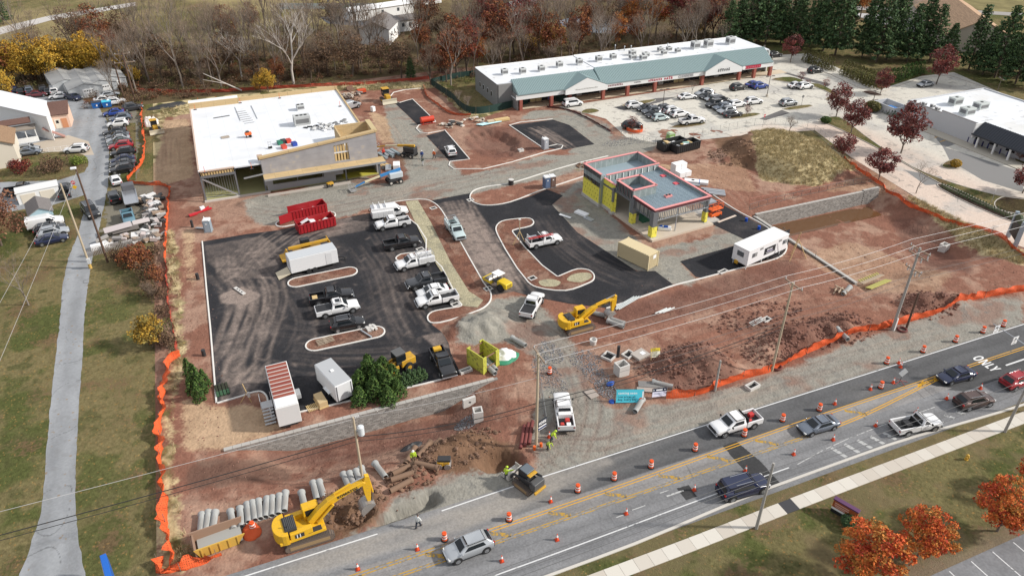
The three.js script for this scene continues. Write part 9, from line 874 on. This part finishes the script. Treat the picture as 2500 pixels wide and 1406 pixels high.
// hedges of clipped evergreens
const hedge=(label, a, b, n, s, cols, key)=>{const k=coneKit(key, 1.15,3.2,420,cols, 140);for (let i=0;i < n;i++) {const t=n > 1 ? i/(n - 1) : 0;place(k, 'hedge_evergreen',label, [mix(a[0],b[0],t),mix(a[1],b[1],t)],0.03,s*(0.92+0.16*rnd()),rr(0,360),label, 'hedge');}};
hedge('evergreen in the hedge beside the black SUV',[155.9,161],[156.2,151.4],9,1.15,LC.olive, 'hedgeo');hedge('evergreen in the hedge before the pines',[156.5,147.2],[155.1,135.2],10,1.25,LC.olive, 'hedgeo');hedge('bright evergreen in the hedge leading to the red tree',[160.7,136.6],[176.2,139.9],9,1.2,LC.green, 'hedgeg');hedge('low dark evergreen below the dumpster enclosure',[143.2,120.2],[142.6,115.4],7,0.45,LC.pine, 'hedgep');hedge('low dark evergreen on the drive median',[121.1,84.9],[121.4,71],26,0.32,LC.pine, 'hedgep');
// nursery stock waiting to be planted
for (const [p, s, r] of [[[-9.6,80.2],0.75,0.5],[[-8.9,78.3],0.85,0.3],[[-8.4,76.2],0.9,0.2],[[-9.4,76.4],0.75,-0.4],[[-7.9,77],0.8,0.1],[[-8.7,74.7],0.8,0.3]]) {const o=place(coneKit('nursery',0.95,3.4,900,LC.green, 150),'nursery_conifer','green conifer in the clump beside the lot kerb',p, 0.05,s, rr(0,360),'conifers beside the lot kerb','conifer');}
for (const [p, s] of [[[9.1,69.2],1.1],[[10.4,70.3],1.25],[[11.3,69.1],1.3],[[12,67.6],1.2],[[10.4,67.4],1.1],[[8.6,67],0.9],[[13,68.8],1.1],[[12.4,71.1],1.0],[[13,66.8],0.9],[[10.9,72.6],0.9],[[11.7,65.7],0.9]]) place(coneKit('nursery2',1.25,2.8,1100,LC.green, 155),'nursery_conifer','green conifer in the heap by the yellow loader',p, 0.05,s, rr(0,360),'conifers heaped by the loader','conifer');
for (let i=0;i < 9;i++) {const a=[14.1,67.9],b=[16.8,68.5],t=i/8;place(coneKit('potted',0.5,1.5,260,LC.pine, 158),'potted_shrub','dark potted shrub in the row along the lot kerb',[mix(a[0],b[0],t),mix(a[1],b[1],t)+(i % 2)*0.9],0.05,rr(0.8,1.1),0,'potted shrubs along the kerb','shrub');}
}
// ---- pond and lanes beyond the wood
sheet('water',smooth([[111.5,229.9],[120.1,234.9],[132.3,231.1],[133.4,217.7],[127.2,208.4],[119.5,210.4],[112.3,219.2]],true),0.05,new THREE.MeshPhysicalMaterial({color: rgb([0.10,0.12,0.14]),roughness: 0.06}));sheet('lane',[[-64.7,271.6],[-59.2,293.9],[-46.2,306.4],[-19.1,319.2],[-19,312.3],[-45.4,298.1],[-57.7,282.7],[-63,260.9]],0.05,mat([0.5,0.47,0.44],0.95));sheet('lane',[[39.7,268.2],[46.7,268],[53.8,255.8],[49.8,249.9],[40.5,257.5]],0.05,mat([0.07,0.07,0.075],0.95));sheet('far_lot',[[211.2,205.3],[220.7,197.9],[239.1,183.6],[243.8,173.3],[230.6,165.5],[210.4,171.1]],0.05,mat([0.45,0.44,0.43],0.95));sheet('lane',[[222.2,210.9],[248.7,197],[268.5,180.2],[263.9,176.6],[244.2,193.1],[218.2,206.7]],0.05,mat([0.3,0.28,0.26],0.95));
// ================================================================ people
{
const grid=(caps, res, b)=>{                // tapered capsules joined smoothly, meshed as one skin
const mc=new MarchingCubes(res, mat([1,1,1]),false, false, 60000);mc.isolation=0;const F=mc.field;let o=0;
for (let k=0;k < res;k++) for (let j=0;j < res;j++) for (let i=0;i < res;i++, o++) {const x=b[0]+(i/res*2 - 1+0)*b[3],y=b[1]+(j/res*2 - 1)*b[3],z=b[2]+(k/res*2 - 1)*b[3];let d=9;for (const [A, B, ra, rb_, zs=1] of caps) {const dx=B[0] - A[0],dy=B[1] - A[1],dz=B[2] - A[2],px=x - A[0],py=y - A[1],pz=z - A[2],t=clamp((px*dx+py*dy+pz*dz)/(dx*dx+dy*dy+dz*dz+1e-9)),ex=px - t*dx, ey=py - t*dy, ez=(pz - t*dz)/zs, q=Math.sqrt(ex*ex+ey*ey+ez*ez) - mix(ra, rb_, t),h=clamp(0.5+0.5*(q - d)/0.03);d=q*(1 - h)+d*h - 0.03*h*(1 - h);} F[o]=-d;}
mc.update();const n=mc.count, g=new THREE.BufferGeometry();g.setAttribute('position',new THREE.BufferAttribute(mc.positionArray.slice(0,n*3),3));g.setAttribute('normal',new THREE.BufferAttribute(mc.normalArray.slice(0,n*3),3));g.scale(b[3],b[3],b[3]).translate(b[0],b[1],b[2]);g.computeVertexNormals();return g;
};
const person=(label, p, y, deg, top, legs, hat, pose)=>{
const o=thing('person',label, 'person',p, y, deg),b=pose === 'bend' ? 0.75 : 0.08,cr=pose === 'bend' ? -0.12 : 0,hip=[0,0.93+cr, 0],sh=[Math.sin(b)*0.5,hip[1]+Math.cos(b)*0.5,0],nk=[sh[0]+Math.sin(b)*0.1,sh[1]+Math.cos(b)*0.1,0],hd=[nk[0]+0.06,nk[1]+0.14,0];
const st=pose === 'walk' ? 0.26 : 0.05,L=[],S=[],Hn=[];
for (const z of [1,-1]) {const f=z*st, kn=[f*0.6+0.03 - cr, 0.5+cr*0.5,z*0.1],an=[f, 0.1,z*0.11];L.push([[0,hip[1],z*0.09],kn, 0.1,0.07],[kn, an, 0.07,0.05],[an, [an[0]+0.17,0.05,an[2]],0.05,0.04]);
const sj=[sh[0],sh[1] - 0.03,z*0.2],el=pose === 'point' && z > 0 ? [sj[0]+0.22,sj[1] - 0.02,z*0.42] : pose === 'bend' ? [sj[0]+0.1,sj[1] - 0.26,z*0.24] : [sj[0] - 0.02+f*0.3,sj[1] - 0.27,z*0.27],wr=pose === 'point' && z > 0 ? [el[0]+0.2,el[1]+0.05,z*0.6] : [el[0]+0.12,el[1] - 0.22,z*0.26];S.push([sj, el, 0.06,0.048],[el, wr, 0.048,0.036]);const dv=new THREE.Vector3(wr[0] - el[0],wr[1] - el[1],wr[2] - el[2]).normalize();for (let i=0;i < 4;i++) {const a=[wr[0]+dv.x*0.07,wr[1]+dv.y*0.07,wr[2]+dv.z*0.07+(i - 1.5)*0.018];Hn.push(bar(a, [a[0]+dv.x*(0.07+(i % 3)*0.008)+0.015,a[1]+dv.y*0.075,a[2]+dv.z*0.075],0.009,0.008,5));} Hn.push(bar([wr[0]+dv.x*0.03+0.02,wr[1]+dv.y*0.03,wr[2]],[wr[0]+dv.x*0.08+0.05,wr[1]+dv.y*0.08,wr[2]],0.01,0.008,5));S.push([wr, [wr[0]+dv.x*0.08,wr[1]+dv.y*0.08,wr[2]+dv.z*0.08],0.034,0.036]);}
const torso=[[hip, [sh[0]*0.6,mix(hip[1],sh[1],0.6),0],0.115,0.13,1.35],[[sh[0]*0.6,mix(hip[1],sh[1],0.6),0],[sh[0],sh[1] - 0.04,0],0.13,0.1,1.6]];
const head=[[nk, hd, 0.055,0.06],[hd, [hd[0]+0.02,hd[1]+0.06,0],0.085,0.09,0.88],[[hd[0]+0.09,hd[1]+0.02,0],[hd[0]+0.11,hd[1] - 0.005,0],0.016,0.016],[[hd[0],hd[1]+0.02,0.08],[hd[0],hd[1],0.085],0.02,0.014],[[hd[0],hd[1]+0.02,-0.08],[hd[0],hd[1],-0.085],0.02,0.014]],ctr=[0.12,0.9,0,1.02];
const skin=mat([0.36,0.2,0.14],0.7);part(o, 'body',[grid([...L, ...torso, ...S, ...head],56,ctr),...Hn],skin);const inf=(c, e)=>c.map(([a, q, r0,r1,zs])=>[a, q, r0+e, r1+e, zs]);
part(o, 'trousers',grid(inf(L.filter((_, i)=>i % 3 < 2),0.018).concat(inf([torso[0]].map(t=>[t[0],[t[0][0],t[0][1]+0.04,0],t[2],t[2],t[4]]),0.02)),48,ctr),mat(legs, 0.9));part(o, 'boots',grid(inf(L.filter((_, i)=>i % 3 === 2),0.02),48,ctr),mat([0.05,0.035,0.025],0.9));part(o, 'jacket',grid(inf([...torso, ...S.filter((_, i)=>i % 3 < 2)],0.024),48,ctr),mat(top, 0.8));
part(o, 'hard_hat',[new THREE.SphereGeometry(0.125,14,7,0,TAU, 0,Math.PI/2).translate(hd[0]+0.02,hd[1]+0.08,0),cy(0.16,0.15,0.02,14,hd[0]+0.04,hd[1]+0.08,0)],mat(hat, 0.4));return o;
};
const hv=[0.45,0.62,0.04],navy=[0.03,0.035,0.05],jean=[0.07,0.09,0.13];
person('worker in a yellow-green jacket standing by the brown pipes',[11.8,55.7],GH([11.8,55.7]),-100,hv, [0.2,0.15,0.1],[0.75,0.75,0.74]);person('worker in a yellow-green jacket pointing beside the track loader',[19.9,49.6],0.03,30,hv, navy, hv, 'point');person('worker in a white vest standing on the white edge line',[9.8,47.2],0.02,40,[0.6,0.62,0.6],navy, [0.1,0.08,0.07],'walk');person('worker in a yellow-green jacket bending below the dark notice',[26.5,52.9],0.05,-20,hv, jean, hv, 'bend');person('worker in a yellow-green vest crouched over beside the verge',[25.6,51.9],0.05,-60,[0.4,0.52,0.06],[0.04,0.04,0.04],[0.05,0.04,0.03],'bend');person('worker in a red-orange jacket by the steel bundles',[29.5,138.8],0.05,-90,[0.55,0.05,0.03],navy, [0.6,0.1,0.05]);person('walker in a blue jacket beside the yellow boom lift',[36.3,134.7],0.04,-110,[0.03,0.06,0.2],jean, [0.7,0.7,0.7],'walk');person('walker in an orange vest on the gravel drive',[38.6,133.9],0.04,-150,[0.6,0.13,0.03],navy, [0.7,0.7,0.7],'walk');person('walker in dark clothes near the white crate',[35.5,131.4],0.04,100,[0.05,0.06,0.05],[0.4,0.4,0.4],[0.06,0.08,0.06],'walk');
}

renderer.render(scene, camera);
